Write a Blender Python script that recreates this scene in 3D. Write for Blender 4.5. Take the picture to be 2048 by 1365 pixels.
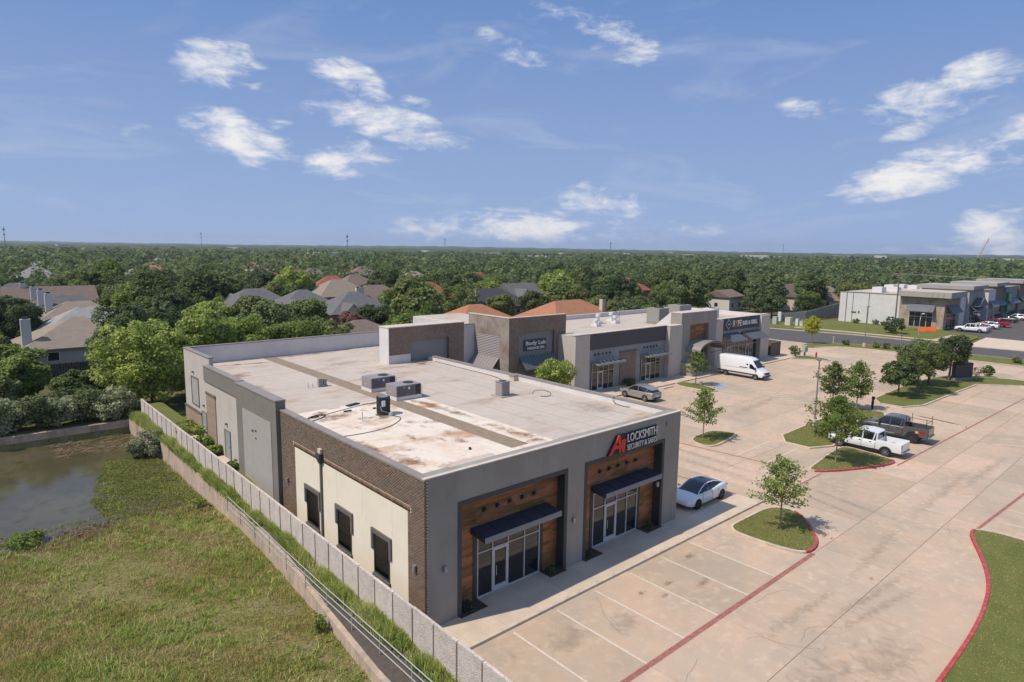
import bpy, bmesh, math, random
import numpy as np
from mathutils import Vector, Matrix
R = math.radians
scene = bpy.context.scene
for _o in list(bpy.data.objects):
    bpy.data.objects.remove(_o)
COL = scene.collection
rnd = random.Random(7)
NP = np.random.default_rng(11)

# ------------------------------------------------------------------ camera
CAMZ, FOC = 16.76, 1288.4
def cam_basis(pt=R(8.123), ro=R(0.770), ya=R(-41.609)):
    cp, sp = math.cos(pt), math.sin(pt)
    fw, up, rt = Vector((0, cp, -sp)), Vector((0, sp, cp)), Vector((1, 0, 0))
    c, s = math.cos(ro), math.sin(ro)
    rt, up = c*rt + s*up, -s*rt + c*up
    m = Matrix.Rotation(ya, 3, 'Z')
    return m @ rt, m @ up, m @ fw
CR, CU, CF = cam_basis()
cam_data = bpy.data.cameras.new('camera')
cam = bpy.data.objects.new('camera', cam_data)
COL.objects.link(cam)
cam_data.sensor_fit = 'HORIZONTAL'
cam_data.sensor_width = 36.0
cam_data.lens = FOC / 2048.0 * 36.0
cam_data.clip_start, cam_data.clip_end = 0.5, 20000.0
mw = Matrix((CR, CU, -CF)).transposed().to_4x4()
mw.translation = Vector((0, 0, CAMZ))
cam.matrix_world = mw
scene.camera = cam

# ------------------------------------------------------------------ sky, sun, exposure
SUN_TRAVEL = Vector((4.88, -1.47, -7.05)).normalized()
SUN_EL = math.asin(-SUN_TRAVEL.z)
SUN_ROT = math.atan2(-SUN_TRAVEL.x, -SUN_TRAVEL.y)
world = bpy.data.worlds.new('World')
scene.world = world
world.use_nodes = True
def build_world():
    nt = world.node_tree
    nt.nodes.clear()
    N, L = nt.nodes.new, nt.links.new
    out, bg = N('ShaderNodeOutputWorld'), N('ShaderNodeBackground')
    sky = N('ShaderNodeTexSky')
    sky.sky_type = 'NISHITA'
    sky.sun_disc = False
    sky.sun_elevation, sky.sun_rotation = SUN_EL, SUN_ROT
    sky.altitude, sky.air_density, sky.dust_density, sky.ozone_density = 100, 1.0, 0.2, 3.0
    tc = N('ShaderNodeTexCoord')
    def dot(v):
        n = N('ShaderNodeVectorMath'); n.operation = 'DOT_PRODUCT'
        L(tc.outputs['Generated'], n.inputs[0]); n.inputs[1].default_value = v
        return n.outputs['Value']
    def mth(op, a, b=None, c=None, clamp=False):
        n = N('ShaderNodeMath'); n.operation = op; n.use_clamp = clamp
        for i, v in enumerate((a, b, c)):
            if v is None: continue
            if isinstance(v, (int, float)): n.inputs[i].default_value = v
            else: L(v, n.inputs[i])
        return n.outputs[0]
    def noise(scale, detail, stretch, rough=.6, dist=0.0, off=0.0):
        mp = N('ShaderNodeMapping'); mp.inputs['Scale'].default_value = stretch
        mp.inputs['Location'].default_value = (off, off*.7, off*1.3)
        L(tc.outputs['Generated'], mp.inputs['Vector'])
        n = N('ShaderNodeTexNoise'); n.inputs['Scale'].default_value = scale
        n.inputs['Detail'].default_value = detail; n.inputs['Roughness'].default_value = rough
        n.inputs['Distortion'].default_value = dist
        L(mp.outputs[0], n.inputs['Vector'])
        return n.outputs['Fac']
    # cloud centres: azimuth (deg, right of the view axis), elevation, half width, half height, tilt, weight
    clouds = [(-24.0, 13.6, 3.3, 1.43, -6, 0.95), (-20.8, 12.7, 2.3, 0.85, 10, 0.50), (-14.2, 13.7, 3.0, 1.20, 20, 0.70), (-12.4, 12.7, 1.8, 0.61, 15, 0.60), (-10.8, 10.1, 6.0, 1.24, 10, 1.00), (-22.4, 8.1, 3.7, 1.77, 22, 1.00), (-20.0, 7.3, 2.0, 1.21, -15, 0.80), (-14.3, 7.3, 4.8, 1.41, -8, 1.10), (5.5, 18.2, 4.2, 1.39, 12, 0.80), (0.3, 16.4, 3.2, 1.05, 18, 0.70), (8.9, 16.3, 2.8, 1.28, 10, 0.60), (3.2, 1.9, 12.0, 1.18, 0, 1.00), (8.1, 3.9, 3.7, 1.46, 8, 1.10), (-2.9, 2.0, 5.7, 1.22, -4, 0.90), (34.5, 12.1, 2.6, 1.30, -10, 1.10), (31.3, 11.0, 3.9, 1.29, -4, 0.95), (31.2, 9.2, 2.2, 0.65, -20, 0.80), (31.8, 6.1, 5.5, 1.32, -13, 1.05), (28.3, 5.0, 3.0, 0.53, -8, 0.60), (36.9, 8.4, 1.4, 0.88, -20, 0.90), (36.7, 1.5, 3.0, 1.69, 0, 1.35), (34.7, 0.7, 2.2, 0.79, 0, 0.90), (24.4, 11.0, 2.9, 0.69, 6, 0.45), (16.7, 15.9, 1.9, 0.70, 6, 0.40), (-19.9, 9.7, 1.7, 0.72, 0, 0.45), (-29.6, 8.1, 1.4, 0.59, 0, 0.40), (-8.5, 12.0, 1.3, 0.50, 0, 0.40), (29.4, 0.3, 1.5, 0.31, 0, 0.70), 
              (62, 9, 9, 2.4, 5, .9), (85, 16, 8, 3, -8, .9), (-60, 8, 9, 2, 6, .9), (-48, 17, 6, 2.2, 10, .8), (-95, 20, 9, 3, 0, .9),
              (120, 14, 10, 3, 0, .9), (165, 18, 9, 3, 6, .9), (-140, 12, 10, 2.6, 0, .9), (20, 34, 7, 4, 20, .8), (-35, 38, 6, 4, 0, .8), (70, 45, 7, 4, 30, .8)]
    fx, fy = CF.x, CF.y
    az0 = math.atan2(fx, fy)
    tot = None
    for (a, e, hw, hh, tilt, w) in clouds:
        A, E, T = az0 + R(a), R(e), R(tilt)
        c = Vector((math.sin(A)*math.cos(E), math.cos(A)*math.cos(E), math.sin(E)))
        u = Vector((math.cos(A), -math.sin(A), 0)); v = u.cross(c)
        u2, v2 = u*math.cos(T) - v*math.sin(T), u*math.sin(T) + v*math.cos(T)
        p, q = dot(u2/math.sin(R(hw*1.3))), dot(v2/math.sin(R(hh*1.42)))
        # vectors are perpendicular to the centre, so only the near side of the sphere is kept by the base term
        r2 = mth('ADD', mth('MULTIPLY', p, p), mth('MULTIPLY', q, q))
        m = mth('MULTIPLY', mth('SUBTRACT', 1.0, r2, clamp=True), w)
        m = mth('MULTIPLY', m, mth('GREATER_THAN', dot(c), 0.0))
        tot = m if tot is None else mth('MAXIMUM', tot, m)
    n1 = noise(7.0, 12.0, (1, 1, 3.0), .60, .5, 3.1)
    n2 = noise(26.0, 8.0, (1, 1, 2.4), .65, .4, 8.2)
    nn = mth('ADD', mth('MULTIPLY', n1, 1.0), mth('MULTIPLY', n2, .55))
    d = mth('ADD', mth('MULTIPLY', tot, 1.35), mth('MULTIPLY', mth('SUBTRACT', nn, .81), 5.2))
    mr = N('ShaderNodeMapRange'); mr.interpolation_type = 'SMOOTHSTEP'
    L(d, mr.inputs['Value']); mr.inputs['From Min'].default_value = .10; mr.inputs['From Max'].default_value = 2.0
    edge = mth('MULTIPLY', mr.outputs[0], mth('MULTIPLY', tot, 4.0, clamp=True))
    veil = noise(4.0, 9.0, (1, 1, 4.5), .62, .8, 14.0)
    vr = N('ShaderNodeMapRange'); L(veil, vr.inputs['Value']); vr.inputs['From Min'].default_value = .52; vr.inputs['From Max'].default_value = .80; vr.inputs['To Max'].default_value = .2
    fac = mth('MAXIMUM', mth('MULTIPLY', edge, .95), vr.outputs[0])
    tint = N('ShaderNodeMix'); tint.data_type = 'RGBA'; tint.blend_type = 'MULTIPLY'
    tint.inputs['Factor'].default_value = 1.0
    L(sky.outputs[0], tint.inputs['A']); tint.inputs['B'].default_value = SKY_TINT
    # pale blue air low over the horizon, the same all round
    sep = N('ShaderNodeSeparateXYZ'); L(tc.outputs['Generated'], sep.inputs[0])
    low = N('ShaderNodeMapRange'); low.interpolation_type = 'SMOOTHSTEP'
    L(sep.outputs['Z'], low.inputs['Value']); low.inputs['From Min'].default_value = .42; low.inputs['From Max'].default_value = .0
    low.inputs['From Min'].default_value = .75; low.inputs['From Max'].default_value = .30
    ramp = N('ShaderNodeMapRange'); L(sep.outputs['Z'], ramp.inputs['Value']); ramp.inputs['From Max'].default_value = .36
    band = N('ShaderNodeMix'); band.data_type = 'RGBA'; L(ramp.outputs[0], band.inputs['Factor'])
    band.inputs['A'].default_value = (1.68, 2.28, 3.52, 1); band.inputs['B'].default_value = (.70, 1.30, 2.74, 1)
    hz = N('ShaderNodeMix'); hz.data_type = 'RGBA'
    L(low.outputs[0], hz.inputs['Factor']); L(tint.outputs['Result'], hz.inputs['A']); L(band.outputs['Result'], hz.inputs['B'])
    mix = N('ShaderNodeMix'); mix.data_type = 'RGBA'
    L(fac, mix.inputs['Factor']); L(hz.outputs['Result'], mix.inputs['A'])
    mix.inputs['B'].default_value = (4.6, 4.5, 4.4, 1)
    L(mix.outputs['Result'], bg.inputs['Color'])
    bg.inputs['Strength'].default_value = SKY_STRENGTH
    L(bg.outputs[0], out.inputs['Surface'])
SKY_STRENGTH = 0.15
SKY_TINT = (1.08, 1.0, .92, 1)
build_world()
sun_data = bpy.data.lights.new('sun', 'SUN')
sun_data.energy, sun_data.angle, sun_data.color = 2.95, R(0.53), (1.0, .92, .80)
sun = bpy.data.objects.new('sun', sun_data)
COL.objects.link(sun)
sun.rotation_euler = SUN_TRAVEL.to_track_quat('-Z', 'Y').to_euler()
sun.location = (-60, 20, 90)
vs = scene.view_settings
vs.view_transform, vs.look, vs.exposure, vs.gamma = 'Standard', 'None', 0.45, 1.0
vs.use_curve_mapping = False
scene.cycles.use_denoising = True
scene.cycles.max_bounces = 6
scene.cycles.diffuse_bounces = 3
scene.cycles.glossy_bounces = 3
scene.cycles.transmission_bounces = 3
scene.cycles.volume_bounces = 0
scene.cycles.caustics_reflective = False
scene.cycles.caustics_refractive = False

# ------------------------------------------------------------------ materials
MATS = {}
def mat(name, base, rough=.85, var=(), bump=None, metal=0.0, spec=.4, objrand=0.0, island=0.0, coat=0.0, coords='Object', emit=None, trans=0.0, bricks=None):
    """procedural material: base colour, layered noise patches, random tone per object or per island, fine bump"""
    m = bpy.data.materials.new(name); m.use_nodes = True
    MATS[name] = m
    nt = m.node_tree; N, L = nt.nodes.new, nt.links.new
    b = nt.nodes['Principled BSDF']
    b.inputs['Roughness'].default_value = rough
    b.inputs['Metallic'].default_value = metal
    b.inputs['Specular IOR Level'].default_value = spec
    if coat: b.inputs['Coat Weight'].default_value = coat; b.inputs['Coat Roughness'].default_value = .06
    if trans: b.inputs['Transmission Weight'].default_value = trans
    tc = N('ShaderNodeTexCoord')
    geo = None
    src = tc.outputs['Object']
    if coords == 'World':
        geo = N('ShaderNodeNewGeometry'); src = geo.outputs['Position']
    col = None
    if bricks:
        bt = N('ShaderNodeTexBrick')
        mp = N('ShaderNodeMapping'); L(src, mp.inputs[0])
        mp.inputs['Rotation'].default_value = bricks.get('rot', (R(90), 0, 0))
        L(mp.outputs[0], bt.inputs['Vector'])
        bt.inputs['Color1'].default_value = (*base, 1)
        bt.inputs['Color2'].default_value = (*bricks['c2'], 1)
        bt.inputs['Mortar'].default_value = (*bricks['mortar'], 1)
        bt.inputs['Scale'].default_value = 1.0
        bt.inputs['Mortar Size'].default_value = bricks.get('m', .006)
        bt.inputs['Brick Width'].default_value = bricks.get('w', .21)
        bt.inputs['Row Height'].default_value = bricks.get('h', .077)
        col = bt.outputs['Color']
    def mixc(fac, a, bcol):
        mx = N('ShaderNodeMix'); mx.data_type = 'RGBA'
        L(fac, mx.inputs['Factor'])
        if a is None: mx.inputs['A'].default_value = (*base, 1)
        else: L(a, mx.inputs['A'])
        mx.inputs['B'].default_value = (*bcol, 1)
        return mx.outputs['Result']
    for v in var:
        scale, c2, lo, hi = v[:4]
        stretch = v[4] if len(v) > 4 else (1, 1, 1)
        det = v[5] if len(v) > 5 else 4
        mp = N('ShaderNodeMapping'); L(src, mp.inputs[0]); mp.inputs['Scale'].default_value = stretch
        n = N('ShaderNodeTexNoise'); L(mp.outputs[0], n.inputs['Vector'])
        n.inputs['Scale'].default_value = scale; n.inputs['Detail'].default_value = det
        n.inputs['Roughness'].default_value = .62
        mr = N('ShaderNodeMapRange'); L(n.outputs['Fac'], mr.inputs['Value'])
        mr.inputs['From Min'].default_value = lo; mr.inputs['From Max'].default_value = hi
        mr.inputs['To Max'].default_value = v[6] if len(v) > 6 else 1.0
        col = mixc(mr.outputs[0], col, c2)
    def tone(val, amt, col):
        mr = N('ShaderNodeMapRange'); L(val, mr.inputs['Value'])
        mr.inputs['To Min'].default_value = 1 - amt; mr.inputs['To Max'].default_value = 1 + amt
        h = N('ShaderNodeHueSaturation')
        L(mr.outputs[0], h.inputs['Value'])
        hr = N('ShaderNodeMapRange'); L(val, hr.inputs['Value'])
        hr.inputs['To Min'].default_value = .5 + amt*.04; hr.inputs['To Max'].default_value = .5 - amt*.04
        L(hr.outputs[0], h.inputs['Hue'])
        if col is None: h.inputs['Color'].default_value = (*base, 1)
        else: L(col, h.inputs['Color'])
        return h.outputs[0]
    if objrand:
        oi = N('ShaderNodeObjectInfo'); col = tone(oi.outputs['Random'], objrand, col)
    if island:
        g2 = N('ShaderNodeNewGeometry'); col = tone(g2.outputs['Random Per Island'], island, col)
    if col is None: b.inputs['Base Color'].default_value = (*base, 1)
    else: L(col, b.inputs['Base Color'])
    if bump:
        sc, st, di = bump[:3]
        mp = N('ShaderNodeMapping'); L(src, mp.inputs[0]); mp.inputs['Scale'].default_value = bump[3] if len(bump) > 3 else (1, 1, 1)
        n = N('ShaderNodeTexNoise'); L(mp.outputs[0], n.inputs['Vector']); n.inputs['Scale'].default_value = sc; n.inputs['Detail'].default_value = 5
        bp = N('ShaderNodeBump'); bp.inputs['Strength'].default_value = st; bp.inputs['Distance'].default_value = di
        L(n.outputs['Fac'], bp.inputs['Height']); L(bp.outputs[0], b.inputs['Normal'])
    if emit:
        b.inputs['Emission Color'].default_value = (*emit[0], 1); b.inputs['Emission Strength'].default_value = emit[1]
    return m
LEAF_GAIN = 1.62
def leafmat(name, base, light, isl=.35, objr=.28, extra=()):
    """foliage: two greens by noise, per-leaf tone, some light through the leaf"""
    base, light = tuple(v*LEAF_GAIN for v in base), tuple(v*LEAF_GAIN for v in light)
    m = mat(name, base, .55, var=((.55, light, .42, .66),) + tuple(extra), spec=.25, island=isl, objrand=objr)
    nt = m.node_tree; b = nt.nodes['Principled BSDF']; out = nt.nodes['Material Output']
    tr = nt.nodes.new('ShaderNodeBsdfTranslucent'); ms = nt.nodes.new('ShaderNodeMixShader')
    ms.inputs[0].default_value = .46
    src = b.inputs['Base Color'].links[0].from_socket
    nt.links.new(src, tr.inputs['Color'])
    nt.links.new(b.outputs[0], ms.inputs[1]); nt.links.new(tr.outputs[0], ms.inputs[2])
    nt.links.new(ms.outputs[0], out.inputs['Surface'])
    return m
mat('concrete_lot', (.55, .395, .28), .9, var=((.35, (.46, .355, .265), .42, .66), (1.7, (.60, .455, .335), .5, .72), (.16, (.44, .36, .28), .5, .7), (9.0, (.39, .30, .23), .60, .74, (1, 1, 1), 6, .6)), bump=(60, .12, .01), objrand=.10, coords='World', spec=.25)
mat('lot_base', (.16, .13, .11), .95, coords='World')
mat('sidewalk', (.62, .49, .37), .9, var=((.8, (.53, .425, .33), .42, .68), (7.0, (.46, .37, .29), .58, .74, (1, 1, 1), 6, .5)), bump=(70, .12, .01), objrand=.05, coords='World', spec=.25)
mat('kerb', (.62, .50, .38), .9, var=((2.0, (.44, .38, .32), .45, .7), (14, (.36, .31, .27), .56, .75)), bump=(50, .15, .01), coords='World', spec=.25)
mat('red_paint', (.42, .06, .065), .75, var=((5.0, (.48, .14, .13), .45, .68), (22, (.55, .42, .36), .64, .70, (1, 1, 1), 8)), bump=(40, .1, .01), coords='World', spec=.25)
mat('red_line_paint', (.31, .105, .09), .8, var=((3.0, (.37, .16, .125), .42, .66), (16, (.50, .35, .26), .54, .66, (1, 1, 1), 8)), coords='World', spec=.25)
mat('white_paint', (.70, .62, .53), .8, var=((4.0, (.62, .50, .39), .42, .64), (30, (.55, .41, .30), .52, .62, (1, 1, 1), 8)), coords='World', spec=.25)
mat('blue_paint', (.20, .38, .55), .8, var=((5.0, (.42, .44, .46), .5, .68),), coords='World', spec=.25)
mat('lot_stain', (.30, .205, .135), .9, var=((6, (.50, .375, .275), .48, .60), (14, (.53, .395, .29), .46, .60)), coords='World')
mat('asphalt', (.105, .095, .092), .92, var=((.5, (.13, .118, .112), .42, .66), (6, (.085, .078, .075), .5, .7)), bump=(80, .2, .01), coords='World', spec=.25)
mat('earth', (.15, .14, .06), .95, var=((.18, (.07, .085, .03), .4, .65), (1.1, (.16, .125, .07), .5, .72), (.03, (.05, .065, .028), .45, .65)), bump=(4, .5, .08), coords='World', spec=.1)
mat('basin_turf', (.24, .21, .085), .95, var=((.5, (.16, .165, .052), .42, .62), (1.6, (.27, .20, .115), .5, .68), (7, (.09, .095, .03), .48, .66)), bump=(16, .8, .06), coords='World', spec=.1)
mat('lawn', (.19, .19, .06), .95, var=((.7, (.145, .16, .045), .42, .62), (2.6, (.27, .22, .105), .56, .74), (26, (.09, .105, .026), .46, .66)), bump=(70, .7, .03), coords='World', spec=.1)
mat('mulch', (.07, .05, .038), .95, var=((9, (.12, .09, .065), .45, .68),), bump=(40, .8, .03), coords='World')
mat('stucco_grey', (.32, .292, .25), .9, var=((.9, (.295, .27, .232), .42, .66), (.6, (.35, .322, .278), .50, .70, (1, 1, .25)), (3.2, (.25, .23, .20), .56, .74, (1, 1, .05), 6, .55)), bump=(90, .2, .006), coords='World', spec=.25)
mat('stucco_warm', (.215, .196, .168), .9, var=((.9, (.195, .178, .152), .42, .66),), bump=(90, .2, .006), coords='World', spec=.25)
mat('stucco_panel', (.385, .36, .32), .9, var=((1.1, (.355, .332, .295), .42, .66),), bump=(90, .15, .006), coords='World', spec=.25)
mat('stucco_cream', (.80, .71, .575), .9, var=((.8, (.76, .67, .54), .42, .66), (1.5, (.68, .60, .48), .60, .8, (1, 1, .12), 5, .5)), bump=(90, .15, .006), coords='World', spec=.25)
mat('stucco_beige', (.53, .475, .41), .9, var=((.8, (.48, .43, .375), .42, .66),), bump=(90, .15, .006), coords='World', spec=.25)
mat('stucco_blue_grey', (.30, .31, .30), .9, var=((.8, (.26, .275, .27), .42, .66),), coords='World', spec=.25)
mat('stucco_white', (.66, .63, .60), .9, var=((.7, (.60, .57, .545), .42, .66), (2.0, (.5, .47, .44), .62, .8, (1, 1, .15), 5, .5)), coords='World', spec=.25)
mat('charcoal', (.052, .056, .060), .6, var=((2, (.065, .068, .07), .4, .7),), coords='World')
mat('fascia_dark', (.085, .082, .085), .8, var=((1.2, (.095, .09, .092), .4, .7),), coords='World')
mat('trim_brown', (.13, .112, .10), .75, var=((3, (.16, .14, .125), .4, .7),), coords='World')
mat('cap_metal', (.29, .245, .215), .55, var=((1.2, (.235, .20, .175), .4, .7), (6, (.33, .28, .245), .5, .75)), metal=.0, spec=.5, coords='World')
mat('cap_light', (.62, .535, .45), .7, var=((2, (.52, .43, .34), .45, .7),), coords='World')
mat('roof_unit', (.73, .625, .52), .9, var=((.5, (.66, .50, .37), .48, .68), (1.6, (.76, .67, .575), .45, .7), (.30, (.44, .25, .14), .53, .66, (1, 1.5, 1), 8, .85), (1.1, (.24, .14, .09), .58, .70, (1, .6, 1), 9, .85)), coords='World', spec=.25)
mat('roof_membrane', (.54, .45, .375), .9, var=((.35, (.475, .395, .33), .42, .66), (2.2, (.56, .475, .40), .45, .7), (.26, (.36, .24, .15), .55, .70, (1, 1.8, 1), 8, .8), (6, (.47, .41, .36), .5, .7, (.12, 1, 1))), coords='World', spec=.25)
mat('roof_walkway', (.30, .225, .155), .9, var=((3, (.24, .18, .125), .42, .66),), coords='World')
mat('roof_seam', (.36, .30, .25), .9, coords='World')
mat('mortar', (.80, .70, .545), .95, coords='World')
mat('brick_dark', (.135, .085, .053), .9, var=((1.5, (.17, .11, .068), .4, .7),), island=.42, coords='World', bump=(120, .25, .004))
mat('brick_soldier', (.20, .125, .075), .9, island=.38, coords='World')
mat('brick_wall', (.235, .165, .12), .9, var=((.6, (.20, .14, .10), .42, .66), (3.0, (.30, .22, .165), .5, .74)), bricks=dict(c2=(.155, .105, .078), mortar=(.34, .29, .24), w=.22, h=.09, m=.008), coords='World', bump=(30, .3, .01))
mat('brick_wall_side', (.235, .165, .12), .9, var=((.6, (.20, .14, .10), .42, .66), (3.0, (.30, .22, .165), .5, .74)), bricks=dict(c2=(.155, .105, .078), mortar=(.34, .29, .24), w=.22, h=.09, m=.008, rot=(R(90), 0, R(90))), coords='World', bump=(30, .3, .01))
mat('brick_tan', (.36, .26, .175), .9, var=((.6, (.31, .22, .15), .42, .66),), bricks=dict(c2=(.29, .20, .13), mortar=(.42, .35, .28), w=.3, h=.1, m=.01, rot=(R(90), 0, R(90))), coords='World')
mat('plank_wood', (.33, .155, .062), .7, var=((2.2, (.22, .098, .038), .42, .64, (.35, 1, 3.5)), (5.0, (.46, .245, .11), .5, .72, (.25, 1, 5)), (14, (.13, .062, .026), .58, .74, (.15, 1, 3), 6, .8)), objrand=.42, spec=.35)
mat('slat_grey', (.26, .26, .25), .6, coords='World')
mat('slat_taupe', (.33, .29, .275), .6, coords='World')
mat('awning_navy', (.030, .036, .055), .55, var=((3, (.04, .046, .066), .4, .7),), spec=.45)
mat('awning_grey', (.10, .11, .13), .5, var=((3, (.12, .13, .15), .4, .7),), spec=.5)
mat('awning_taupe', (.27, .235, .225), .5, spec=.5)
mat('steel_grey', (.20, .22, .24), .5, spec=.5)
mat('alu', (.58, .56, .53), .45, spec=.5, var=((6, (.5, .48, .45), .45, .7),))
mat('glass_dark', (.012, .014, .016), .04, spec=.75, var=((1.2, (.02, .022, .024), .4, .7),))
mat('glass_window', (.004, .006, .006), .02, spec=.8)
mat('black_rubber', (.018, .018, .019), .8)
mat('black_plastic', (.022, .022, .024), .55)
mat('galvanised', (.45, .46, .47), .45, metal=.6, var=((8, (.36, .37, .38), .4, .7),))
mat('white_metal', (.68, .67, .65), .5)
mat('hvac_case', (.30, .27, .275), .6, var=((3, (.26, .235, .24), .4, .7),))
mat('hvac_panel', (.115, .10, .105), .6, var=((2, (.14, .125, .13), .4, .7),))
mat('hvac_dark', (.03, .036, .036), .6)
mat('hvac_tan', (.30, .275, .245), .7)
mat('yellow_pipe', (.55, .36, .06), .6)
mat('sign_white', (.78, .77, .74), .5)
mat('sign_red', (.62, .045, .035), .45)
mat('sign_orange', (.72, .32, .12), .5)
mat('sign_green', (.03, .22, .09), .5)
mat('fence_panel', (.62, .545, .485), .95, var=((2.2, (.52, .45, .40), .42, .66), (9, (.44, .385, .34), .50, .68, (1, 1, 3.0), 6), (5, (.70, .62, .56), .52, .7, (1, 1, 2.5))), bump=(11, 1.0, .05, (1, 1, 3.2)), objrand=.05, coords='World', spec=.2)
mat('fence_post', (.20, .165, .14), .9, coords='World')
mat('wall_concrete', (.50, .375, .285), .95, var=((1.2, (.38, .30, .23), .42, .66), (3.5, (.58, .46, .365), .5, .72, (1, 1, .2)), (.7, (.27, .225, .165), .52, .70, (1, 1, .3)), (6, (.22, .19, .13), .6, .75)), bump=(9, .5, .03), coords='World', spec=.2)
mat('block_grey', (.26, .255, .25), .95, var=((1, (.22, .215, .21), .4, .7),), coords='World')
mat('soil', (.10, .082, .066), .95, var=((3, (.07, .058, .046), .4, .68), (20, (.15, .125, .10), .55, .75)), bump=(20, .7, .04), coords='World')
mat('bark', (.15, .11, .08), .95, var=((8, (.10, .075, .055), .4, .7, (1, 1, .2)),), bump=(18, .7, .03, (1, 1, .25)))
mat('bark_pale', (.30, .22, .165), .95, var=((8, (.2, .15, .11), .4, .7, (1, 1, .2)),))
mat('dry_reed', (.30, .20, .12), .95, island=.35)
mat('rail_metal', (.46, .45, .43), .5, metal=.3)
mat('pole_grey', (.19, .185, .18), .6)
mat('pole_wood', (.16, .12, .09), .9)
mat('hydrant_red', (.42, .03, .04), .5)
mat('barrier_orange', (.80, .16, .03), .55)
mat('board_brown', (.20, .145, .105), .9, var=((.8, (.16, .115, .085), .4, .7, (3, 3, .2)),), coords='World')
mat('utility_beige', (.58, .53, .44), .7)
mat('utility_green', (.42, .45, .38), .7)
mat('crane_paint', (.62, .42, .16), .6)
for nm, c in dict(paint_white=(.78, .78, .78), paint_silver=(.33, .32, .31), paint_grey=(.085, .083, .08), paint_red=(.38, .012, .02), paint_dark=(.03, .035, .045)).items():
    mat(nm, c, .32, coat=.6, spec=.5, metal=.0 if nm != 'paint_silver' else .35)
mat('car_glass', (.010, .013, .016), .03, spec=.8)
mat('car_glass_blue', (.016, .022, .034), .05, spec=.8)
mat('rim', (.42, .42, .42), .35, metal=.7)
mat('rim_dark', (.06, .06, .06), .4, metal=.5)
mat('lamp_lens', (.70, .70, .68), .15, spec=.7)
mat('tail_lens', (.40, .015, .015), .2, spec=.6)
mat('bed_liner', (.035, .035, .036), .8)
for nm, c, c2 in (('shingle_tan', (.29, .235, .185), (.25, .20, .155)), ('shingle_grey', (.155, .15, .15), (.125, .122, .122)), ('shingle_dark', (.075, .075, .08), (.06, .06, .064)),
                  ('shingle_brown', (.215, .16, .13), (.175, .13, .105)), ('shingle_orange', (.40, .185, .105), (.34, .155, .09)), ('shingle_red', (.30, .11, .075), (.25, .09, .06)), ('shingle_pale', (.33, .31, .295), (.23, .22, .215))):
    mat(nm, c, .95, var=((1.2, c2, .42, .66), (9, tuple(v*1.15 for v in c), .5, .72)), bump=(26, .5, .02, (1, 1, 3)), spec=.15)
mat('house_brick', (.33, .20, .145), .9, var=((2, (.27, .165, .12), .4, .7),))
mat('house_siding', (.47, .43, .37), .9, var=((2, (.42, .385, .33), .4, .7),))
mat('house_cream', (.60, .51, .40), .9)
mat('house_trim', (.62, .58, .52), .8)
mat('fence_wood_dark', (.065, .055, .048), .95, var=((4, (.09, .075, .065), .4, .7),))
leafmat('leaf_oak', (.092, .12, .036), (.14, .168, .054))
leafmat('leaf_bright', (.14, .185, .040), (.215, .255, .068))
leafmat('leaf_dark', (.066, .094, .036), (.104, .132, .05))
leafmat('leaf_yellow', (.21, .235, .026), (.29, .28, .04))
leafmat('leaf_olive', (.10, .125, .046), (.14, .16, .062))
leafmat('leaf_red', (.15, .08, .06), (.19, .11, .075))
leafmat('leaf_young', (.12, .165, .042), (.19, .225, .07))
leafmat('leaf_far', (.096, .128, .045), (.14, .168, .062), .3, 0, ((.07, (.075, .115, .045), .46, .60), (.085, (.24, .25, .09), .56, .68), (.03, (.16, .19, .085), .52, .66)))
leafmat('leaf_reed', (.22, .24, .13), (.32, .33, .21))
leafmat('grass_blade', (.27, .25, .08), (.36, .28, .145), .5, 0)
leafmat('grass_tall', (.23, .275, .07), (.36, .36, .14), .45, 0)
leafmat('pond_weed', (.15, .165, .04), (.21, .215, .06), .4, 0)
mat('far_canopy', (.075, .105, .05), .95, var=((.006, (.095, .115, .065), .42, .6), (.05, (.055, .08, .038), .44, .62), (.004, (.22, .20, .16), .64, .70)), bump=(.06, 1.0, 5), coords='World', spec=.05)

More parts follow.
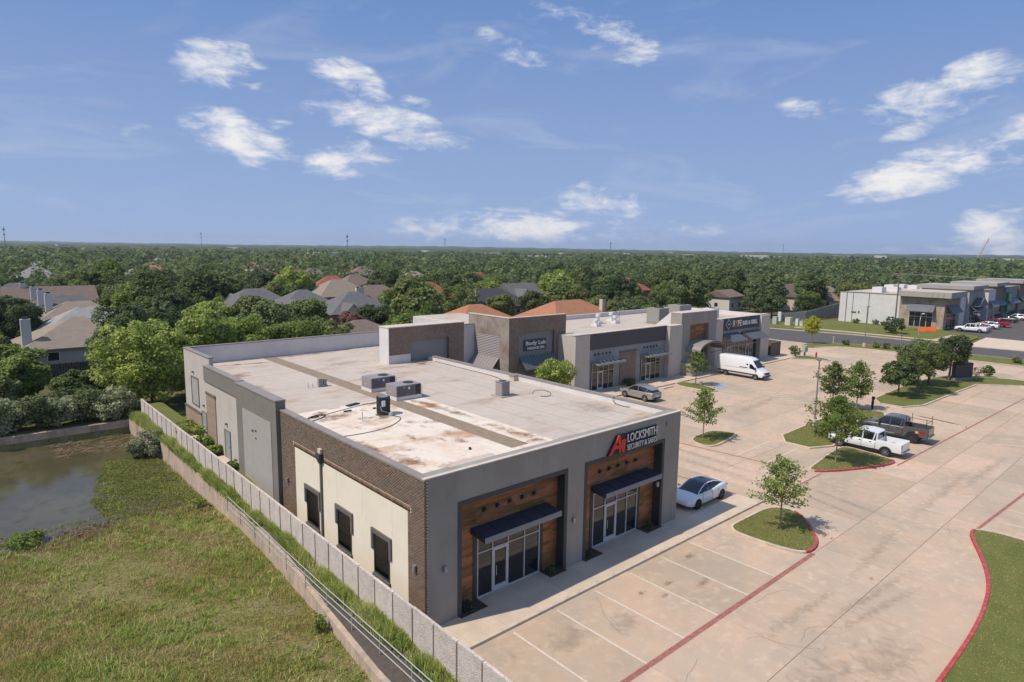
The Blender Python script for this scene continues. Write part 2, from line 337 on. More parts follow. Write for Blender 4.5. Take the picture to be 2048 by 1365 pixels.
def stainmat(name, base, strength=.8, scale=2.2):
    """thin stain: noise-broken patch that fades out towards the rim of its own disc"""
    m = mat(name, base, .95, coords='World', spec=.1)
    nt = m.node_tree; N, L = nt.nodes.new, nt.links.new
    b = nt.nodes['Principled BSDF']; out = nt.nodes['Material Output']
    tc = N('ShaderNodeTexCoord'); ge = N('ShaderNodeNewGeometry')
    ln = N('ShaderNodeVectorMath'); ln.operation = 'LENGTH'; L(tc.outputs['Object'], ln.inputs[0])
    rim = N('ShaderNodeMath'); rim.operation = 'SUBTRACT'; rim.inputs[0].default_value = 1.0; L(ln.outputs['Value'], rim.inputs[1])
    n = N('ShaderNodeTexNoise'); n.inputs['Scale'].default_value = scale; n.inputs['Detail'].default_value = 8; n.inputs['Roughness'].default_value = .65; n.inputs['Distortion'].default_value = .6
    L(ge.outputs['Position'], n.inputs['Vector'])
    a = N('ShaderNodeMath'); a.operation = 'MULTIPLY_ADD'; L(n.outputs['Fac'], a.inputs[0]); a.inputs[1].default_value = 3.4; a.inputs[2].default_value = -1.95
    c = N('ShaderNodeMath'); c.operation = 'MULTIPLY_ADD'; L(rim.outputs[0], c.inputs[0]); c.inputs[1].default_value = 1.1; L(a.outputs[0], c.inputs[2])
    r2 = N('ShaderNodeMath'); r2.operation = 'MULTIPLY'; r2.use_clamp = True; L(rim.outputs[0], r2.inputs[0]); r2.inputs[1].default_value = 5.0
    d = N('ShaderNodeMath'); d.operation = 'MULTIPLY'; d.use_clamp = True; L(c.outputs[0], d.inputs[0]); L(r2.outputs[0], d.inputs[1])
    e = N('ShaderNodeMath'); e.operation = 'MULTIPLY'; L(d.outputs[0], e.inputs[0]); e.inputs[1].default_value = strength
    tr = N('ShaderNodeBsdfTransparent'); mx = N('ShaderNodeMixShader')
    L(e.outputs[0], mx.inputs[0]); L(tr.outputs[0], mx.inputs[1]); L(b.outputs[0], mx.inputs[2]); L(mx.outputs[0], out.inputs['Surface'])
stainmat('rust_stain', (.30, .16, .08), .7, 1.6)
stainmat('dark_stain', (.18, .115, .075), .65, 1.8)
stainmat('grey_stain', (.30, .24, .185), .28, 1.4)
stainmat('tyre_stain', (.26, .21, .165), .22, 3.0)
stainmat('oil_stain', (.22, .14, .085), .5, 4.0)

# ------------------------------------------------------------------ mesh helpers
ORD = ['first', 'second', 'third', 'fourth', 'fifth', 'sixth', 'seventh', 'eighth', 'ninth', 'tenth', 'eleventh', 'twelfth', 'thirteenth', 'fourteenth', 'fifteenth', 'sixteenth', 'seventeenth', 'eighteenth', 'nineteenth', 'twentieth', 'twenty-first', 'twenty-second', 'twenty-third', 'twenty-fourth', 'twenty-fifth']
ORG = {}
def link(o, parent=None):
    COL.objects.link(o)
    if parent is not None: o.parent = parent
    return o
def tag(o, label=None, cat=None, group=None, kind=None):
    if label: o['label'] = label
    if cat: o['category'] = cat
    if group: o['group'] = group
    if kind: o['kind'] = kind
    return o
def thing(name, label, cat, loc=(0, 0, 0), rz=0.0, group=None):
    o = bpy.data.objects.new(name, None)
    o.empty_display_size = .3
    COL.objects.link(o)
    o.location = loc; o.rotation_euler = (0, 0, rz)
    ORG[o.name] = Vector(loc) if rz == 0 else Vector((0, 0, 0))
    return tag(o, label, cat, group)
def np_mesh(name, verts, faces, material=None, smooth=False):
    """faces: (n,3) or (n,4) int array"""
    me = bpy.data.meshes.new(name)
    verts = np.asarray(verts, dtype=np.float32); faces = np.asarray(faces, dtype=np.int32)
    k = faces.shape[1]
    me.vertices.add(len(verts)); me.vertices.foreach_set('co', verts.ravel())
    me.loops.add(faces.size); me.loops.foreach_set('vertex_index', faces.ravel())
    me.polygons.add(len(faces))
    me.polygons.foreach_set('loop_start', np.arange(0, faces.size, k, dtype=np.int32))
    me.update(calc_edges=True)
    if smooth: me.polygons.foreach_set('use_smooth', np.ones(len(faces), dtype=bool))
    if material: me.materials.append(MATS[material])
    return me
def np_obj(name, verts, faces, material, parent=None, smooth=False):
    return link(bpy.data.objects.new(name, np_mesh(name, verts, faces, material, smooth)), parent)
class MB:
    def __init__(s): s.v, s.f = [], []
    def add(s, vs, fs):
        n = len(s.v); s.v += [tuple(v) for v in vs]; s.f += [tuple(i + n for i in f) for f in fs]; return s
    def box(s, x0, x1, y0, y1, z0, z1):
        return s.add([(x0, y0, z0), (x1, y0, z0), (x1, y1, z0), (x0, y1, z0), (x0, y0, z1), (x1, y0, z1), (x1, y1, z1), (x0, y1, z1)],
                     [(0, 3, 2, 1), (4, 5, 6, 7), (0, 1, 5, 4), (1, 2, 6, 5), (2, 3, 7, 6), (3, 0, 4, 7)])
    def hexa(s, p):   # 8 corners, bottom 4 ccw then top 4 ccw
        return s.add(p, [(0, 3, 2, 1), (4, 5, 6, 7), (0, 1, 5, 4), (1, 2, 6, 5), (2, 3, 7, 6), (3, 0, 4, 7)])
    def prism(s, poly, z0, z1):
        n = len(poly)
        if sum(poly[i][0]*poly[(i+1) % n][1] - poly[(i+1) % n][0]*poly[i][1] for i in range(n)) < 0: poly = poly[::-1]
        vs = [(x, y, z0) for x, y in poly] + [(x, y, z1) for x, y in poly]
        return s.add(vs, [tuple(range(n))[::-1], tuple(range(n, 2*n))] + [(i, (i+1) % n, n + (i+1) % n, n + i) for i in range(n)])
    def ring(s, outer, inner, z0, z1):
        n = len(outer)
        vs = [(x, y, z0) for x, y in outer] + [(x, y, z1) for x, y in outer] + [(x, y, z1) for x, y in inner] + [(x, y, z0) for x, y in inner]
        fs = []
        for i in range(n):
            j = (i + 1) % n
            fs += [(i, j, n+j, n+i), (n+i, n+j, 2*n+j, 2*n+i), (2*n+i, 2*n+j, 3*n+j, 3*n+i)]
        return s.add(vs, fs)
    def cyl(s, c, r, z0, z1, n=16, r2=None):
        r2 = r if r2 is None else r2
        vs = [(c[0] + r*math.cos(2*math.pi*i/n), c[1] + r*math.sin(2*math.pi*i/n), z0) for i in range(n)]
        vs += [(c[0] + r2*math.cos(2*math.pi*i/n), c[1] + r2*math.sin(2*math.pi*i/n), z1) for i in range(n)]
        return s.add(vs, [tuple(range(n))[::-1], tuple(range(n, 2*n))] + [(i, (i+1) % n, n + (i+1) % n, n + i) for i in range(n)])
    def tube(s, pts, r, n=8):
        pts = [Vector(p) for p in pts]
        rr = r if isinstance(r, (list, tuple)) else [r]*len(pts)
        vs, fs = [], []
        for i, p in enumerate(pts):
            d = (pts[min(i+1, len(pts)-1)] - pts[max(i-1, 0)]).normalized()
            a = d.cross(Vector((0, 0, 1)) if abs(d.z) < .9 else Vector((1, 0, 0))).normalized(); b = d.cross(a)
            vs += [tuple(p + rr[i]*(a*math.cos(2*math.pi*k/n) + b*math.sin(2*math.pi*k/n))) for k in range(n)]
        for i in range(len(pts)-1):
            fs += [(i*n+k, i*n+(k+1) % n, (i+1)*n+(k+1) % n, (i+1)*n+k) for k in range(n)]
        fs += [tuple(range(n)), tuple(range(len(vs)-n, len(vs)))[::-1]]
        return s.add(vs, fs)
    def plate(s, pts, t=(0, 0, .02)):
        n = len(pts)
        vs = list(pts) + [tuple(np.add(p, t)) for p in pts]
        return s.add(vs, [tuple(range(n))[::-1], tuple(range(n, 2*n))] + [(i, (i+1) % n, n + (i+1) % n, n + i) for i in range(n)])
    def loft(s, rings, cap=True):
        n = len(rings[0]); vs = [p for r in rings for p in r]; fs = []
        for i in range(len(rings)-1):
            fs += [(i*n+k, i*n+(k+1) % n, (i+1)*n+(k+1) % n, (i+1)*n+k) for k in range(n)]
        if cap: fs += [tuple(range(n))[::-1], tuple(range(len(vs)-n, len(vs)))]
        return s.add(vs, fs)
    def mesh(s, name, material, smooth=None, bevel=0, fix=True):
        me = bpy.data.meshes.new(name)
        me.from_pydata(s.v, [], s.f)
        if fix or bevel:
            bm = bmesh.new(); bm.from_mesh(me)
            if bevel:
                bmesh.ops.remove_doubles(bm, verts=bm.verts, dist=1e-5)
                bmesh.ops.bevel(bm, geom=[e for e in bm.edges if len(e.link_faces) == 2 and e.calc_face_angle(0) > .5], offset=bevel, segments=2, affect='EDGES')
            bmesh.ops.recalc_face_normals(bm, faces=bm.faces)
            bm.to_mesh(me); bm.free()
        if smooth is not None:
            me.polygons.foreach_set('use_smooth', np.ones(len(me.polygons), dtype=bool))
            me.set_sharp_from_angle(angle=R(smooth))
        me.materials.append(MATS[material])
        return me
    def build(s, name, material, parent=None, smooth=None, bevel=0, label=None, kind=None):
        """absolute coordinates; shifted to the thing's own base when parented"""
        if parent is not None and parent.name in ORG:
            o = ORG[parent.name]
            s.v = [(a - o.x, b - o.y, c - o.z) for a, b, c in s.v]
        ob = bpy.data.objects.new(name, s.mesh(name, material, smooth, bevel))
        link(ob, parent)
        if parent is not None and parent.name in ORG: ORG[ob.name] = ORG[parent.name]
        if label: ob['label'] = label
        if kind: ob['kind'] = kind
        return ob
def box(name, m, parent, *b, **k): return MB().box(*b).build(name, m, parent, **k)
def one(name, label, cat, mb, material, loc, group=None, smooth=None, bevel=0, rz=0):
    """a thing that is one mesh, vertices relative to loc"""
    o = bpy.data.objects.new(name, mb.mesh(name, material, smooth, bevel))
    COL.objects.link(o); o.location = loc; o.rotation_euler = (0, 0, rz)
    return tag(o, label, cat, group)
def chaikin(poly, it=2, closed=True):
    for _ in range(it):
        q = []
        n = len(poly)
        for i in range(n if closed else n-1):
            a, b = poly[i], poly[(i+1) % n]
            q += [(a[0]*.75+b[0]*.25, a[1]*.75+b[1]*.25), (a[0]*.25+b[0]*.75, a[1]*.25+b[1]*.75)]
        if not closed: q = [poly[0]] + q + [poly[-1]]
        poly = q
    return poly
def inset(poly, d):
    n = len(poly); out = []
    ar = sum(poly[i][0]*poly[(i+1) % n][1] - poly[(i+1) % n][0]*poly[i][1] for i in range(n))
    sg = 1 if ar > 0 else -1
    for i in range(n):
        p, a, b = Vector(poly[i]), Vector(poly[i-1]), Vector(poly[(i+1) % n])
        e1, e2 = (p-a).normalized(), (b-p).normalized()
        n1, n2 = Vector((-e1.y, e1.x))*sg, Vector((-e2.y, e2.x))*sg
        m = (n1+n2)
        if m.length < 1e-4: m = n1
        m = m.normalized(); c = max(.45, m.dot(n1))
        q = p + m*(d/c); out.append((q.x, q.y))
    return out
def in_poly(px, py, poly):
    px, py = np.asarray(px), np.asarray(py); c = np.zeros(px.shape, bool); n = len(poly)
    for i in range(n):
        (x1, y1), (x2, y2) = poly[i], poly[(i+1) % n]
        if y1 == y2: continue
        k = ((y1 > py) != (y2 > py)) & (px < (x2-x1)*(py-y1)/(y2-y1) + x1); c ^= k
    return c
_disc = {}
def stain(x, y, z, rx, ry, rot, m, parent):
    if m not in _disc:
        me = bpy.data.meshes.new('stain'); me.from_pydata([(math.cos(2*math.pi*k/20), math.sin(2*math.pi*k/20), 0) for k in range(20)], [], [tuple(range(20))]); me.materials.append(MATS[m]); _disc[m] = me
    o = bpy.data.objects.new('stain', _disc[m]); link(o, parent); g = ORG.get(parent.name, Vector())
    o.location = (x-g.x, y-g.y, z-g.z); o.rotation_euler = (0, 0, rot); o.scale = (rx, ry, 1)
    return o
def copy_tree(o, loc=None, rz=None, scale=None, label=None, name=None):
    c = o.copy(); COL.objects.link(c)
    for ch in o.children:
        d = ch.copy(); COL.objects.link(d); d.parent = c
        for g in ch.children:
            e = g.copy(); COL.objects.link(e); e.parent = d
    if loc is not None: c.location = loc
    if rz is not None: c.rotation_euler = (0, 0, rz)
    if scale is not None: c.scale = scale
    if label: c['label'] = label
    return c
def text(body, size, depth, m, parent, x, y, z, width=None, rot=(R(90), 0, 0), name='sign_letters', bold=.0, shear=0.0, align='LEFT', spacing=1.0, label=None):
    """raised letters; x, y, z is the lower left corner of the line of writing"""
    cu = bpy.data.curves.new(name, 'FONT'); cu.body = body; cu.size = size; cu.extrude = depth/2; cu.offset = bold; cu.shear = shear
    cu.space_character = spacing; cu.resolution_u = 3
    tmp = bpy.data.objects.new('tmp', cu); COL.objects.link(tmp)
    dg = bpy.context.evaluated_depsgraph_get()
    me = bpy.data.meshes.new_from_object(tmp.evaluated_get(dg))
    bpy.data.objects.remove(tmp); bpy.data.curves.remove(cu)
    co = np.empty(len(me.vertices)*3, np.float32); me.vertices.foreach_get('co', co); co = co.reshape(-1, 3)
    lo, hi = co.min(0), co.max(0)
    co[:, 0] -= lo[0]; co[:, 1] -= lo[1] if body.isupper() else 0
    if width: co[:, 0] *= width/(hi[0]-lo[0])
    if body.isupper(): co[:, 1] *= size/(hi[1]-lo[1])
    me.vertices.foreach_set('co', co.ravel()); me.materials.clear(); me.materials.append(MATS[m])
    ob = bpy.data.objects.new(name, me); link(ob, parent)
    o = ORG.get(parent.name, Vector()) if parent else Vector()
    ob.location = (x-o.x, y-o.y, z-o.z); ob.rotation_euler = rot
    if label: ob['label'] = label
    return ob

# ------------------------------------------------------------------ foliage helpers
def leaf_faces(c, nrm, size, rng, aspect=1.0):
    """one small quad per leaf, facing nrm with a random turn"""
    n = len(c)
    nrm = nrm/np.linalg.norm(nrm, axis=1, keepdims=True)
    r = rng.normal(size=(n, 3)); t = np.cross(nrm, r); t /= np.linalg.norm(t, axis=1, keepdims=True) + 1e-9
    b = np.cross(nrm, t)
    s = size[:, None]*.5
    v = np.stack([c - t*s - b*s*aspect*.35, c + b*s*aspect*-.9 + t*s*.2, c + t*s + b*s*aspect*.35, c + b*s*aspect*.9 - t*s*.2], 1)
    return v.reshape(-1, 3), np.arange(4*n).reshape(n, 4)
def crown_leaves(rx, ry, rz, cz, nb, nl, leaf, seed, blob=.36, low=-.75, up=.25):
    """leaf positions spread over many small clumps that fill an uneven crown"""
    rng = np.random.default_rng(seed)
    d = rng.normal(size=(nb*3, 3)); d /= np.linalg.norm(d, axis=1, keepdims=True)
    d = d[d[:, 2] > low][:nb]
    rad = rng.uniform(.45, 1.0, len(d))**.6
    lump = 1 + .18*np.sin(d[:, 0]*3.1 + seed) + .14*np.sin(d[:, 1]*4.3 + seed*2) + .10*rng.normal(size=len(d))
    bc = d*rad[:, None]*lump[:, None]*np.array([rx, ry, rz])*(1-blob*.55) + np.array([0, 0, cz])
    br = blob*(rx+ry+rz)/3*rng.uniform(.6, 1.15, len(d))
    k = rng.choice(len(d), nl, p=br**2/np.sum(br**2))
    e = rng.normal(size=(nl, 3)); e[:, 2] += up; e += .55*d[k]; e /= np.linalg.norm(e, axis=1, keepdims=True)
    pos = bc[k] + e*br[k][:, None]*rng.uniform(.55, 1.12, nl)[:, None]*np.array([1, 1, .8])
    nrm = e + rng.normal(size=(nl, 3))*.55 + np.array([0, 0, .35])
    keep = np.ones(nl, bool)
    return pos[keep], nrm[keep], leaf*rng.uniform(.65, 1.35, nl)[keep], rng
def make_tree(name, h, rx, rz, nb, nl, leaf, seed, lmat, bmat='bark', blob=.36, trunk=None, cz=None, low=-.75, base=.30, ry=None):
    """thing with a tapered trunk (with limbs) and a crown; base of the trunk at the origin"""
    ry = ry or rx*.95
    cz = cz if cz is not None else h - rz
    pos, nrm, sz, rng = crown_leaves(rx, ry, rz, cz, nb, nl, leaf, seed, blob, low)
    root = bpy.data.objects.new(name, None); COL.objects.link(root); root.empty_display_size = .3
    v, f = leaf_faces(pos, nrm, sz, rng)
    np_obj('crown', v, f, lmat, root)
    r0 = trunk or max(.08, h*.022)
    tm = MB(); top = cz + rz*.25
    lean = rng.normal(size=2)*h*.02
    tm.tube([(0, 0, -.2), (lean[0]*.3, lean[1]*.3, h*.15), (lean[0]*.7, lean[1]*.7, cz*.7), (lean[0], lean[1], top)], [r0*1.25, r0, r0*.75, r0*.25], 7)
    for i in range(9):
        a = i*2.4 + seed; z0 = h*base + (top - h*base)*i/9.0*.8
        rr = rx*rng.uniform(.55, .85); t0 = z0/top
        s = Vector((lean[0]*t0, lean[1]*t0, z0)); e = s + Vector((math.cos(a)*rr, math.sin(a)*rr, rz*rng.uniform(.35, .75)))
        tm.tube([s, s.lerp(e, .5) + Vector((0, 0, rz*.06)), e], [r0*.42*(1-.5*t0), r0*.26*(1-.5*t0), r0*.07], 5)
    link(bpy.data.objects.new('trunk', tm.mesh('trunk', bmat, 50)), root)
    return root
def blades(pts, hgt, wid, rng, lean=.35, curve=True):
    """grass blades: tapered two-triangle strips"""
    n = len(pts); a = rng.uniform(0, 2*np.pi, n)
    w = np.stack([np.cos(a), np.sin(a), np.zeros(n)], 1)*(wid*.5)[:, None]
    b = rng.uniform(0, 2*np.pi, n); l = lean*rng.uniform(.2, 1.0, n)*hgt
    tip = pts + np.stack([np.cos(b)*l, np.sin(b)*l, hgt], 1)
    mid = pts + np.stack([np.cos(b)*l*.3, np.sin(b)*l*.3, hgt*.6], 1)
    v = np.stack([pts - w, pts + w, mid + w*.7, tip, mid - w*.7], 1).reshape(-1, 3)
    i = np.arange(n)*5
    f = np.concatenate([np.stack([i, i+1, i+2], 1), np.stack([i, i+2, i+4], 1), np.stack([i+4, i+2, i+3], 1)])
    return v, f

# ================================================================== the setting: terrain, pond basin, lot, road
WY = [-10, 14, 21, 26, 32.4, 36.5, 40.4, 46, 60, 66, 69.6]
WX = [11.1, 11.2, 11.50, 11.93, 12.62, 12.85, 12.97, 12.93, 12.9, 12.6, 12.4]
def wall_x(y): return np.interp(y, WY, WX)
def basin_z(y): return np.interp(y, [0, 14, 20, 26, 33, 40, 45.4, 47.5, 52, 69], [-.05, -.12, -.2, -.45, -1.0, -1.1, -1.17, -1.36, -1.8, -1.8])
def wob(x, y, s=0.0): return np.sin(x*.9+y*.37+s)*.5 + np.sin(x*.31-y*.83+s*2)*.5 + .4*np.sin(x*2.3+y*1.7+s)
def terrain_z(x, y):
    x, y = np.asarray(x, float), np.asarray(y, float)
    z = np.full(x.shape, -.15)
    inb = (x < wall_x(y) + .5) & (y < 69.7) & (y > -8) & (x > -45)
    z = np.where(inb, basin_z(y + .6*wob(x*.7, y*.2, 1.3)) + .05*wob(x, y), z)
    back = (y > 69.7)
    z = np.where(back & (x < 160), -.06, z)
    r = np.hypot(x, y)
    hill = np.clip((r-1600)/3500, 0, 1)
    z = z + hill*(10 + 9*np.sin(x/900.0+1.0)*np.cos(y/1300.0) + np.clip((y-x)/900.0, -4, 14))
    return z
xs = np.unique(np.concatenate([np.linspace(-7000, -500, 14), np.linspace(-500, -60, 23), np.linspace(-60, -12, 17), np.arange(-12, 15.6, .6), np.linspace(16, 120, 27), np.linspace(120, 700, 30), np.linspace(700, 7000, 30)]))
ys = np.unique(np.concatenate([np.linspace(-7000, -500, 14), np.linspace(-500, -10, 20), np.arange(-10, 71.2, .7), np.linspace(72, 160, 30), np.linspace(160, 900, 40), np.linspace(900, 7000, 30)]))
gx, gy = np.meshgrid(xs, ys)
gz = terrain_z(gx, gy)
nx, ny = len(xs), len(ys)
ii = (np.arange(ny-1)[:, None]*nx + np.arange(nx-1)[None, :]).ravel()
tf = np.stack([ii, ii+1, ii+1+nx, ii+nx], 1)
cxm, cym = gx.ravel()[ii] + .3, gy.ravel()[ii] + .3
isb = (cxm < 15) & (cym < 69.7) & (cym > -8) & (cxm > -45)
tv = np.stack([gx.ravel(), gy.ravel(), gz.ravel()], 1)
terrain = np_obj('terrain', tv, tf, 'earth', smooth=True)
terrain.data.materials.append(MATS['basin_turf'])
terrain.data.polygons.foreach_set('material_index', isb.astype(np.int32))
tag(terrain, kind='structure')
wm = mat('pond_water', (.085, .072, .038), .13, var=((.22, (.11, .095, .045), .42, .62), (.9, (.065, .058, .03), .5, .7)), bump=(1.6, .08, .03), spec=.4, coords='World')
tag(box('pond', 'pond_water', None, -45, 12.7, 43.5, 69.6, -2.2, -1.2), kind='structure')
# verge between the retaining wall and the precast fence, and the planted strip behind the fence
yy = np.arange(8, 69.7, .7)
vv, ff = [], []
for i, y in enumerate(yy):
    x0 = float(wall_x(y)) + .18
    for k in range(6):
        t = k/5.0; vv.append((x0 + (13.46-x0)*t, y, .17 + .30*t + .03*math.sin(y*1.7+k)))
    if i:
        a = (i-1)*6
        ff += [(a+k, a+k+1, a+k+7, a+k+6) for k in range(5)]
tag(np_obj('verge', vv, ff, 'soil', smooth=True), kind='structure')
def strip_z(y): return float(np.interp(y, [0, 35, 39.5, 42, 70], [.02, .02, 1.0, 1.38, 1.38]))
vv, ff = [], []
for i, y in enumerate(np.arange(22.0, 70, .8)):
    vv += [(13.5, y, strip_z(y)), (15.4, y, strip_z(y))]
    if i: ff.append((2*i-2, 2*i-1, 2*i+1, 2*i))
tag(np_obj('planting_strip', vv, ff, 'lawn'), kind='structure')

lot = bpy.data.objects.new('parking_lot', None); COL.objects.link(lot); lot['kind'] = 'structure'
box('subbase', 'lot_base', lot, 13.5, 122, -16, 46.6, -.14, -.06)
box('subbase', 'lot_base', lot, 103.6, 121.2, 46.6, 64, -.14, -.06)
XB = [13.52, 14.93] + [14.93 + 5.46*i for i in range(1, 20)] + [122]
YB = [-14, -9, -4, 1, 6, 10.6, 14.25, 19.78, 25.1, 30.4, 35.8, 41.1, 46.45]
slab_me = {}
def slab(x0, x1, y0, y1, parent=lot, z=0.0, m='concrete_lot', name='slab', gap=.011, t=.12):
    key = (round(x1-x0, 2), round(y1-y0, 2), m, t)
    if key not in slab_me:
        w, d = (x1-x0)/2-gap, (y1-y0)/2-gap
        slab_me[key] = MB().box(-w, w, -d, d, -t, 0).mesh(name, m)
    o = bpy.data.objects.new(name, slab_me[key]); link(o, parent)
    o.location = ((x0+x1)/2, (y0+y1)/2, z + rnd.uniform(-.0015, .0015))
    return o
for i in range(len(XB)-1):
    for j in range(len(YB)-1):
        slab(XB[i], XB[i+1], YB[j], YB[j+1])
for i in range(3):
    for j in range(3): slab(103.7 + i*5.8, 109.5 + i*5.8, 46.45 + j*5.4, 51.85 + j*5.4)

# painted lines
def line(a, b, w, m='white_paint', z=.004, name='stall_line', parent=lot):
    a, b = Vector((*a, z)), Vector((*b, z)); d = (b-a).normalized(); n = Vector((-d.y, d.x, 0))*w/2
    return np_obj(name, [tuple(a-n), tuple(b-n), tuple(b+n), tuple(a+n)], [(0, 1, 2, 3)], m, parent)
for x in (17.66, 20.4, 23.1, 25.84, 28.6, 31.4): line((x, 14.32), (x+.02, 19.55), .10)
for x in (49.25, 52.05, 54.8, 57.5, 60.2, 63): line((x, 3.3), (x, 8.6), .10)
for y in (23.72, 26.3): line((48.5, y), (54.6, y+.15), .10)
for k in range(10): line((78.9+2.74*k, 16.5), (78.8+2.74*k, 21.6), .10)
for x in (57.0, 60.75, 63.5, 66.2, 73.4, 86.0, 88.8, 91.6, 94.4): line((x, 40.9), (x, 46.1), .10)
for k in range(4): line((117.6, 26.2+2.8*k), (122.0, 26.6+2.8*k), .10)
for k in range(5): line((34.2+.0*k, 24.7+2.74*k), (40.2, 24.7+2.74*k), .10)
for k in range(15):
    t = k/14.0; x, y = 77.2-5.4*t, 44.6-13.0*t
    line((x-.75, y+.55), (x+.75, y-.55), .12, name='hatch_line')
for k in range(4): line((75.0+1.0*k, 43.4), (74.2+1.0*k, 46.2), .12, name='hatch_line')
for k in range(5): line((69.5+2.6*k, 13.2), (71.3+2.6*k, 10.6), .12, name='hatch_line')
line((13.6, 14.25), (35.6, 14.25), .26, 'red_line_paint', .007, 'fire_lane_line')
line((40.5, 20.4), (40.35, 46.0), .14, 'red_line_paint', .007, 'fire_lane_line')
line((48.85, 20.6), (47.75, 31.6), .16, 'red_line_paint', .007, 'fire_lane_line')
line((45.2, 19.72), (49.3, 19.72), .12, 'red_line_paint', .007, 'fire_lane_line')
line((56.2, 16.6), (103.5, 15.3), .15, 'red_line_paint', .007, 'fire_lane_line')
line((45.6, 9.15), (80, 7.2), .18, 'red_line_paint', .007, 'fire_lane_line')
box('accessible_marking', 'blue_paint', lot, 71.3, 73.0, 41.0, 42.6, -.01, .005)
rs0 = random.Random(4)
for (x, y, r1, r2, a, m) in [(27.9, 16.5, .75, .35, .2, 'oil_stain'), (26.5, 17.6, .6, .25, .1, 'oil_stain'), (24.7, 17.9, .5, .2, 0, 'oil_stain'), (25.4, 17.0, .5, .2, .3, 'oil_stain'), (30.0, 18.6, .9, .3, .1, 'oil_stain'), (22.0, 16.8, 1.4, 1.0, 0, 'grey_stain'), (19.0, 17.5, 1.5, 1.2, 0, 'grey_stain'), (92, 38, 2.2, .9, .5, 'grey_stain'),
                             (33.2, 10.4, 6.5, .45, -.10, 'tyre_stain'), (32.2, 9.7, 6.0, .4, -.16, 'tyre_stain'), (29.0, 12.0, 5, .5, -.05, 'tyre_stain'), (38.5, 12.0, 6, .5, .06, 'tyre_stain'), (43.5, 16.5, 6, .4, 1.3, 'tyre_stain'), (45.0, 16.0, 6, .4, 1.35, 'tyre_stain'), (44, 26, 9, .7, 1.5, 'tyre_stain'), (46, 28, 9, .7, 1.52, 'tyre_stain'), (52, 12.4, 9, .6, 0, 'tyre_stain'), (60, 11.6, 9, .6, -.03, 'tyre_stain'),
                             (66, 34, 9, 1.0, .1, 'tyre_stain'), (80, 33, 9, 1.0, .05, 'tyre_stain'), (48.5, 38, 6, 1.2, 1.2, 'tyre_stain'), (24.5, 8.8, 4.0, 2.2, .2, 'grey_stain'), (28, 8.0, 3.5, 1.6, 0, 'grey_stain')]:
    stain(x, y, .0062, r1, r2, a, m, lot)
for k in range(60):
    stain(rs0.uniform(15, 100), rs0.uniform(7, 46), .0054 + .00001*k, rs0.uniform(.15, .55), rs0.uniform(.08, .3), rs0.uniform(0, 3), rs0.choice(('oil_stain', 'grey_stain', 'tyre_stain')), lot)
for k in range(14):
    m_ = MB(); x, y, a = rs0.uniform(16, 66), rs0.uniform(7.5, 19), rs0.choice((0, 1.57)) + rs0.uniform(-.5, .5); px, py = x, y
    for q in range(rs0.randint(7, 14)):
        a += rs0.uniform(-.45, .45); l = rs0.uniform(.15, .4); nx_, ny_ = px + math.cos(a)*l, py + math.sin(a)*l; w_ = .007
        m_.add([(px-math.sin(a)*w_, py+math.cos(a)*w_, .003), (px+math.sin(a)*w_, py-math.cos(a)*w_, .003), (nx_+math.sin(a)*w_, ny_-math.cos(a)*w_, .003), (nx_-math.sin(a)*w_, ny_+math.cos(a)*w_, .003)], [(0, 1, 2, 3)]); px, py = nx_, ny_
    m_.build('crack', 'lot_base', lot)

# front walk and kerb of the near shop
walk = bpy.data.objects.new('front_sidewalk', None); COL.objects.link(walk); walk['kind'] = 'structure'
for k in range(13):
    x0 = 13.55 + 2.06*k
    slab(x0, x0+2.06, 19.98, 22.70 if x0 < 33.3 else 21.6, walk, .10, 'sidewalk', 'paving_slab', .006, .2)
for k in range(9):
    slab(13.55 + 3.0*k, 16.55 + 3.0*k, 19.78, 19.975, walk, .115, 'kerb', 'kerbstone', .004, .22)
walk2 = bpy.data.objects.new('rear_sidewalk', None); COL.objects.link(walk2); walk2['kind'] = 'structure'
for k in range(20):
    x0 = 53.5 + 2.5*k
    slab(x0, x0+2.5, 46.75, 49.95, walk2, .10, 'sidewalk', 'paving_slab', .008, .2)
for k in range(13): slab(53.5 + 3.85*k, 57.35 + 3.85*k, 46.5, 46.74, walk2, .115, 'kerb', 'kerbstone', .006, .22)

# kerbed lawn islands
ISLANDS = []
def island(label, pts, it=2, red=None, m='lawn', kw=.17, h=.13, grass=True, name='lawn_island'):
    poly = chaikin(pts, it) if it else pts
    ar = sum(poly[i][0]*poly[(i+1) % len(poly)][1] - poly[(i+1) % len(poly)][0]*poly[i][1] for i in range(len(poly)))
    if ar < 0: poly = poly[::-1]
    inn = inset(poly, kw)
    c = (sum(p[0] for p in poly)/len(poly), sum(p[1] for p in poly)/len(poly), 0)
    o = bpy.data.objects.new(name, None); COL.objects.link(o); o.location = c; ORG[o.name] = Vector(c)
    o['kind'] = 'structure'; o['label'] = label
    n = len(poly); a, b = MB(), MB()
    for i in range(n):
        j = (i+1) % n
        mx, my = (poly[i][0]+poly[j][0])/2, (poly[i][1]+poly[j][1])/2
        tgt = b if (red and red(mx, my)) else a
        tgt.hexa([(*poly[i], -.05), (*poly[j], -.05), (*inn[j], -.05), (*inn[i], -.05), (*poly[i], h), (*poly[j], h), (*inn[j], h+.01), (*inn[i], h+.01)])
    if a.v: a.build('kerb', 'kerb', o)
    if b.v: b.build('red_kerb', 'red_paint', o)
    MB().prism(inn, 0, h-.02).build('turf' if m == 'lawn' else 'bed', m, o)
    ISLANDS.append(inn)
    return o
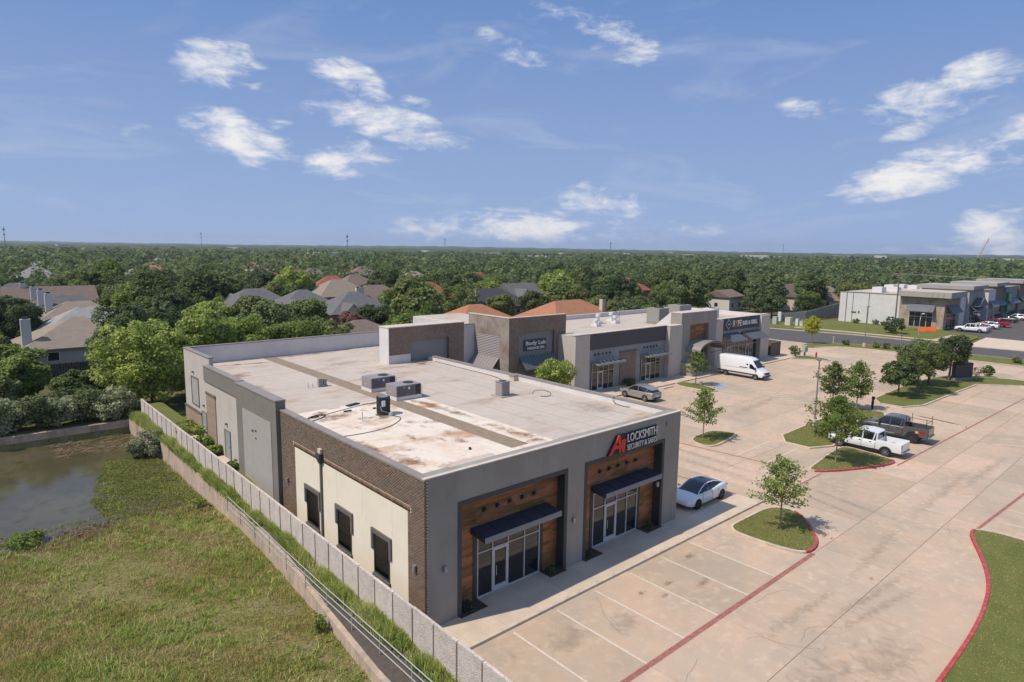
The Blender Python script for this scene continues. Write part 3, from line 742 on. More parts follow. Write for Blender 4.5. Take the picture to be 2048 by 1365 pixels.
island('curved lawn island with red kerb between the stalls and the drive aisle', [(34.5, 19.2), (37, 19.2), (39.9, 19.15), (40.75, 18.0), (40.1, 16.8), (38.5, 15.5), (37.4, 14.75), (36.3, 14.38), (35.3, 14.4), (34.75, 14.9), (34.45, 16.8)], 2, red=lambda x, y: (x > 35.2 and y < 15.2) or (x > 37.5 and y < 17.6 and y < 15.0 + (x-37.4)*.95))
island('triangular lawn island with red kerb in front of the two pickup trucks', [(49.15, 20.8), (52, 21.1), (55.0, 21.45), (58.3, 21.6), (57.75, 19), (57.4, 17.2), (56.4, 16.85), (54.3, 17.45), (51, 19.0), (49.6, 19.9)], 2, red=lambda x, y: y < 20.3 and x < 57.2 and y < 21.2 - (x-49)*.53 + .4)
island('broad lawn median around the lamp post behind the pickup trucks', [(55.05, 21.9), (55.0, 26.5), (62.8, 26.75), (73.6, 27.0), (74.4, 29.4), (72, 29.6), (71.2, 27.4), (74.2, 26.5), (73.9, 22.5), (64, 22.4)], 1)
island('small lawn island at the end of the middle stalls', [(48.3, 29.4), (48.9, 31.1), (50.7, 31.5), (53.4, 31.65), (54.35, 29.8), (54.2, 29.3), (51.5, 28.8), (49.0, 28.55)], 2)
island('large lawn with long curving red kerb in the lower right corner', [(45.5, 9.25), (44.2, 8.75), (42.5, 8.05), (40.9, 7.45), (38.8, 6.85), (36.1, 6.45), (33.4, 6.25), (30.6, 6.2), (28.2, 6.2), (23, 6.2), (20, 5.8), (20, -5.8), (46.5, -6), (46.9, -5), (46.85, 6.4), (46.9, 8.0), (46.5, 9.2)], 2, red=lambda x, y: y > 5.9 and x < 46.4)
island('small lawn island with one slim tree in front of the shopfront canopies', [(68.3, 46.4), (70.9, 46.35), (71.1, 44.3), (70.5, 41.6), (69.6, 40.5), (68.6, 40.7), (68.1, 42.5)], 2)
island('lawn island holding the red hydrant at the lot corner', [(99.8, 46.5), (105.0, 46.2), (105.3, 43.6), (104.6, 41.6), (103.2, 41.6), (102.2, 43.8), (100.6, 45.6)], 2)
island('long lawn median with the dark trees across the lot', [(78.2, 22.0), (78.2, 26.8), (87, 27.1), (95.5, 27.35), (103, 26.2), (108.3, 22.9), (108.6, 6), (104, 6), (103.5, 21.2), (90, 21.7)], 1)
island('lawn strip between the far stalls and the road', [(114.6, 49.6), (117.8, 52.7), (123.5, 51.4), (126.6, 46.2), (129.9, 39), (130.2, 30), (130.6, 8), (130.6, -40), (122.6, -40), (122.6, 8), (122.4, 37), (121.5, 45), (119.6, 48.2)], 1, red=lambda x, y: x < 116.5 and y > 48)
island('narrow planted divider between the truck stall and the empty stalls', [(74.9, 21.4), (75.6, 21.4), (74.6, 16.3), (73.9, 16.3)], 1, m='mulch', kw=.12)
# road, driveway and the asphalt lot of the far shops
rnear = [(119, 140), (120.4, 64), (121, 54.5), (124, 51.6), (127.4, 46.9), (130.4, 39), (130.6, 30), (131, 22), (131, -80)]
rfar = [(136, 140), (138.4, 69.3), (139.6, 62), (142, 52), (142.3, 40.7), (142.2, 33), (143.6, 24), (144, -80)]
tag(MB().prism(rnear + rfar[::-1], -.2, -.03).build('road', 'asphalt'), kind='structure')
far_lot = MB().prism([(143.5, -80), (143.5, 24), (142.6, 33), (150, 33.2), (161, 33.9), (165.5, 37), (165.5, 42.2), (330, 42.2), (330, -80)], -.2, -.045).build('far_parking_lot', 'asphalt')
tag(far_lot, kind='structure')
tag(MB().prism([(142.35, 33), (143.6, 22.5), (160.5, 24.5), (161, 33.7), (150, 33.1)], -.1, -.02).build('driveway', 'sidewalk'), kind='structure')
lawn2 = MB().prism([(140.4, 72), (141.6, 58), (143.0, 48), (143.2, 34.2), (158, 34.4), (162.5, 35.6), (165.3, 41.5), (168, 43.5), (169, 67), (160, 72)], -.2, .06).build('far_lawn', 'lawn'); tag(lawn2, kind='structure')
kb = MB()
for i in range(len(rfar)-1):
    a, b = Vector(rfar[i]), Vector(rfar[i+1]); d = (b-a).normalized(); n = Vector((d.y, -d.x))*-.45
    if a.y < 30: continue
    kb.hexa([(a.x, a.y, -.1), (b.x, b.y, -.1), (b.x-n.x, b.y-n.y, -.1), (a.x-n.x, a.y-n.y, -.1), (a.x, a.y, .1), (b.x, b.y, .1), (b.x-n.x, b.y-n.y, .1), (a.x-n.x, a.y-n.y, .1)])
tag(kb.build('road_kerb', 'kerb'), kind='structure')
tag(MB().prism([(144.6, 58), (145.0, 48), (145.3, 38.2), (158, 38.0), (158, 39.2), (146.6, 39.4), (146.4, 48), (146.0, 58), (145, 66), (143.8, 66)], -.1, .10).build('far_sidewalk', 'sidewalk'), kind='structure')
box('wheel_stop', 'kerb', lot, 65.3, 67.4, 45.45, 45.62, 0, .13)
box('wheel_stop', 'kerb', lot, 62.2, 64.0, 45.45, 45.62, 0, .13)

# ================================================================== near shop (building with the locksmith sign)
A = thing('retail_building', 'near grey shop building with brick flank, flat cream roof and red locksmith sign', 'building', (14.65, 21.95, 0))
FY, AX0, AX1, PZ = 21.95, 14.65, 33.47, 7.03
def bx(n, m, p, *b, **k): return MB().box(*b).build(n, m, p, **k)
# front wall with two tall recesses
w = MB()
w.box(14.80, 16.42, FY, 22.69, 0, PZ).box(23.47, 24.80, FY, 22.69, 0, PZ).box(31.90, AX1, FY, 22.69, 0, PZ)
w.box(16.42, 23.47, FY, 22.60, 5.57, PZ).box(24.80, 31.90, FY, 22.60, 5.57, PZ)
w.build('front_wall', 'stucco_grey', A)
bx('front_cap', 'cap_light', A, 14.60, AX1+.04, FY-.05, FY+.16, PZ, PZ+.05)
MB().box(14.78, 33.3, 22.7, 23.0, 0, 6.58).build('back_wall', 'charcoal', A)
def storefront(parent, x0, x1, z0, z1, y, mull, door, tz, cols='alu', glass='glass_dark', fw=.055, name='storefront'):
    """aluminium frame with separate panes and a door leaf; faces -Y"""
    m = MB(); d0, d1 = y-.05, y+.06
    xs_ = [x0] + list(mull) + [x1]
    for x in xs_: m.box(x-fw/2, x+fw/2, d0, d1, z0, z1)
    for a, b in zip(xs_[:-1], xs_[1:]):
        m.box(a+fw/2, b-fw/2, d0+.004, d1, z1-fw, z1); m.box(a+fw/2, b-fw/2, d0+.004, d1, tz, tz+fw)
        if not door or abs(a-door[0]) > .02: m.box(a+fw/2, b-fw/2, d0+.004, d1, z0, z0+fw*1.2)
    sf = m.build(name, cols, parent)
    for a, b in zip(xs_[:-1], xs_[1:]):
        MB().box(a+fw/2, b-fw/2, y, y+.012, tz+fw, z1-fw).build('pane', glass, sf)
        if door and abs(a-door[0]) < .02:
            dm = MB(); st = .11
            dm.box(a+fw/2, a+fw/2+st, d0-.01, d1-.02, z0+.02, tz).box(b-fw/2-st, b-fw/2, d0-.01, d1-.02, z0+.02, tz)
            dm.box(a+fw/2+st, b-fw/2-st, d0-.006, d1-.02, z0+.02, z0+.30).box(a+fw/2+st, b-fw/2-st, d0-.006, d1-.02, tz-.13, tz)
            dm.tube([(a+.2, d0-.06, z0+.85), (a+.2, d0-.06, z0+1.35)], .016)
            dm.build('door', cols, sf)
            MB().box(a+fw/2+st, b-fw/2-st, y-.01, y+.002, z0+.30, tz-.13).build('pane', glass, sf)
        else:
            MB().box(a+fw/2, b-fw/2, y, y+.012, z0+fw*1.2, tz).build('pane', glass, sf)
    return sf
def planks(parent, x0, x1, z0, z1, y, holes, name='wood_cladding', ph=.195, lens=(.7, 1.0, 1.35, 1.75), seed=1):
    """staggered boards, each its own piece, cut around rectangular holes"""
    rr = random.Random(seed)
    p = MB().box(x0, x1, y+.02, y+.04, z0, z1).build(name, 'charcoal', parent)
    org = ORG[p.name]; me = {}
    z = z0
    while z < z1 - .03:
        h = min(ph, z1-z)
        segs = [(x0, x1)]
        for (a, b, c, d) in holes:
            if z + h*.5 > c and z + h*.5 < d:
                segs = [s for q in segs for s in ((q[0], min(q[1], a)), (max(q[0], b), q[1])) if s[1]-s[0] > .02]
        for (a, b) in segs:
            x = a
            first = True
            while x < b - .02:
                l = rr.choice(lens)*(rr.uniform(.3, 1) if first else 1); first = False
                if b - (x+l) < .25: l = b - x
                k = (round(l, 3), round(h, 3))
                if k not in me: me[k] = MB().box(-l/2+.003, l/2-.003, 0, .03, .003, h-.003).mesh('plank', 'plank_wood')
                o = bpy.data.objects.new('plank', me[k]); link(o, p)
                o.location = (x+l/2-org.x, y-rr.uniform(0, .008)-org.y, z-org.z)
                x += l
        z += h
    return p
for i, (ox0, ox1, sx0, sx1, dr, mu) in enumerate(((16.42, 23.47, 18.07, 22.14, 18.99, (18.99, 20.0, 21.1)), (24.80, 31.90, 26.33, 30.27, 27.32, (27.32, 28.35, 29.3)))):
    t = MB()   # dark lining of the recess
    t.box(ox0-.02, ox0+.20, FY-.025, FY+.10, 0, 5.38).box(ox1-.20, ox1+.02, FY-.025, FY+.10, 0, 5.38).box(ox0-.02, ox1+.02, FY-.025, FY+.10, 5.38, 5.60)
    t.box(ox0+.004, ox0+.03, FY+.10, 22.66, 0, 5.38).box(ox1-.03, ox1-.004, FY+.10, 22.66, 0, 5.38).box(ox0+.03, ox1-.03, FY+.10, 22.60, 5.36, 5.39)
    t.build('recess_trim', 'charcoal', A)
    planks(A, ox0+.03, ox1-.03, .05, 5.36, 22.63, [(sx0-.28, sx1+.28, 0, 3.45)], seed=3+i)
    MB().box(sx0-.26, sx0-.03, 22.60, 22.69, .05, 3.43).box(sx1+.03, sx1+.26, 22.60, 22.69, .05, 3.43).box(sx0-.26, sx1+.26, 22.61, 22.69, 3.30, 3.43).build('storefront_jamb', 'charcoal', A)
    storefront(A, sx0, sx1, .10, 3.30, 22.64, mu, (dr,), 2.36)
    cx0, cx1 = (17.62, 22.60) if i == 0 else (26.05, 31.12)
    cn = MB().hexa([(cx0, 21.50, 3.42), (cx1, 21.50, 3.42), (cx1, 22.60, 3.52), (cx0, 22.60, 3.52), (cx0, 21.52, 3.70), (cx1, 21.52, 3.70), (cx1, 22.60, 3.80), (cx0, 22.60, 3.80)]).build('canopy', 'awning_navy', A, bevel=.012)
    MB().box(cx0-.01, cx1+.01, 21.475, 21.495, 3.41, 3.69).build('canopy_fascia', 'steel_grey', cn)
    for k in range(1, 5):
        x = cx0 + (cx1-cx0)*k/5.0
        MB().hexa([(x-.012, 21.53, 3.702), (x+.012, 21.53, 3.702), (x+.012, 22.59, 3.802), (x-.012, 22.59, 3.802), (x-.012, 21.53, 3.722), (x+.012, 21.53, 3.722), (x+.012, 22.59, 3.822), (x-.012, 22.59, 3.822)]).build('seam', 'awning_navy', cn)
    for k in range(5):
        x = (18.43 if i == 0 else 26.75) + .81*k*(1 if i == 0 else .98)
        b = MB().hexa([(x-.07, 22.44, 4.50), (x+.07, 22.44, 4.50), (x+.07, 22.62, 4.38), (x-.07, 22.62, 4.38), (x-.07, 22.44, 4.58), (x+.07, 22.44, 4.58), (x+.07, 22.62, 4.62), (x-.07, 22.62, 4.62)])
        b.build('accent_light', 'charcoal', A)
    text('100' if i == 0 else '110', .16, .01, 'sign_white', A, (dr+.30), 22.60, 2.62, .34, name='suite_number') if False else None
    for bx0, bx1 in ((ox0+.05, sx0-.02), (sx1+.05, ox1-.05)):
        MB().box(bx0, bx1, 21.75, 22.58, .06, .115).build('planting_bed', 'mulch', A)
def wall_lamp(parent, x, y, z, axis):
    m = MB()
    if axis == 'Y': m.cyl((x, y-.10), .085, z-.13, z+.15, 14).box(x-.04, x+.04, y-.1, y, z-.05, z+.05)
    else: m.cyl((x-.10, y), .085, z-.13, z+.15, 14).box(x-.1, x, y-.04, y+.04, z-.05, z+.05)
    m.build('wall_lamp', 'galvanised', parent, smooth=40)
for x, z in ((15.65, 2.72), (24.12, 2.68), (31.25, 2.9)): wall_lamp(A, x if x != 24.12 else 23.95, FY, z, 'Y')
wall_lamp(A, 14.65, 22.66, 2.8, 'X'); wall_lamp(A, 14.65, 36.45, 2.9, 'X')
# lettering
text('A', 1.0, .08, 'sign_red', A, 26.50, FY-.17, 5.66, 1.10, bold=.02, shear=.30, label='large red slanted letter A of the locksmith sign')
text('1', .98, .08, 'sign_red', A, 27.50, FY-.17, 5.68, .42, bold=.03, shear=.05, label='large red figure 1 of the locksmith sign')
MB().hexa([(26.46, FY-.12, 5.62), (28.0, FY-.12, 5.62), (28.0, FY-.01, 5.62), (26.46, FY-.01, 5.62), (27.25, FY-.12, 6.64), (27.98, FY-.12, 6.64), (27.98, FY-.01, 6.64), (27.25, FY-.01, 6.64)]).build('sign_backing', 'black_plastic', A)
text('LOCKSMITH', .47, .05, 'sign_white', A, 28.14, FY-.14, 6.12, 2.74, bold=-.004, label='white raised letters reading LOCKSMITH')
text('SECURITY & SAFES', .32, .05, 'sign_white', A, 28.14, FY-.14, 5.66, 2.74, bold=-.004, label='white raised letters reading SECURITY & SAFES')
MB().box(28.08, 30.94, FY-.09, FY-.01, 6.07, 6.63).box(28.08, 30.94, FY-.09, FY-.01, 5.62, 6.0).build('sign_backing', 'black_plastic', A)
MB().cyl((32.0, FY-.07), .05, 6.35, 6.62, 10).build('alarm_siren', 'stucco_grey', A)
# left flank: brick over a rendered field
bx('left_wall', 'mortar', A, AX0, 14.98, FY+.002, 37.42, 0, 6.95)
bx('rendered_panel', 'stucco_cream', A, AX0-.012, AX0+.02, 23.28, 35.34, .05, 5.222)
for y in (24.6, 27.4, 30.1, 32.9):
    bx('panel_joint', 'stucco_beige', A, AX0-.0135, AX0+.0, y-.008, y+.008, 3.6, 5.25)
def brick_face(parent):
    bw, bh, j = .197, .055, .0185
    vs, fs = [], []
    def add(y0, y1, z0, z1, x=AX0, d=.011):
        n = len(vs)
        vs.extend([(x, y0, z0), (x, y1, z0), (x, y1, z1), (x, y0, z1), (x-d, y0, z0), (x-d, y1, z0), (x-d, y1, z1), (x-d, y0, z1)])
        fs.extend([(n+4, n+7, n+6, n+5), (n, n+4, n+5, n+1), (n+3, n+2, n+6, n+7), (n, n+3, n+7, n+4), (n+1, n+5, n+6, n+2)])
    row = 0; z = .02
    while z < 6.93:
        off = 0 if row % 2 else (bw+j)/2
        y = FY - .011 - (bw+j) + off
        while y < 37.40:
            a, b = max(y, FY-.011), min(y+bw, 37.40)
            if b - a > .03:
                if z + bh > 5.29 and z < 5.48 and b > 23.06 and a < 35.56:
                    if a < 23.0: add(a, 23.06, z, z+bh)
                    if b > 35.62: add(35.56, b, z, z+bh)
                elif z < 5.29:
                    if a < 23.28-.10 and b > 23.28-.10: add(a, 23.27, z, z+bh)
                    elif a < 35.35 and b > 35.45: add(35.36, b, z, z+bh)
                    elif b <= 23.28-.10 or a >= 35.35: add(a, b, z, z+bh)
                else: add(a, b, z, z+bh)
            y += bw + j
        z += bh + j; row += 1
    o = ORG[parent.name]
    v = np.array(vs) - np.array(o)
    ob = np_obj('brickwork', v, fs, 'brick_dark', parent); ob['kind'] = 'stuff'; ORG[ob.name] = o
    vs.clear(); fs.clear()
    y = 23.28-.2
    while y < 35.50: add(y, y+.060, 5.236, 5.498, d=.0115); y += .0755
    z = .05
    ob = np_obj('soldier_course', np.array(vs)-np.array(o), fs, 'brick_soldier', parent); ob['kind'] = 'stuff'
    vs.clear(); fs.clear()
    row, z = 0, .02
    while z < 6.93:   # brick ends turning the front corner
        l = .10 if row % 2 else .15
        n = len(vs); y = FY
        vs.extend([(AX0-.011, y-.011, z), (AX0+l, y-.011, z), (AX0+l, y-.011, z+bh), (AX0-.011, y-.011, z+bh), (AX0-.011, y+.05, z), (AX0+l, y+.05, z), (AX0+l, y+.05, z+bh), (AX0-.011, y+.05, z+bh)])
        fs.extend([(n, n+1, n+2, n+3), (n+1, n+5, n+6, n+2), (n+3, n+2, n+6, n+7), (n, n+4, n+5, n+1)])
        z += bh + j; row += 1
    ob = np_obj('brick_quoin', np.array(vs)-np.array(o), fs, 'brick_dark', parent); ob['kind'] = 'stuff'
brick_face(A)
MB().box(AX0-.03, 15.02, FY-.02, 37.45, 6.95, 7.04).build('left_cap', 'cap_metal', A)
MB().box(14.98, 15.02, FY+.4, 37.3, 6.4, 6.95).build('left_parapet_lining', 'roof_membrane', A)
for k, (y0, y1) in enumerate(((24.85, 26.28), (28.58, 30.06), (32.30, 33.86))):
    wn = MB().box(AX0-.05, AX0-.014, y0, y1, 1.18, 1.26).box(AX0-.05, AX0-.014, y0, y0+.06, 1.26, 3.2).box(AX0-.05, AX0-.014, y1-.06, y1, 1.26, 3.2).box(AX0-.05, AX0-.014, y0+.06, y1-.06, 3.14, 3.2).build('window', 'charcoal', A)
    bx('pane', 'glass_window', wn, AX0-.03, AX0-.016, y0+.06, y1-.06, 1.26, 3.14)
    MB().box(AX0-.10, AX0-.014, y0-.20, y1+.20, 3.2, 3.42).box(AX0-.10, AX0-.014, y0-.20, y0-.02, 2.35, 3.2).box(AX0-.10, AX0-.014, y1+.02, y1+.20, 2.35, 3.2).build('window_surround', 'trim_brown', wn)
    MB().box(AX0-.12, AX0-.014, y0-.06, y1+.06, .98, 1.17).build('window_sill', 'trim_brown', wn)
ds = MB().box(AX0-.12, AX0-.016, 31.78, 31.92, .1, 5.45).build('downspout', 'trim_brown', A)
MB().hexa([(AX0-.15, 31.74, 5.15), (AX0-.016, 31.74, 5.15), (AX0-.016, 31.96, 5.15), (AX0-.15, 31.96, 5.15), (AX0-.26, 31.62, 5.5), (AX0-.016, 31.62, 5.5), (AX0-.016, 32.08, 5.5), (AX0-.26, 32.08, 5.5)]).box(AX0-.26, AX0-.016, 31.62, 32.08, 5.5, 5.72).build('conductor_head', 'charcoal', ds)
bx('scupper', 'cap_light', ds, AX0-.16, AX0-.016, 31.68, 32.02, 5.74, 5.98)
# rear wing on the same flank
bx('wing_wall', 'stucco_warm', A, 14.40, 15.0, 37.43, 44.38, 0, 7.52)
bx('wing_panel', 'stucco_panel', A, 14.37, 14.41, 38.25, 43.15, .3, 6.05)
MB().box(14.36, 15.02, 37.40, 44.42, 7.52, 7.60).build('wing_cap', 'cap_metal', A)
for y, z, l in ((41.2, 4.85, .3), (40.7, 4.95, .2), (40.75, 4.45, .12)): MB().box(14.33, 14.37, y, y+l, z, z+.1).build('conduit_bracket', 'charcoal', A)
MB().box(14.65, 15.0, 44.40, 52.0, 0, 6.45).build('rear_wall', 'stucco_beige', A)
MB().box(14.56, 15.0, 44.39, 52.05, 6.45, 7.56).build('rear_fascia', 'stucco_warm', A)
MB().box(14.60, 14.66, 44.39, 52.03, 6.36, 6.46).build('fascia_mould', 'stucco_warm', A)
MB().box(14.52, 15.02, 44.43, 52.08, 7.56, 7.64).build('rear_cap', 'cap_metal', A)
MB().box(14.59, 14.66, 49.66, 51.8, 1.0, 5.45).build('brick_pilaster', 'brick_tan', A)
MB().box(14.55, 14.66, 49.58, 51.88, 5.45, 5.62).build('pilaster_cap', 'trim_brown', A)
def side_door(y0, y1, z0, X):
    d = MB().box(X-.03, X+.01, y0, y1, z0, z0+2.05).build('service_door', 'stucco_blue_grey', A)
    MB().box(X-.06, X-.002, y0-.1, y0-.004, z0, z0+2.15).box(X-.06, X-.002, y1+.004, y1+.1, z0, z0+2.15).box(X-.06, X-.002, y0-.004, y1+.004, z0+2.06, z0+2.15).build('door_frame', 'stucco_warm', d)
    MB().box(X-.10, X-.03, y0+.08, y0+.2, z0+.95, z0+1.0).build('handle', 'galvanised', d)
side_door(46.72, 47.75, 1.42, 14.65); side_door(53.3, 54.35, 1.42, 15.0)
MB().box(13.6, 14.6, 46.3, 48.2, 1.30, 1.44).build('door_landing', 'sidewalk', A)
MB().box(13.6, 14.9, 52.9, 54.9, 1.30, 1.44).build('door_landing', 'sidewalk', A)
for y, z, X in ((47.3, 3.95, 14.65), (53.8, 4.0, 15.0), (56.3, 6.35, 15.0)): MB().box(X-.14, X, y-.1, y+.1, z, z+.12).build('wall_pack_light', 'trim_brown', A)
MB().box(15.0, 15.3, 52.02, 58.9, 0, 8.08).build('end_wall', 'stucco_beige', A)
MB().box(14.96, 15.34, 52.0, 58.94, 8.08, 8.16).build('end_cap', 'cap_metal', A)
MB().box(14.92, 15.0, 54.45, 58.9, 0, 3.15).build('brick_wainscot', 'brick_tan', A)
MB().box(14.88, 15.0, 54.42, 58.94, 3.15, 3.32).build('wainscot_cap', 'trim_brown', A)
bw_ = MB().box(14.985, 15.001, 55.1, 56.9, 3.75, 5.95).build('blind_window', 'stucco_panel', A)
MB().box(14.95, 14.999, 55.0, 55.1, 3.65, 6.05).box(14.95, 14.999, 56.9, 57.0, 3.65, 6.05).box(14.95, 14.999, 55.1, 56.9, 5.95, 6.05).box(14.95, 14.999, 55.1, 56.9, 3.65, 3.75).build('window_frame', 'trim_brown', bw_)
MB().box(14.90, 14.96, 52.45, 52.55, 2.6, 5.6).build('downspout', 'trim_brown', A)
MB().box(15.3, 33.5, 58.6, 58.9, 0, 8.08).build('rear_parapet', 'stucco_white', A)
MB().box(15.34, 46.2, 58.56, 58.94, 8.082, 8.16).build('rear_cap', 'cap_metal', A)
# roofs
MB().box(15.02, 24.12, 22.6, 37.45, 6.3, 6.60).build('roof', 'roof_unit', A, label='bright cream flat roof with rust stains over the corner unit')
r2 = MB().prism([(24.12, 22.6), (33.17, 22.6), (33.17, 48.7), (30.0, 48.7), (30.0, 58.6), (15.12, 58.6), (15.12, 37.45), (24.12, 37.45)], 6.3, 6.598)
r2.build('roof', 'roof_membrane', A, label='beige flat roof of the rear and right units')
MB().box(21.38, 22.56, 24.0, 37.45, 6.60, 6.612).box(21.45, 22.6, 37.46, 58.3, 6.598, 6.61).build('roof_walkway', 'roof_walkway', A)
for k in range(1, 5):
    x = 24.12 + 1.85*k
    bx('membrane_seam', 'roof_seam', A, x-.02, x+.02, 22.65, 48.6, 6.598, 6.603)
for y in (28.2, 33.0): bx('membrane_seam', 'roof_seam', A, 15.1, 24.0, y-.015, y+.015, 6.60, 6.604)
for y in (44.5, 50.2, 54.6): bx('membrane_seam', 'roof_seam', A, 15.1, 30, y-.015, y+.015, 6.598, 6.603)
MB().box(15.4, 24.0, 22.60, 22.86, 6.3, 6.90).box(24.1, 33.17, 22.60, 22.86, 6.3, 6.88).build('front_parapet_lining', 'roof_unit', A)
MB().box(16.9, 19.4, 22.88, 23.35, 6.60, 6.90).build('roof_curb', 'roof_membrane', A)
for (x, y, a, b, r, m) in ((17.3, 35.3, 2.0, .9, .3, 'rust_stain'), (16.6, 36.3, 1.6, .6, .6, 'rust_stain'), (18.6, 33.9, 1.0, .5, 0, 'rust_stain'), (23.3, 34.3, .55, 2.6, .05, 'rust_stain'), (23.4, 31.5, .45, 2.0, 0, 'dark_stain'), (23.4, 25.6, .6, 2.4, 0, 'rust_stain'), (23.2, 24.2, .9, .7, 0, 'dark_stain'), (17.6, 23.8, 2.2, .6, 0, 'rust_stain'), (20.8, 23.3, 2.4, .35, 0, 'rust_stain'), (15.7, 29, .5, 3.0, 0, 'rust_stain'), (19.4, 33.3, .8, .5, 0, 'dark_stain'), (16.2, 25.5, .8, 1.8, .2, 'rust_stain'), (20.6, 36.9, 1.2, .4, 0, 'rust_stain'),
                           (19.2, 56.3, 3.2, .5, -.15, 'rust_stain'), (25, 57.8, 4.5, .45, 0, 'rust_stain'), (17.0, 51.5, 1.6, 1.0, .6, 'rust_stain'), (16.4, 46.5, .9, 1.6, .3, 'rust_stain'), (26.0, 51.5, 2.6, 1.3, .2, 'grey_stain'), (25.4, 46.8, 1.2, .7, 0, 'grey_stain'), (31.5, 47.5, 1.6, .8, 0, 'rust_stain'), (31.5, 27, 1.6, 2.5, 0, 'grey_stain'), (27.5, 23.2, 3.5, .4, 0, 'rust_stain')):
    stain(x, y, 6.6145, a, b, r, m, A)
for k in range(5): MB().box(AX0-.034, 15.024, 24.6+2.6*k, 24.63+2.6*k, 6.945, 7.046).build('cap_seam', 'cap_metal', A)
for k in range(5): MB().box(33.126, AX1+.044, 23.6+2.8*k, 23.63+2.8*k, 6.955, 7.046).build('cap_seam', 'cap_metal', A)
for k in range(6): MB().box(16.6+3.0*k, 16.63+3.0*k, FY-.054, FY+.164, PZ-.004, PZ+.056).build('cap_seam', 'cap_light', A)
# right parapet
MB().box(33.17, AX1, 22.69, 37.0, 0, 6.96).build('right_wall', 'stucco_white', A)
MB().box(33.0, 33.30, 37.0, 48.7, 0, 6.96).build('right_wall', 'stucco_white', A)
MB().box(32.75, 33.17, 36.6, 37.15, 6.3, 6.96).build('parapet_pier', 'stucco_beige', A)
MB().box(33.13, AX1+.04, 22.12, 36.58, 6.96, 7.04).box(32.70, 33.51, 36.585, 37.2, 6.96, 7.05).box(32.96, 33.34, 37.205, 48.6, 6.96, 7.04).build('right_cap', 'cap_metal', A)
# rear brick screen wall with shutter panel
MB().box(28.87, 31.1, 48.70, 50.2, 7.35, 9.78).box(31.1, 35.35, 48.70, 50.2, 8.55, 9.78).box(35.35, 37.1, 48.70, 50.2, 0, 9.78).build('brick_screen', 'brick_wall', A)
MB().box(28.84, 28.868, 48.66, 50.24, 6.5, 9.78).build('screen_return', 'stucco_white', A)
MB().box(28.87, 31.1, 48.68, 50.2, 6.5, 7.35).build('screen_base', 'stucco_white', A)
MB().box(28.80, 37.14, 48.64, 50.26, 9.78, 9.86).build('screen_cap', 'cap_light', A)
sh = MB().box(31.1, 35.35, 49.0, 50.2, 0, 8.55).build('shutter_panel', 'slat_grey', A)
z = 3.0
while z < 8.5:
    MB().box(31.1, 35.35, 48.965, 48.999, z, z+.09).build('slat', 'slat_grey', sh); z += .2
MB().box(30.0, 37.1, 50.2, 58.6, 0, 6.6).build('rear_block', 'stucco_beige', A)
MB().box(30.0, 37.1, 50.21, 58.6, 6.601, 6.65).build('roof', 'roof_membrane', A)
MB().box(36.9, 37.12, 50.2, 58.9, 6.65, 7.2).build('rear_block_parapet', 'stucco_white', A)
MB().box(33.51, 46.2, 58.6, 58.9, 0, 8.08).build('rear_parapet', 'stucco_white', A)
MB().tube([(37.5, 50.9, 0), (37.5, 50.9, 8.2)], .07).build('gas_pipe', 'yellow_pipe', A)
MB().box(37.13, 37.5, 50.0, 50.5, 8.4, 9.6).build('meter_box', 'white_metal', A)

# ------------------------------------------------------------------ rooftop plant, each piece lifted off the roof on its own
def rtu(x, y, label):
    t = thing('rooftop_unit', label, 'air conditioner', (x, y, 6.612), 0, 'packaged rooftop air conditioners')
    MB().box(x-.02, x+1.98, y-.02, y+1.42, 6.612, 6.84).build('curb', 'white_metal', t)
    cs = MB().box(x, x+1.95, y, y+1.40, 6.84, 7.60).build('casing', 'hvac_case', t, bevel=.015)
    MB().box(x+.06, x+1.42, y-.012, y-.002, 6.90, 7.52).build('access_panel', 'hvac_panel', cs)
    MB().box(x+1.46, x+1.92, y-.012, y-.002, 6.88, 7.55).build('coil_grille', 'hvac_dark', cs)
    MB().box(x-.012, x-.002, y+.1, y+1.25, 6.92, 7.5).build('access_panel', 'hvac_case', cs)
    MB().cyl((x+1.35, y+.72), .36, 7.60, 7.635, 20).build('fan_guard', 'hvac_dark', t)
    MB().box(x+.9, x+1.05, y-.02, y-.013, 7.30, 7.46).box(x+.55, x+.63, y-.02, y-.013, 7.42, 7.48).build('rating_label', 'white_metal', cs)
    MB().box(x-.02, x-.013, y+.7, y+.85, 7.05, 7.2).build('warning_label', 'sign_orange', cs)
    MB().tube([(x+2.0, y+.1, 6.62), (x+2.08, y+.1, 6.7), (x+2.08, y+.1, 7.4), (x+1.94, y+.1, 7.45)], .02).build('conduit', 'galvanised', t)
rtu(22.13, 39.76, 'boxy grey rooftop air conditioner, the farther of the pair')
rtu(22.16, 36.46, 'boxy grey rooftop air conditioner, the nearer of the pair')
c = thing('condenser_unit', 'dark green upright condenser standing on the cream roof', 'air conditioner', (19.75, 34.05, 6.60))
X, Y = 19.75, 34.05
MB().box(X-.5, X+.42, Y-.12, Y+.12, 6.60, 6.66).box(X-.5, X+.42, Y-.4, Y-.3, 6.60, 6.66).build('sleeper', 'board_brown', c)
bd = MB().cyl((X, Y), .40, 6.66, 7.70, 28).build('casing', 'hvac_dark', c, smooth=30)
MB().cyl((X, Y), .42, 7.66, 7.72, 28).build('top_rim', 'hvac_dark', c, smooth=30)
MB().cyl((X, Y), .30, 7.72, 7.735, 24).build('fan_guard', 'steel_grey', c)
for k in range(22):
    a = 2*math.pi*k/22; MB().tube([(X+.405*math.cos(a), Y+.405*math.sin(a), 6.7), (X+.405*math.cos(a), Y+.405*math.sin(a), 7.66)], .012, 4).build('fin', 'hvac_dark', bd)
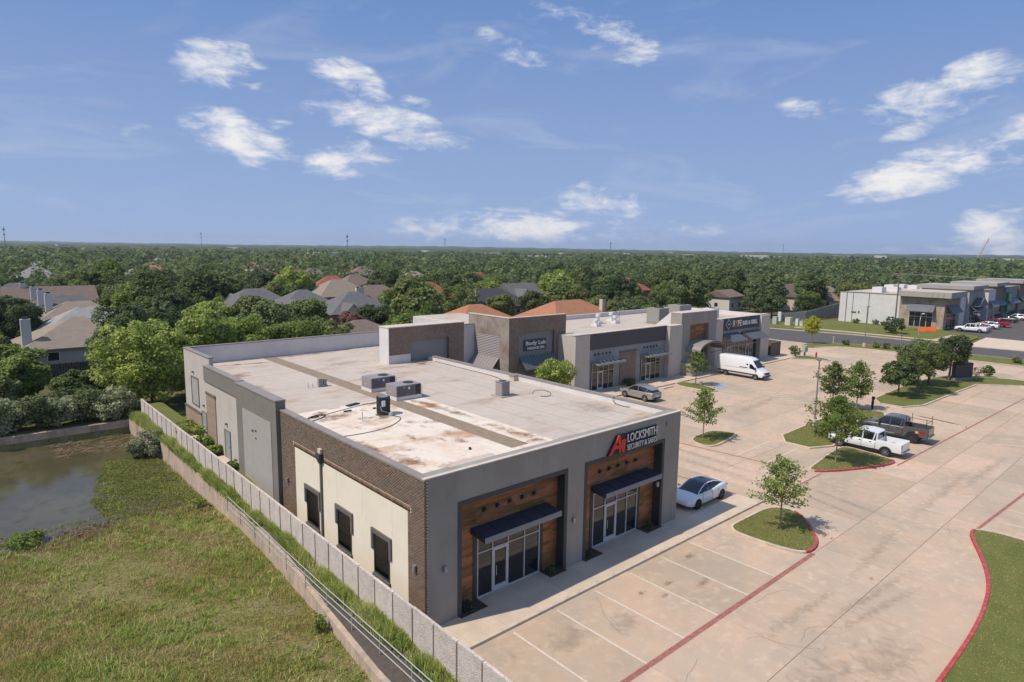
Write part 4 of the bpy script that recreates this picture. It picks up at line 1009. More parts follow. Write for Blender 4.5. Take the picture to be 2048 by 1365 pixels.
MB().box(X-.34, X-.12, Y-.46, Y-.40, 7.2, 7.55).build('control_box', 'white_metal', bd)
MB().tube([(X-.38, Y-.3, 7.2), (X-.36, Y-.45, 6.95), (X-.1, Y-.52, 6.85), (X+.15, Y-.55, 6.7)], .025).build('conduit', 'galvanised', c)
MB().box(X+.08, X+.26, Y-.66, Y-.5, 6.6, 6.82).build('disconnect_box', 'white_metal', c)
c = thing('condenser_unit', 'tan square condenser on a pad beside the white right-hand parapet', 'air conditioner', (28.7, 33.3, 6.60))
MB().box(28.2, 29.5, 32.75, 33.95, 6.60, 6.66).build('pad', 'stucco_panel', c)
bd = MB().box(28.42, 29.16, 32.98, 33.7, 6.66, 7.60).build('casing', 'hvac_tan', c, bevel=.03)
for k in range(8):
    MB().box(28.45+.085*k, 28.49+.085*k, 32.968, 32.979, 6.72, 7.5).build('louvre', 'hvac_case', bd)
MB().box(28.40, 29.18, 32.96, 33.72, 7.60, 7.65).build('top_panel', 'hvac_case', c)
MB().cyl((28.79, 33.34), .27, 7.65, 7.665, 20).build('fan_guard', 'hvac_dark', c)
t = MB(); t.tube([(0, 0, 0), (0, 0, .55)], .045, 10).box(-.22, .22, -.16, .16, 0, .02)
one('vent_pipe', 'white vent pipe standing on the roof below the dark green condenser', 'pipe', t, 'white_metal', (17.95, 33.4, 6.602))
t = MB(); t.tube([(0, 0, 0), (0, 0, .42)], .045, 10).tube([(.35, 0, 0), (.35, 0, .30)], .04, 10)
one('vent_pipe', 'pair of short pale vent pipes on the rear roof', 'pipe', t, 'white_metal', (19.3, 43.9, 6.60))
t = MB(); t.box(0, .34, 0, .25, .1, .6).box(.40, .62, 0, .3, .1, .55).box(-.05, .7, -.02, .02, 0, .1)
one('roof_hatch_box', 'small tan electrical cabinets on the rear roof beside the vent pipes', 'cabinet', t, 'hvac_tan', (20.05, 43.7, 6.60))
t = MB(); t.box(0, .95, 0, .35, 0, .06)
one('roof_pad', 'dark rubber pad lying flat near the rear edge of the cream roof', 'pad', t, 'black_rubber', (19.0, 37.0, 6.603), rz=.3)
for k, (x, y, l, lb) in enumerate(((18.35, 36.0, .5, 'small dark block left of the condenser on the cream roof'), (20.0, 35.6, .18, 'tiny dark block near the dark green condenser'), (21.3, 37.0, .2, 'tiny dark block at the rear of the brown roof walkway'), (19.6, 25.2, .25, 'small dark scrap on the front part of the cream roof'), (19.8, 23.6, .2, 'small dark scrap by the front parapet of the cream roof'))):
    one('debris_block', lb, 'debris', MB().box(-l/2, l/2, -.06, .06, 0, .07), 'black_rubber', (x, y, 6.604), rz=.3*k)
def cable(label, pts, r=.018, m='black_rubber', name='cable'):
    p = chaikin([(a[0], a[1]) for a in pts], 2, False)
    z = pts[0][2]
    o = pts[0]
    zz = np.interp(np.linspace(0, 1, len(p)), np.linspace(0, 1, len(pts)), [q[2] for q in pts])
    one(name, label, 'cable', MB().tube([(a[0]-o[0], a[1]-o[1], h-o[2]) for a, h in zip(p, zz)], r, 6), m, o, smooth=60)
cable('thin dark cable running from the condenser to the roof edge', [(19.95, 33.3, 6.63), (20.2, 32.7, 6.63), (19.6, 32.0, 6.63), (18.4, 31.2, 6.63), (17.0, 31.0, 6.63), (15.3, 31.2, 6.63)])
cable('long dark cable lying straight across the rear of the cream roof', [(16.6, 36.0, 6.62), (18.2, 36.5, 6.62), (20.6, 37.1, 6.62), (22.1, 37.1, 6.62)])
cable('tangled heap of dark hose at the left rear corner of the cream roof', [(15.5, 35.6, 6.63), (16.0, 36.1, 6.64), (16.5, 35.9, 6.64), (16.0, 35.6, 6.65), (15.8, 36.0, 6.65), (16.6, 36.2, 6.65), (16.9, 35.8, 6.64), (16.1, 35.3, 6.63), (15.5, 35.1, 6.63)], .028)
cable('looped dark hose by the right-hand parapet beside the tan condenser', [(30.6, 32.2, 6.65), (30.7, 32.0, 6.95), (31.1, 31.6, 7.0), (31.4, 31.2, 6.85), (31.2, 31.0, 6.63), (30.7, 31.5, 6.63)], .022)
cable('curled dark hose against the front end of the right-hand parapet', [(33.1, 25.6, 6.62), (32.9, 26.0, 6.64), (32.95, 26.8, 6.7), (33.05, 27.0, 7.0), (33.1, 26.9, 7.15)], .022)
cable('dark cable along the foot of the right-hand parapet', [(32.9, 47.5, 6.62), (32.8, 42, 6.62), (32.7, 37.8, 6.62), (30.5, 35.0, 6.62), (29.2, 33.4, 6.62)], .02)

# ================================================================== fence, retaining wall, railing
FX = 13.40
fn = thing('precast_fence', 'long pale grey precast panel fence along the flank of the near shop', 'fence', (FX, 10.0, 0))
pm = MB().box(-.06, .06, .012, 1.508, 0, 1.90).mesh('panel', 'fence_panel')
cm = MB().box(-.05, .05, -.03, .03, 0, 1.86).mesh('post', 'fence_post')
k = 0
for k in range(38):
    y = 10.3 + 1.52*k
    o = bpy.data.objects.new('panel', pm); link(o, fn); o.location = (rnd.uniform(-.006, .006), y-10.0, .30 + rnd.uniform(-.012, .012))
    o = bpy.data.objects.new('post', cm); link(o, fn); o.location = (-.035, y-10.0, .30)
pts = list(zip(WX, WY))
def ribbon(pl, w, z0, z1, side=1):
    m = MB()
    for i in range(len(pl)-1):
        (a0, b0), (a1, b1) = pl[i], pl[i+1]
        m.hexa([(a0, b0, z0), (a1, b1, z0), (a1+w*side, b1, z0), (a0+w*side, b0, z0), (a0, b0, z1), (a1, b1, z1), (a1+w*side, b1, z1), (a0+w*side, b0, z1)])
    return m
yy = np.arange(5, 69.8, 1.0)
rw = ribbon([(float(wall_x(y)), float(y)) for y in yy], .26, -2.3, .21)
rw = rw.mesh('retaining_wall', 'wall_concrete')
o = bpy.data.objects.new('retaining_wall', rw); COL.objects.link(o)
tag(o, 'low stained pink-grey concrete retaining wall between pond and fence', 'wall')
o = MB().box(-45, 12.55, 69.55, 69.85, -2.3, -.05).build('pond_wall', 'wall_concrete')
tag(o, 'low concrete wall closing the far side of the pond', 'wall')
rl = thing('railing', 'grey pipe handrail on the retaining wall below the shop', 'railing', (12.3, 12.0, .2))
ry_ = [8, 12, 17.9, 22, 27, 32, 36, 40.6]
rx_ = [12.2, 12.2, 12.2, 12.2, 12.2, 12.25, 12.35, 12.4]
P3 = lambda y: float(np.interp(y, ry_, rx_))
for zz in (.50, .82, 1.12):
    MB().tube([(P3(y), y, zz) for y in ry_], .024, 8).build('rail', 'rail_metal', rl, smooth=60)
for y in np.arange(9.6, 41, 2.4):
    MB().tube([(P3(y), y, .1), (P3(y), y, 1.12)], .026, 8).build('post', 'rail_metal', rl, smooth=60)

# ================================================================== second shop row (massage shop, canopied shopfronts, bar and grill)
B = thing('retail_building', 'long second shop row with brick corner tower, arched entrance canopy and bar and grill sign', 'building', (53.9, 49.7, 0))
BY = 49.7
# brick corner tower
MB().box(46.2, 47.7, 52.5, 53.2, 0, 9.22).box(47.7, 53.25, 52.5, 52.84, 7.52, 9.22).box(53.25, 55.15, 52.5, 52.84, 0, 9.22).build('corner_tower', 'brick_wall', B)
MB().box(46.31, 46.6, 53.2, 59.7, 0, 9.22).build('tower_side_wall', 'stucco_beige', B)
MB().box(46.6, 55.0, 53.2, 59.7, 5.9, 6.2).build('roof', 'roof_membrane', B)
MB().box(46.17, 46.199, 52.49, 54.02, 0, 9.22).box(46.17, 46.305, 54.02, 58.98, 7.12, 9.22).box(46.17, 46.305, 58.98, 59.7, 0, 9.22).box(46.199, 46.305, 53.2, 54.02, 0, 9.22).build('tower_side_brick', 'brick_wall_side', B)
MB().box(46.13, 55.19, 52.46, 52.90, 9.22, 9.30).box(46.13, 46.64, 52.90, 59.74, 9.22, 9.30).build('tower_cap', 'cap_light', B)
sh = MB().box(47.7, 53.25, 52.85, 53.2, 0, 7.52).build('sign_panel', 'slat_grey', B)
z = 4.9
while z < 7.45:
    MB().box(47.7, 53.25, 52.815, 52.849, z, z+.09).build('slat', 'slat_grey', sh); z += .2
MB().box(48.65, 52.1, 52.70, 52.80, 5.35, 6.62).build('sign_plate', 'fascia_dark', B)
text('Body Lab', .62, .08, 'sign_white', B, 48.85, 52.64, 6.02, 3.1, bold=.008, label='white letters reading Body Lab')
text('MASSAGE SPA', .30, .06, 'sign_white', B, 49.1, 52.65, 5.48, 2.7, bold=.006, label='small white letters under the Body Lab name')
sh = MB().box(46.22, 46.3, 54.02, 58.98, 2.6, 7.12).build('louvre_panel', 'slat_taupe', B)
z = 4.7
while z < 7.05:
    MB().hexa([(46.16, 54.04, z), (46.22, 54.04, z+.02), (46.22, 58.96, z+.02), (46.16, 58.96, z), (46.16, 54.04, z+.05), (46.22, 54.04, z+.13), (46.22, 58.96, z+.13), (46.16, 58.96, z+.05)]).build('slat', 'slat_taupe', sh); z += .19
def awning(parent, m, p0, p1, out, drop, n, axis='Y', th=.05, name='awning'):
    """sloping metal awning with standing seams; p0-p1 is the upper edge on the wall"""
    a, b = Vector(p0), Vector(p1); o = Vector(out) + Vector((0, 0, -drop))
    w = MB().hexa([tuple(a+o), tuple(b+o), tuple(b), tuple(a), tuple(a+o+Vector((0, 0, th))), tuple(b+o+Vector((0, 0, th))), tuple(b+Vector((0, 0, th))), tuple(a+Vector((0, 0, th)))]).build(name, m, parent)
    for k in range(n+1):
        c = a.lerp(b, k/n); u = (b-a).normalized()*.03
        MB().hexa([tuple(c+o-u+Vector((0, 0, th))), tuple(c+o+u+Vector((0, 0, th))), tuple(c+u+Vector((0, 0, th))), tuple(c-u+Vector((0, 0, th))), tuple(c+o-u+Vector((0, 0, th+.06))), tuple(c+o+u+Vector((0, 0, th+.06))), tuple(c+u+Vector((0, 0, th+.06))), tuple(c-u+Vector((0, 0, th+.06)))]).build('seam', m, w)
    return w
awning(B, 'awning_taupe', (46.15, 58.9, 4.62), (46.15, 54.1, 4.62), (-1.3, 0, 0), 1.45, 10)
awning(B, 'awning_grey', (47.75, 52.5, 4.75), (53.2, 52.5, 4.75), (0, -1.2, 0), 1.3, 10)
MB().box(46.24, 46.26, 54.6, 58.4, .1, 3.0).build('side_glazing', 'glass_dark', B)
storefront(B, 48.0, 53.0, .1, 3.4, 52.9, (49.6, 50.7, 51.8), (49.6,), 2.4)
# main body
MB().box(53.9, 99.1, 50.4, 66.6, 0, 6.25).build('body_wall', 'stucco_beige', B)
MB().box(54.2, 98.8, 50.6, 66.3, 6.25, 6.35).build('roof', 'roof_membrane', B)
MB().box(46.2, 53.9, 59.7, 71.7, 0, 7.85).build('side_wing', 'stucco_white', B)
MB().box(46.5, 53.6, 60.0, 71.4, 7.85, 7.9).build('roof', 'roof_membrane', B)
MB().box(53.9, 98.6, 66.3, 66.62, 6.2, 7.0).box(98.78, 99.1, 50.2, 66.62, 6.2, 6.95).build('rear_parapet', 'stucco_white', B)
MB().box(53.88, 56.35, BY, 52.45, 0, 6.93).build('pier', 'stucco_beige', B)
MB().box(56.35, 71.6, BY+.22, 50.39, 0, 5.08).build('shop_wall', 'stucco_blue_grey', B)
MB().box(56.35, 71.6, BY+.12, 50.39, 5.08, 6.98).build('sign_fascia', 'fascia_dark', B)
MB().box(53.84, 71.6, BY+.06, 50.6, 6.985, 7.06).build('front_cap', 'cap_light', B)
for (s0, s1, d0, mu) in ((57.0, 60.95, 58.0, (58.0, 59.0, 60.0)), (66.5, 70.5, 67.4, (67.4, 68.4, 69.5))):
    MB().box(s0-.12, s0-.03, BY+.14, BY+.23, .1, 3.36).box(s1+.03, s1+.12, BY+.14, BY+.23, .1, 3.36).build('storefront_jamb', 'charcoal', B)
    storefront(B, s0, s1, .1, 3.34, BY+.16, mu, (d0,), 2.35)
    cn = MB().box(s0-.3, s1+.75, 48.55, BY+.14, 3.42, 3.50).box(s0-.32, s1+.77, 48.50, 48.56, 3.38, 3.62).build('canopy', 'stucco_panel', B)
    for k in range(6): MB().box(s0-.3 + (s1-s0+1.05)*k/5.0-.03, s0-.3 + (s1-s0+1.05)*k/5.0+.03, 48.57, BY+.1, 3.5, 3.6).build('canopy_rib', 'steel_grey', cn)
    for k in range(5):
        x = s0 + .5 + .68*k
        MB().box(x-.10, x+.10, BY+.08, BY+.218, 4.38, 4.6).build('accent_light', 'charcoal', B)
        MB().tube([(x, BY+.1, 4.45), (x, 48.6, 3.55)], .02, 6).build('tie_rod', 'steel_grey', cn)
MB().box(62.2, 65.4, BY+.15, BY+.218, .1, 4.25).build('brick_panel', 'brick_wall', B)
MB().box(62.05, 65.55, BY+.08, BY+.218, 4.25, 4.44).build('panel_cap', 'trim_brown', B)
MB().box(71.6, 74.5, 49.25, 50.39, 0, 6.93).build('pier', 'stucco_beige', B)
MB().box(71.55, 74.46, 49.2, 50.6, 6.93, 7.0).build('pier_cap', 'cap_light', B)
# portal tower with arched canopy
MB().box(74.5, 76.6, 49.45, 51.2, 0, 8.45).box(81.3, 83.3, 49.45, 51.2, 0, 8.45).box(76.6, 81.3, 49.45, 51.2, 6.8, 8.45).build('portal_tower', 'stucco_grey', B)
MB().hexa([(74.5, 51.2, 6.3), (74.8, 51.2, 6.3), (74.8, 54.0, 6.3), (74.5, 54.0, 6.3), (74.5, 51.2, 8.45), (74.8, 51.2, 8.45), (74.8, 51.3, 8.45), (74.5, 51.3, 8.45)]).build('portal_brace', 'stucco_white', B)
MB().box(74.46, 83.34, 49.41, 51.24, 8.45, 8.53).build('portal_cap', 'cap_light', B)
planks(B, 76.6, 81.3, 3.6, 6.8, 50.02, [], seed=9, ph=.27, lens=(.9, 1.3, 1.8))
storefront(B, 76.8, 81.1, .1, 3.6, 50.05, (78.2, 79.4), (78.2,), 2.4)
cv = MB(); rg = []
for k in range(15):
    a = math.pi*k/14; x, z = 78.95 - 3.15*math.cos(a), 3.25 + 1.25*math.sin(a)
    rg.append((x, z))
for (x, z), (x2, z2) in zip(rg[:-1], rg[1:]):
    cv.hexa([(x, 47.2, z), (x2, 47.2, z2), (x2, 50.0, z2), (x, 50.0, z), (x, 47.2, z+.08), (x2, 47.2, z2+.08), (x2, 50.0, z2+.08), (x, 50.0, z+.08)])
ac = cv.build('arched_canopy', 'awning_taupe', B)
cv = MB()
for (x, z), (x2, z2) in zip(rg[:-1], rg[1:]):
    cv.hexa([(x, 47.15, z-.12), (x2, 47.15, z2-.12), (x2, 47.2, z2-.12), (x, 47.2, z-.12), (x, 47.15, z+.12), (x2, 47.15, z2+.12), (x2, 47.2, z2+.12), (x, 47.2, z+.12)])
cv.build('canopy_edge', 'trim_brown', ac)
for x in (75.95, 81.95): MB().tube([(x, 47.3, 3.2), (x, 49.9, 2.2)], .04, 6).build('canopy_strut', 'steel_grey', ac)
MB().hexa([(74.6, 47.5, .1), (77.0, 47.5, .1), (77.0, 49.4, .1), (74.6, 49.4, .1), (74.4, 47.3, 1.75), (77.0, 47.3, 1.75), (77.0, 49.4, 1.75), (74.4, 49.4, 1.75)]).build('entrance_wall', 'stucco_panel', B)
# bar and grill front
MB().box(83.3, 85.15, 49.45, 50.39, 0, 6.95).build('pier', 'stucco_beige', B)
MB().box(85.15, 96.4, BY+.25, 50.39, 4.62, 5.2).build('shop_wall', 'stucco_blue_grey', B)
MB().box(85.15, 96.4, BY+.1, 50.39, 5.2, 6.98).build('sign_fascia', 'fascia_dark', B)
MB().box(83.26, 99.2, BY+.06, 50.6, 6.985, 7.05).build('front_cap', 'cap_light', B)
MB().box(96.4, 99.15, 49.4, 50.39, 0, 6.93).build('pier', 'stucco_beige', B)
storefront(B, 85.3, 90.6, .1, 4.6, BY+.3, (86.4, 87.4, 88.4, 89.5), (87.4,), 2.6)
storefront(B, 90.8, 96.3, .1, 4.6, BY+.3, (91.9, 93.0, 94.0, 95.1), (93.0,), 2.6)
awning(B, 'awning_grey', (85.4, BY+.05, 4.75), (89.7, BY+.05, 4.75), (0, -1.9, 0), 1.0, 8)
awning(B, 'awning_grey', (91.0, BY+.05, 4.75), (96.0, BY+.05, 4.75), (0, -1.9, 0), 1.0, 9)
dm = MB().add([(87.1, BY, 5.25), (87.95, BY, 6.15), (87.1, BY, 6.95), (86.25, BY, 6.15), (87.1, BY+.08, 5.25), (87.95, BY+.08, 6.15), (87.1, BY+.08, 6.95), (86.25, BY+.08, 6.15)], [(0, 1, 2, 3), (0, 4, 5, 1), (1, 5, 6, 2), (2, 6, 7, 3), (3, 7, 4, 0)])
em = dm.build('sign_emblem', 'stucco_panel', B)
MB().add([(87.1, BY-.02, 5.5), (87.7, BY-.02, 6.13), (87.1, BY-.02, 6.7), (86.5, BY-.02, 6.13)], [(0, 1, 2, 3)]).build('emblem_face', 'charcoal', em)
MB().box(86.9, 87.3, BY-.05, BY-.025, 6.05, 6.22).build('emblem_bar', 'sign_white', em)
for i, (ch, xx, ww, mm) in enumerate((('H', 88.25, .50, 'sign_white'), ('Y', 88.95, .52, 'sign_orange'), ('P', 89.65, .48, 'sign_white'), ('E', 90.3, .42, 'sign_white'))):
    text(ch, .95, .08, mm, B, xx, BY-.02, 5.65, ww, bold=.03, name='sign_letter')
text('BAR & GRILL', .68, .08, 'sign_white', B, 91.1, BY-.02, 5.75, 4.5, bold=.02, label='white letters reading BAR & GRILL')
# kit on the second roof
def roofbox(x, y, l, w, h, label, m='white_metal'):
    t = thing('rooftop_unit', label, 'air conditioner', (x, y, 6.35), 0, 'air conditioners on the second shop row')
    MB().box(x, x+l, y, y+w, 6.35, 6.55).build('curb', 'roof_seam', t)
    cs = MB().box(x, x+l, y, y+w, 6.55, 6.35+h).build('casing', m, t, bevel=.03)
    MB().box(x-.02, x-.003, y+.1, y+w-.1, 6.65, 6.25+h).build('coil_grille', 'hvac_tan', cs)
    MB().cyl((x+l*.65, y+w*.5), min(l, w)*.33, 6.35+h, 6.39+h, 16).build('fan_guard', 'hvac_dark', t)
roofbox(76.0, 54.2, 2.3, 2.2, 2.3, 'tall tan-sided rooftop unit behind the portal tower', 'hvac_tan')
roofbox(87.5, 58.5, 3.2, 2.4, 1.9, 'wide pale rooftop unit beyond the portal tower', 'hvac_tan')
roofbox(85.6, 51.8, 2.2, 1.6, 2.0, 'white rooftop unit right behind the bar and grill sign')
for k, (x, y, h) in enumerate(((67.5, 58.5, 1.0), (70.2, 60.5, 1.4), (72.5, 59.3, 1.1), (74.3, 61.5, 1.3))):
    t = MB(); t.box(-.5, .5, -.5, .5, 0, .3).cyl((0, 0), .22, .3, h*.7, 12).cyl((0, 0), .38, h*.7, h, 12)
    one('exhaust_fan', ['small white mushroom exhaust fan nearest the brick tower', 'tall white exhaust fan on the second roof', 'middle white exhaust fan on the second roof', 'white exhaust fan next to the tall tan rooftop unit'][k], 'fan', t, 'white_metal', (x, y, 6.35), 'exhaust fans on the second shop row', smooth=40)
t = MB(); t.tube([(0, 0, .12), (18, -.2, .12)], .07, 8)
for k in range(7): t.box(k*3-.1, k*3+.1, -.15, .15, 0, .1)
one('gas_pipe', 'long yellow gas pipe along the second roof', 'pipe', t, 'yellow_pipe', (56.5, 53.4, 6.35))
t = MB(); t.tube([(0, 0, 0), (0, 0, 2.0)], .05, 6).tube([(-1.3, 0, 1.3), (1.4, .3, 1.9)], .04, 6).tube([(-.7, 0, 1.1), (-.6, 0, 1.8)], .03, 5).tube([(.6, .1, 1.4), (.7, .1, 2.0)], .03, 5)
one('roof_antenna', 'dark aerial mast with slanting arm on the second roof', 'antenna', t, 'steel_grey', (75.5, 61.0, 6.35))
e = thing('dumpster_enclosure', 'brown boarded bin enclosure at the end of the second shop row', 'enclosure', (100.0, 49.2, 0))
for k in range(16):
    x = 99.7 + .205*k
    MB().box(x, x+.19, 49.2, 49.26, .05, 2.35).build('board', 'board_brown', e)
for k in range(16):
    y = 49.3 + .205*k
    MB().box(102.98, 103.04, y, y+.19, .05, 2.35).build('board', 'board_brown', e)
MB().box(99.65, 103.08, 49.15, 49.32, 2.35, 2.42).box(102.93, 103.08, 49.33, 52.6, 2.35, 2.42).build('top_rail', 'cap_light', e)
MB().box(99.7, 102.9, 52.5, 52.6, 0, 2.3).build('back_wall', 'block_grey', e)

# ================================================================== shop row across the road
D = thing('retail_building', 'distant shop row across the road with white flank and tan brick corner', 'building', (168, 43.4, 0))
MB().box(168.0, 250, 52.5, 66.0, 0, 7.35).build('white_wall', 'stucco_white', D)
MB().box(167.95, 168.05, 59.2, 59.32, 0, 7.35).build('wall_joint', 'fascia_dark', D)
MB().box(168.2, 250, 52.7, 65.8, 7.35, 7.4).build('roof', 'roof_membrane', D)
MB().box(167.9, 168.25, 52.6, 66.05, 7.35, 7.5).build('wall_cap', 'cap_metal', D)
MB().box(168.0, 178, 43.4, 52.45, 0, 7.0).build('brick_corner', 'brick_tan', D)
MB().box(166.6, 179, 42.0, 52.55, 7.2, 8.4).build('overhang_roof', 'stucco_panel', D)
MB().box(166.6, 179, 42.0, 52.55, 8.4, 8.45).build('roof', 'roof_membrane', D)
MB().box(167.8, 178.2, 43.2, 52.5, 7.0, 7.2).build('soffit', 'trim_brown', D)
wn = MB().box(167.94, 168.0, 45.6, 50.4, .3, 3.7).build('shop_window', 'alu', D)
for k in range(4): MB().box(167.90, 167.95, 45.7+1.18*k, 46.75+1.18*k, .4, 2.6).build('pane', 'glass_dark', wn)
for k in range(4): MB().box(167.90, 167.95, 45.7+1.18*k, 46.75+1.18*k, 2.75, 3.6).build('pane', 'glass_dark', wn)
awning(D, 'awning_grey', (167.9, 50.6, 5.5), (167.9, 45.2, 5.5), (-1.5, 0, 0), 1.6, 8)
MB().box(167.88, 167.98, 62.0, 63.1, 2.4, 2.7).box(167.88, 167.98, 61.2, 61.5, 2.4, 2.9).build('wall_sign', 'fascia_dark', D)
MB().tube([(167.9, 64.4, 0), (167.9, 64.4, 7.3)], .08, 6).tube([(167.9, 62.9, 0), (167.9, 62.9, 7.3)], .05, 6).build('downspout', 'cap_metal', D)
# street side (faces -Y)
storefront(D, 169.5, 176.5, .1, 3.4, 43.35, (171.2, 172.5, 174.5), (171.2,), 2.5)
awning(D, 'awning_grey', (169.2, 43.3, 5.4), (176.8, 43.3, 5.4), (0, -1.4, 0), 1.7, 8)
bays = [(178.2, 182.5, 'stucco_white', 7.6, 43.0), (182.5, 195, 'stucco_panel', 8.6, 42.4), (195, 203, 'stucco_blue_grey', 7.2, 44.0), (203, 210, 'stucco_white', 7.8, 43.0), (210, 222, 'brick_tan', 8.6, 43.6), (222, 236, 'stucco_blue_grey', 8.0, 43.2), (236, 250, 'brick_tan', 8.8, 42.8)]
for i, (a, b, m, h, y) in enumerate(bays):
    MB().box(a, b-.02, y, 52.48, 0, h).build('shop_bay', m if m != 'brick_tan' else 'brick_wall', D)
    MB().box(a-.4, b+.3, y-.8 if i in (1, 4, 6) else y-.05, 53.5, h+.01, h+(.9 if i in (1, 4, 6) else .12)).build('bay_cap', 'stucco_panel' if i in (1, 4, 6) else 'cap_metal', D)
    if b - a > 6:
        storefront(D, a+1.2, b-1.2, .1, 3.3, y-.08, (a+2.6, a+3.8), (a+2.6,), 2.4)
        awning(D, 'awning_grey', (a+1, y-.02, 4.9), (b-1, y-.02, 4.9), (0, -1.4, 0), 1.5, 6)
MB().add([(184.5, 42.2, 4.6), (193, 42.2, 4.6), (188.7, 42.2, 6.6), (184.5, 40.6, 4.6), (193, 40.6, 4.6), (188.7, 40.6, 6.6)], [(0, 1, 2), (3, 5, 4), (0, 3, 4, 1), (1, 4, 5, 2), (2, 5, 3, 0)]).build('gable_canopy', 'awning_grey', D)
MB().box(185.5, 187, 42.25, 42.38, 0, 3.2).box(190, 191.5, 42.25, 42.38, 0, 3.2).build('entrance_glass', 'glass_dark', D)
sg = MB().box(222.5, 226.5, 42.6, 43.1, 1.2, 6.6).build('banner_sign', 'sign_green', D)
for k in range(4): MB().tube([(224.5+1.1*math.cos(2*math.pi*q/12), 42.55, 2.2+1.15*k+.42*math.sin(2*math.pi*q/12)) for q in range(13)], .09, 5).build('banner_ring', 'sign_white', sg)
for k, (x, y, l, h) in enumerate(((172, 58, 3, 1.3), (180, 57, 2.5, 1.1), (186, 60, 3, 1.4), (194, 57, 2.6, 1.2), (200, 62, 4, 1.0))):
    t = MB(); t.box(0, l, 0, 2.2, 0, h).cyl((l*.65, 1.1), .7, h, h+.06, 14)
    one('rooftop_unit', 'pale rooftop unit on the distant shop row, %s from the left' % ORD[k], 'air conditioner', t, 'white_metal', (x, y, 7.4), 'rooftop units on the distant shop row')
w = thing('garden_wall', 'grey block wall running back beside the distant white shop flank', 'wall', (155, 74.7, 0))
for k in range(14):
    a = 155 + 1.95*k; b = a + 1.9
    ya, yb = 74.7 - 3.6*min(1, k/3.0), 74.7 - 3.6*min(1, (k+1)/3.0)
    h = 2.0 + .12*k
    MB().hexa([(a, ya, 0), (b, yb, 0), (b, yb+.2, 0), (a, ya+.2, 0), (a, ya, h), (b, yb, h), (b, yb+.2, h), (a, ya+.2, h)]).build('panel', 'block_grey', w)
MB().box(154.5, 155.0, 74.3, 75.1, 0, 2.3).build('end_pier', 'stucco_white', w)

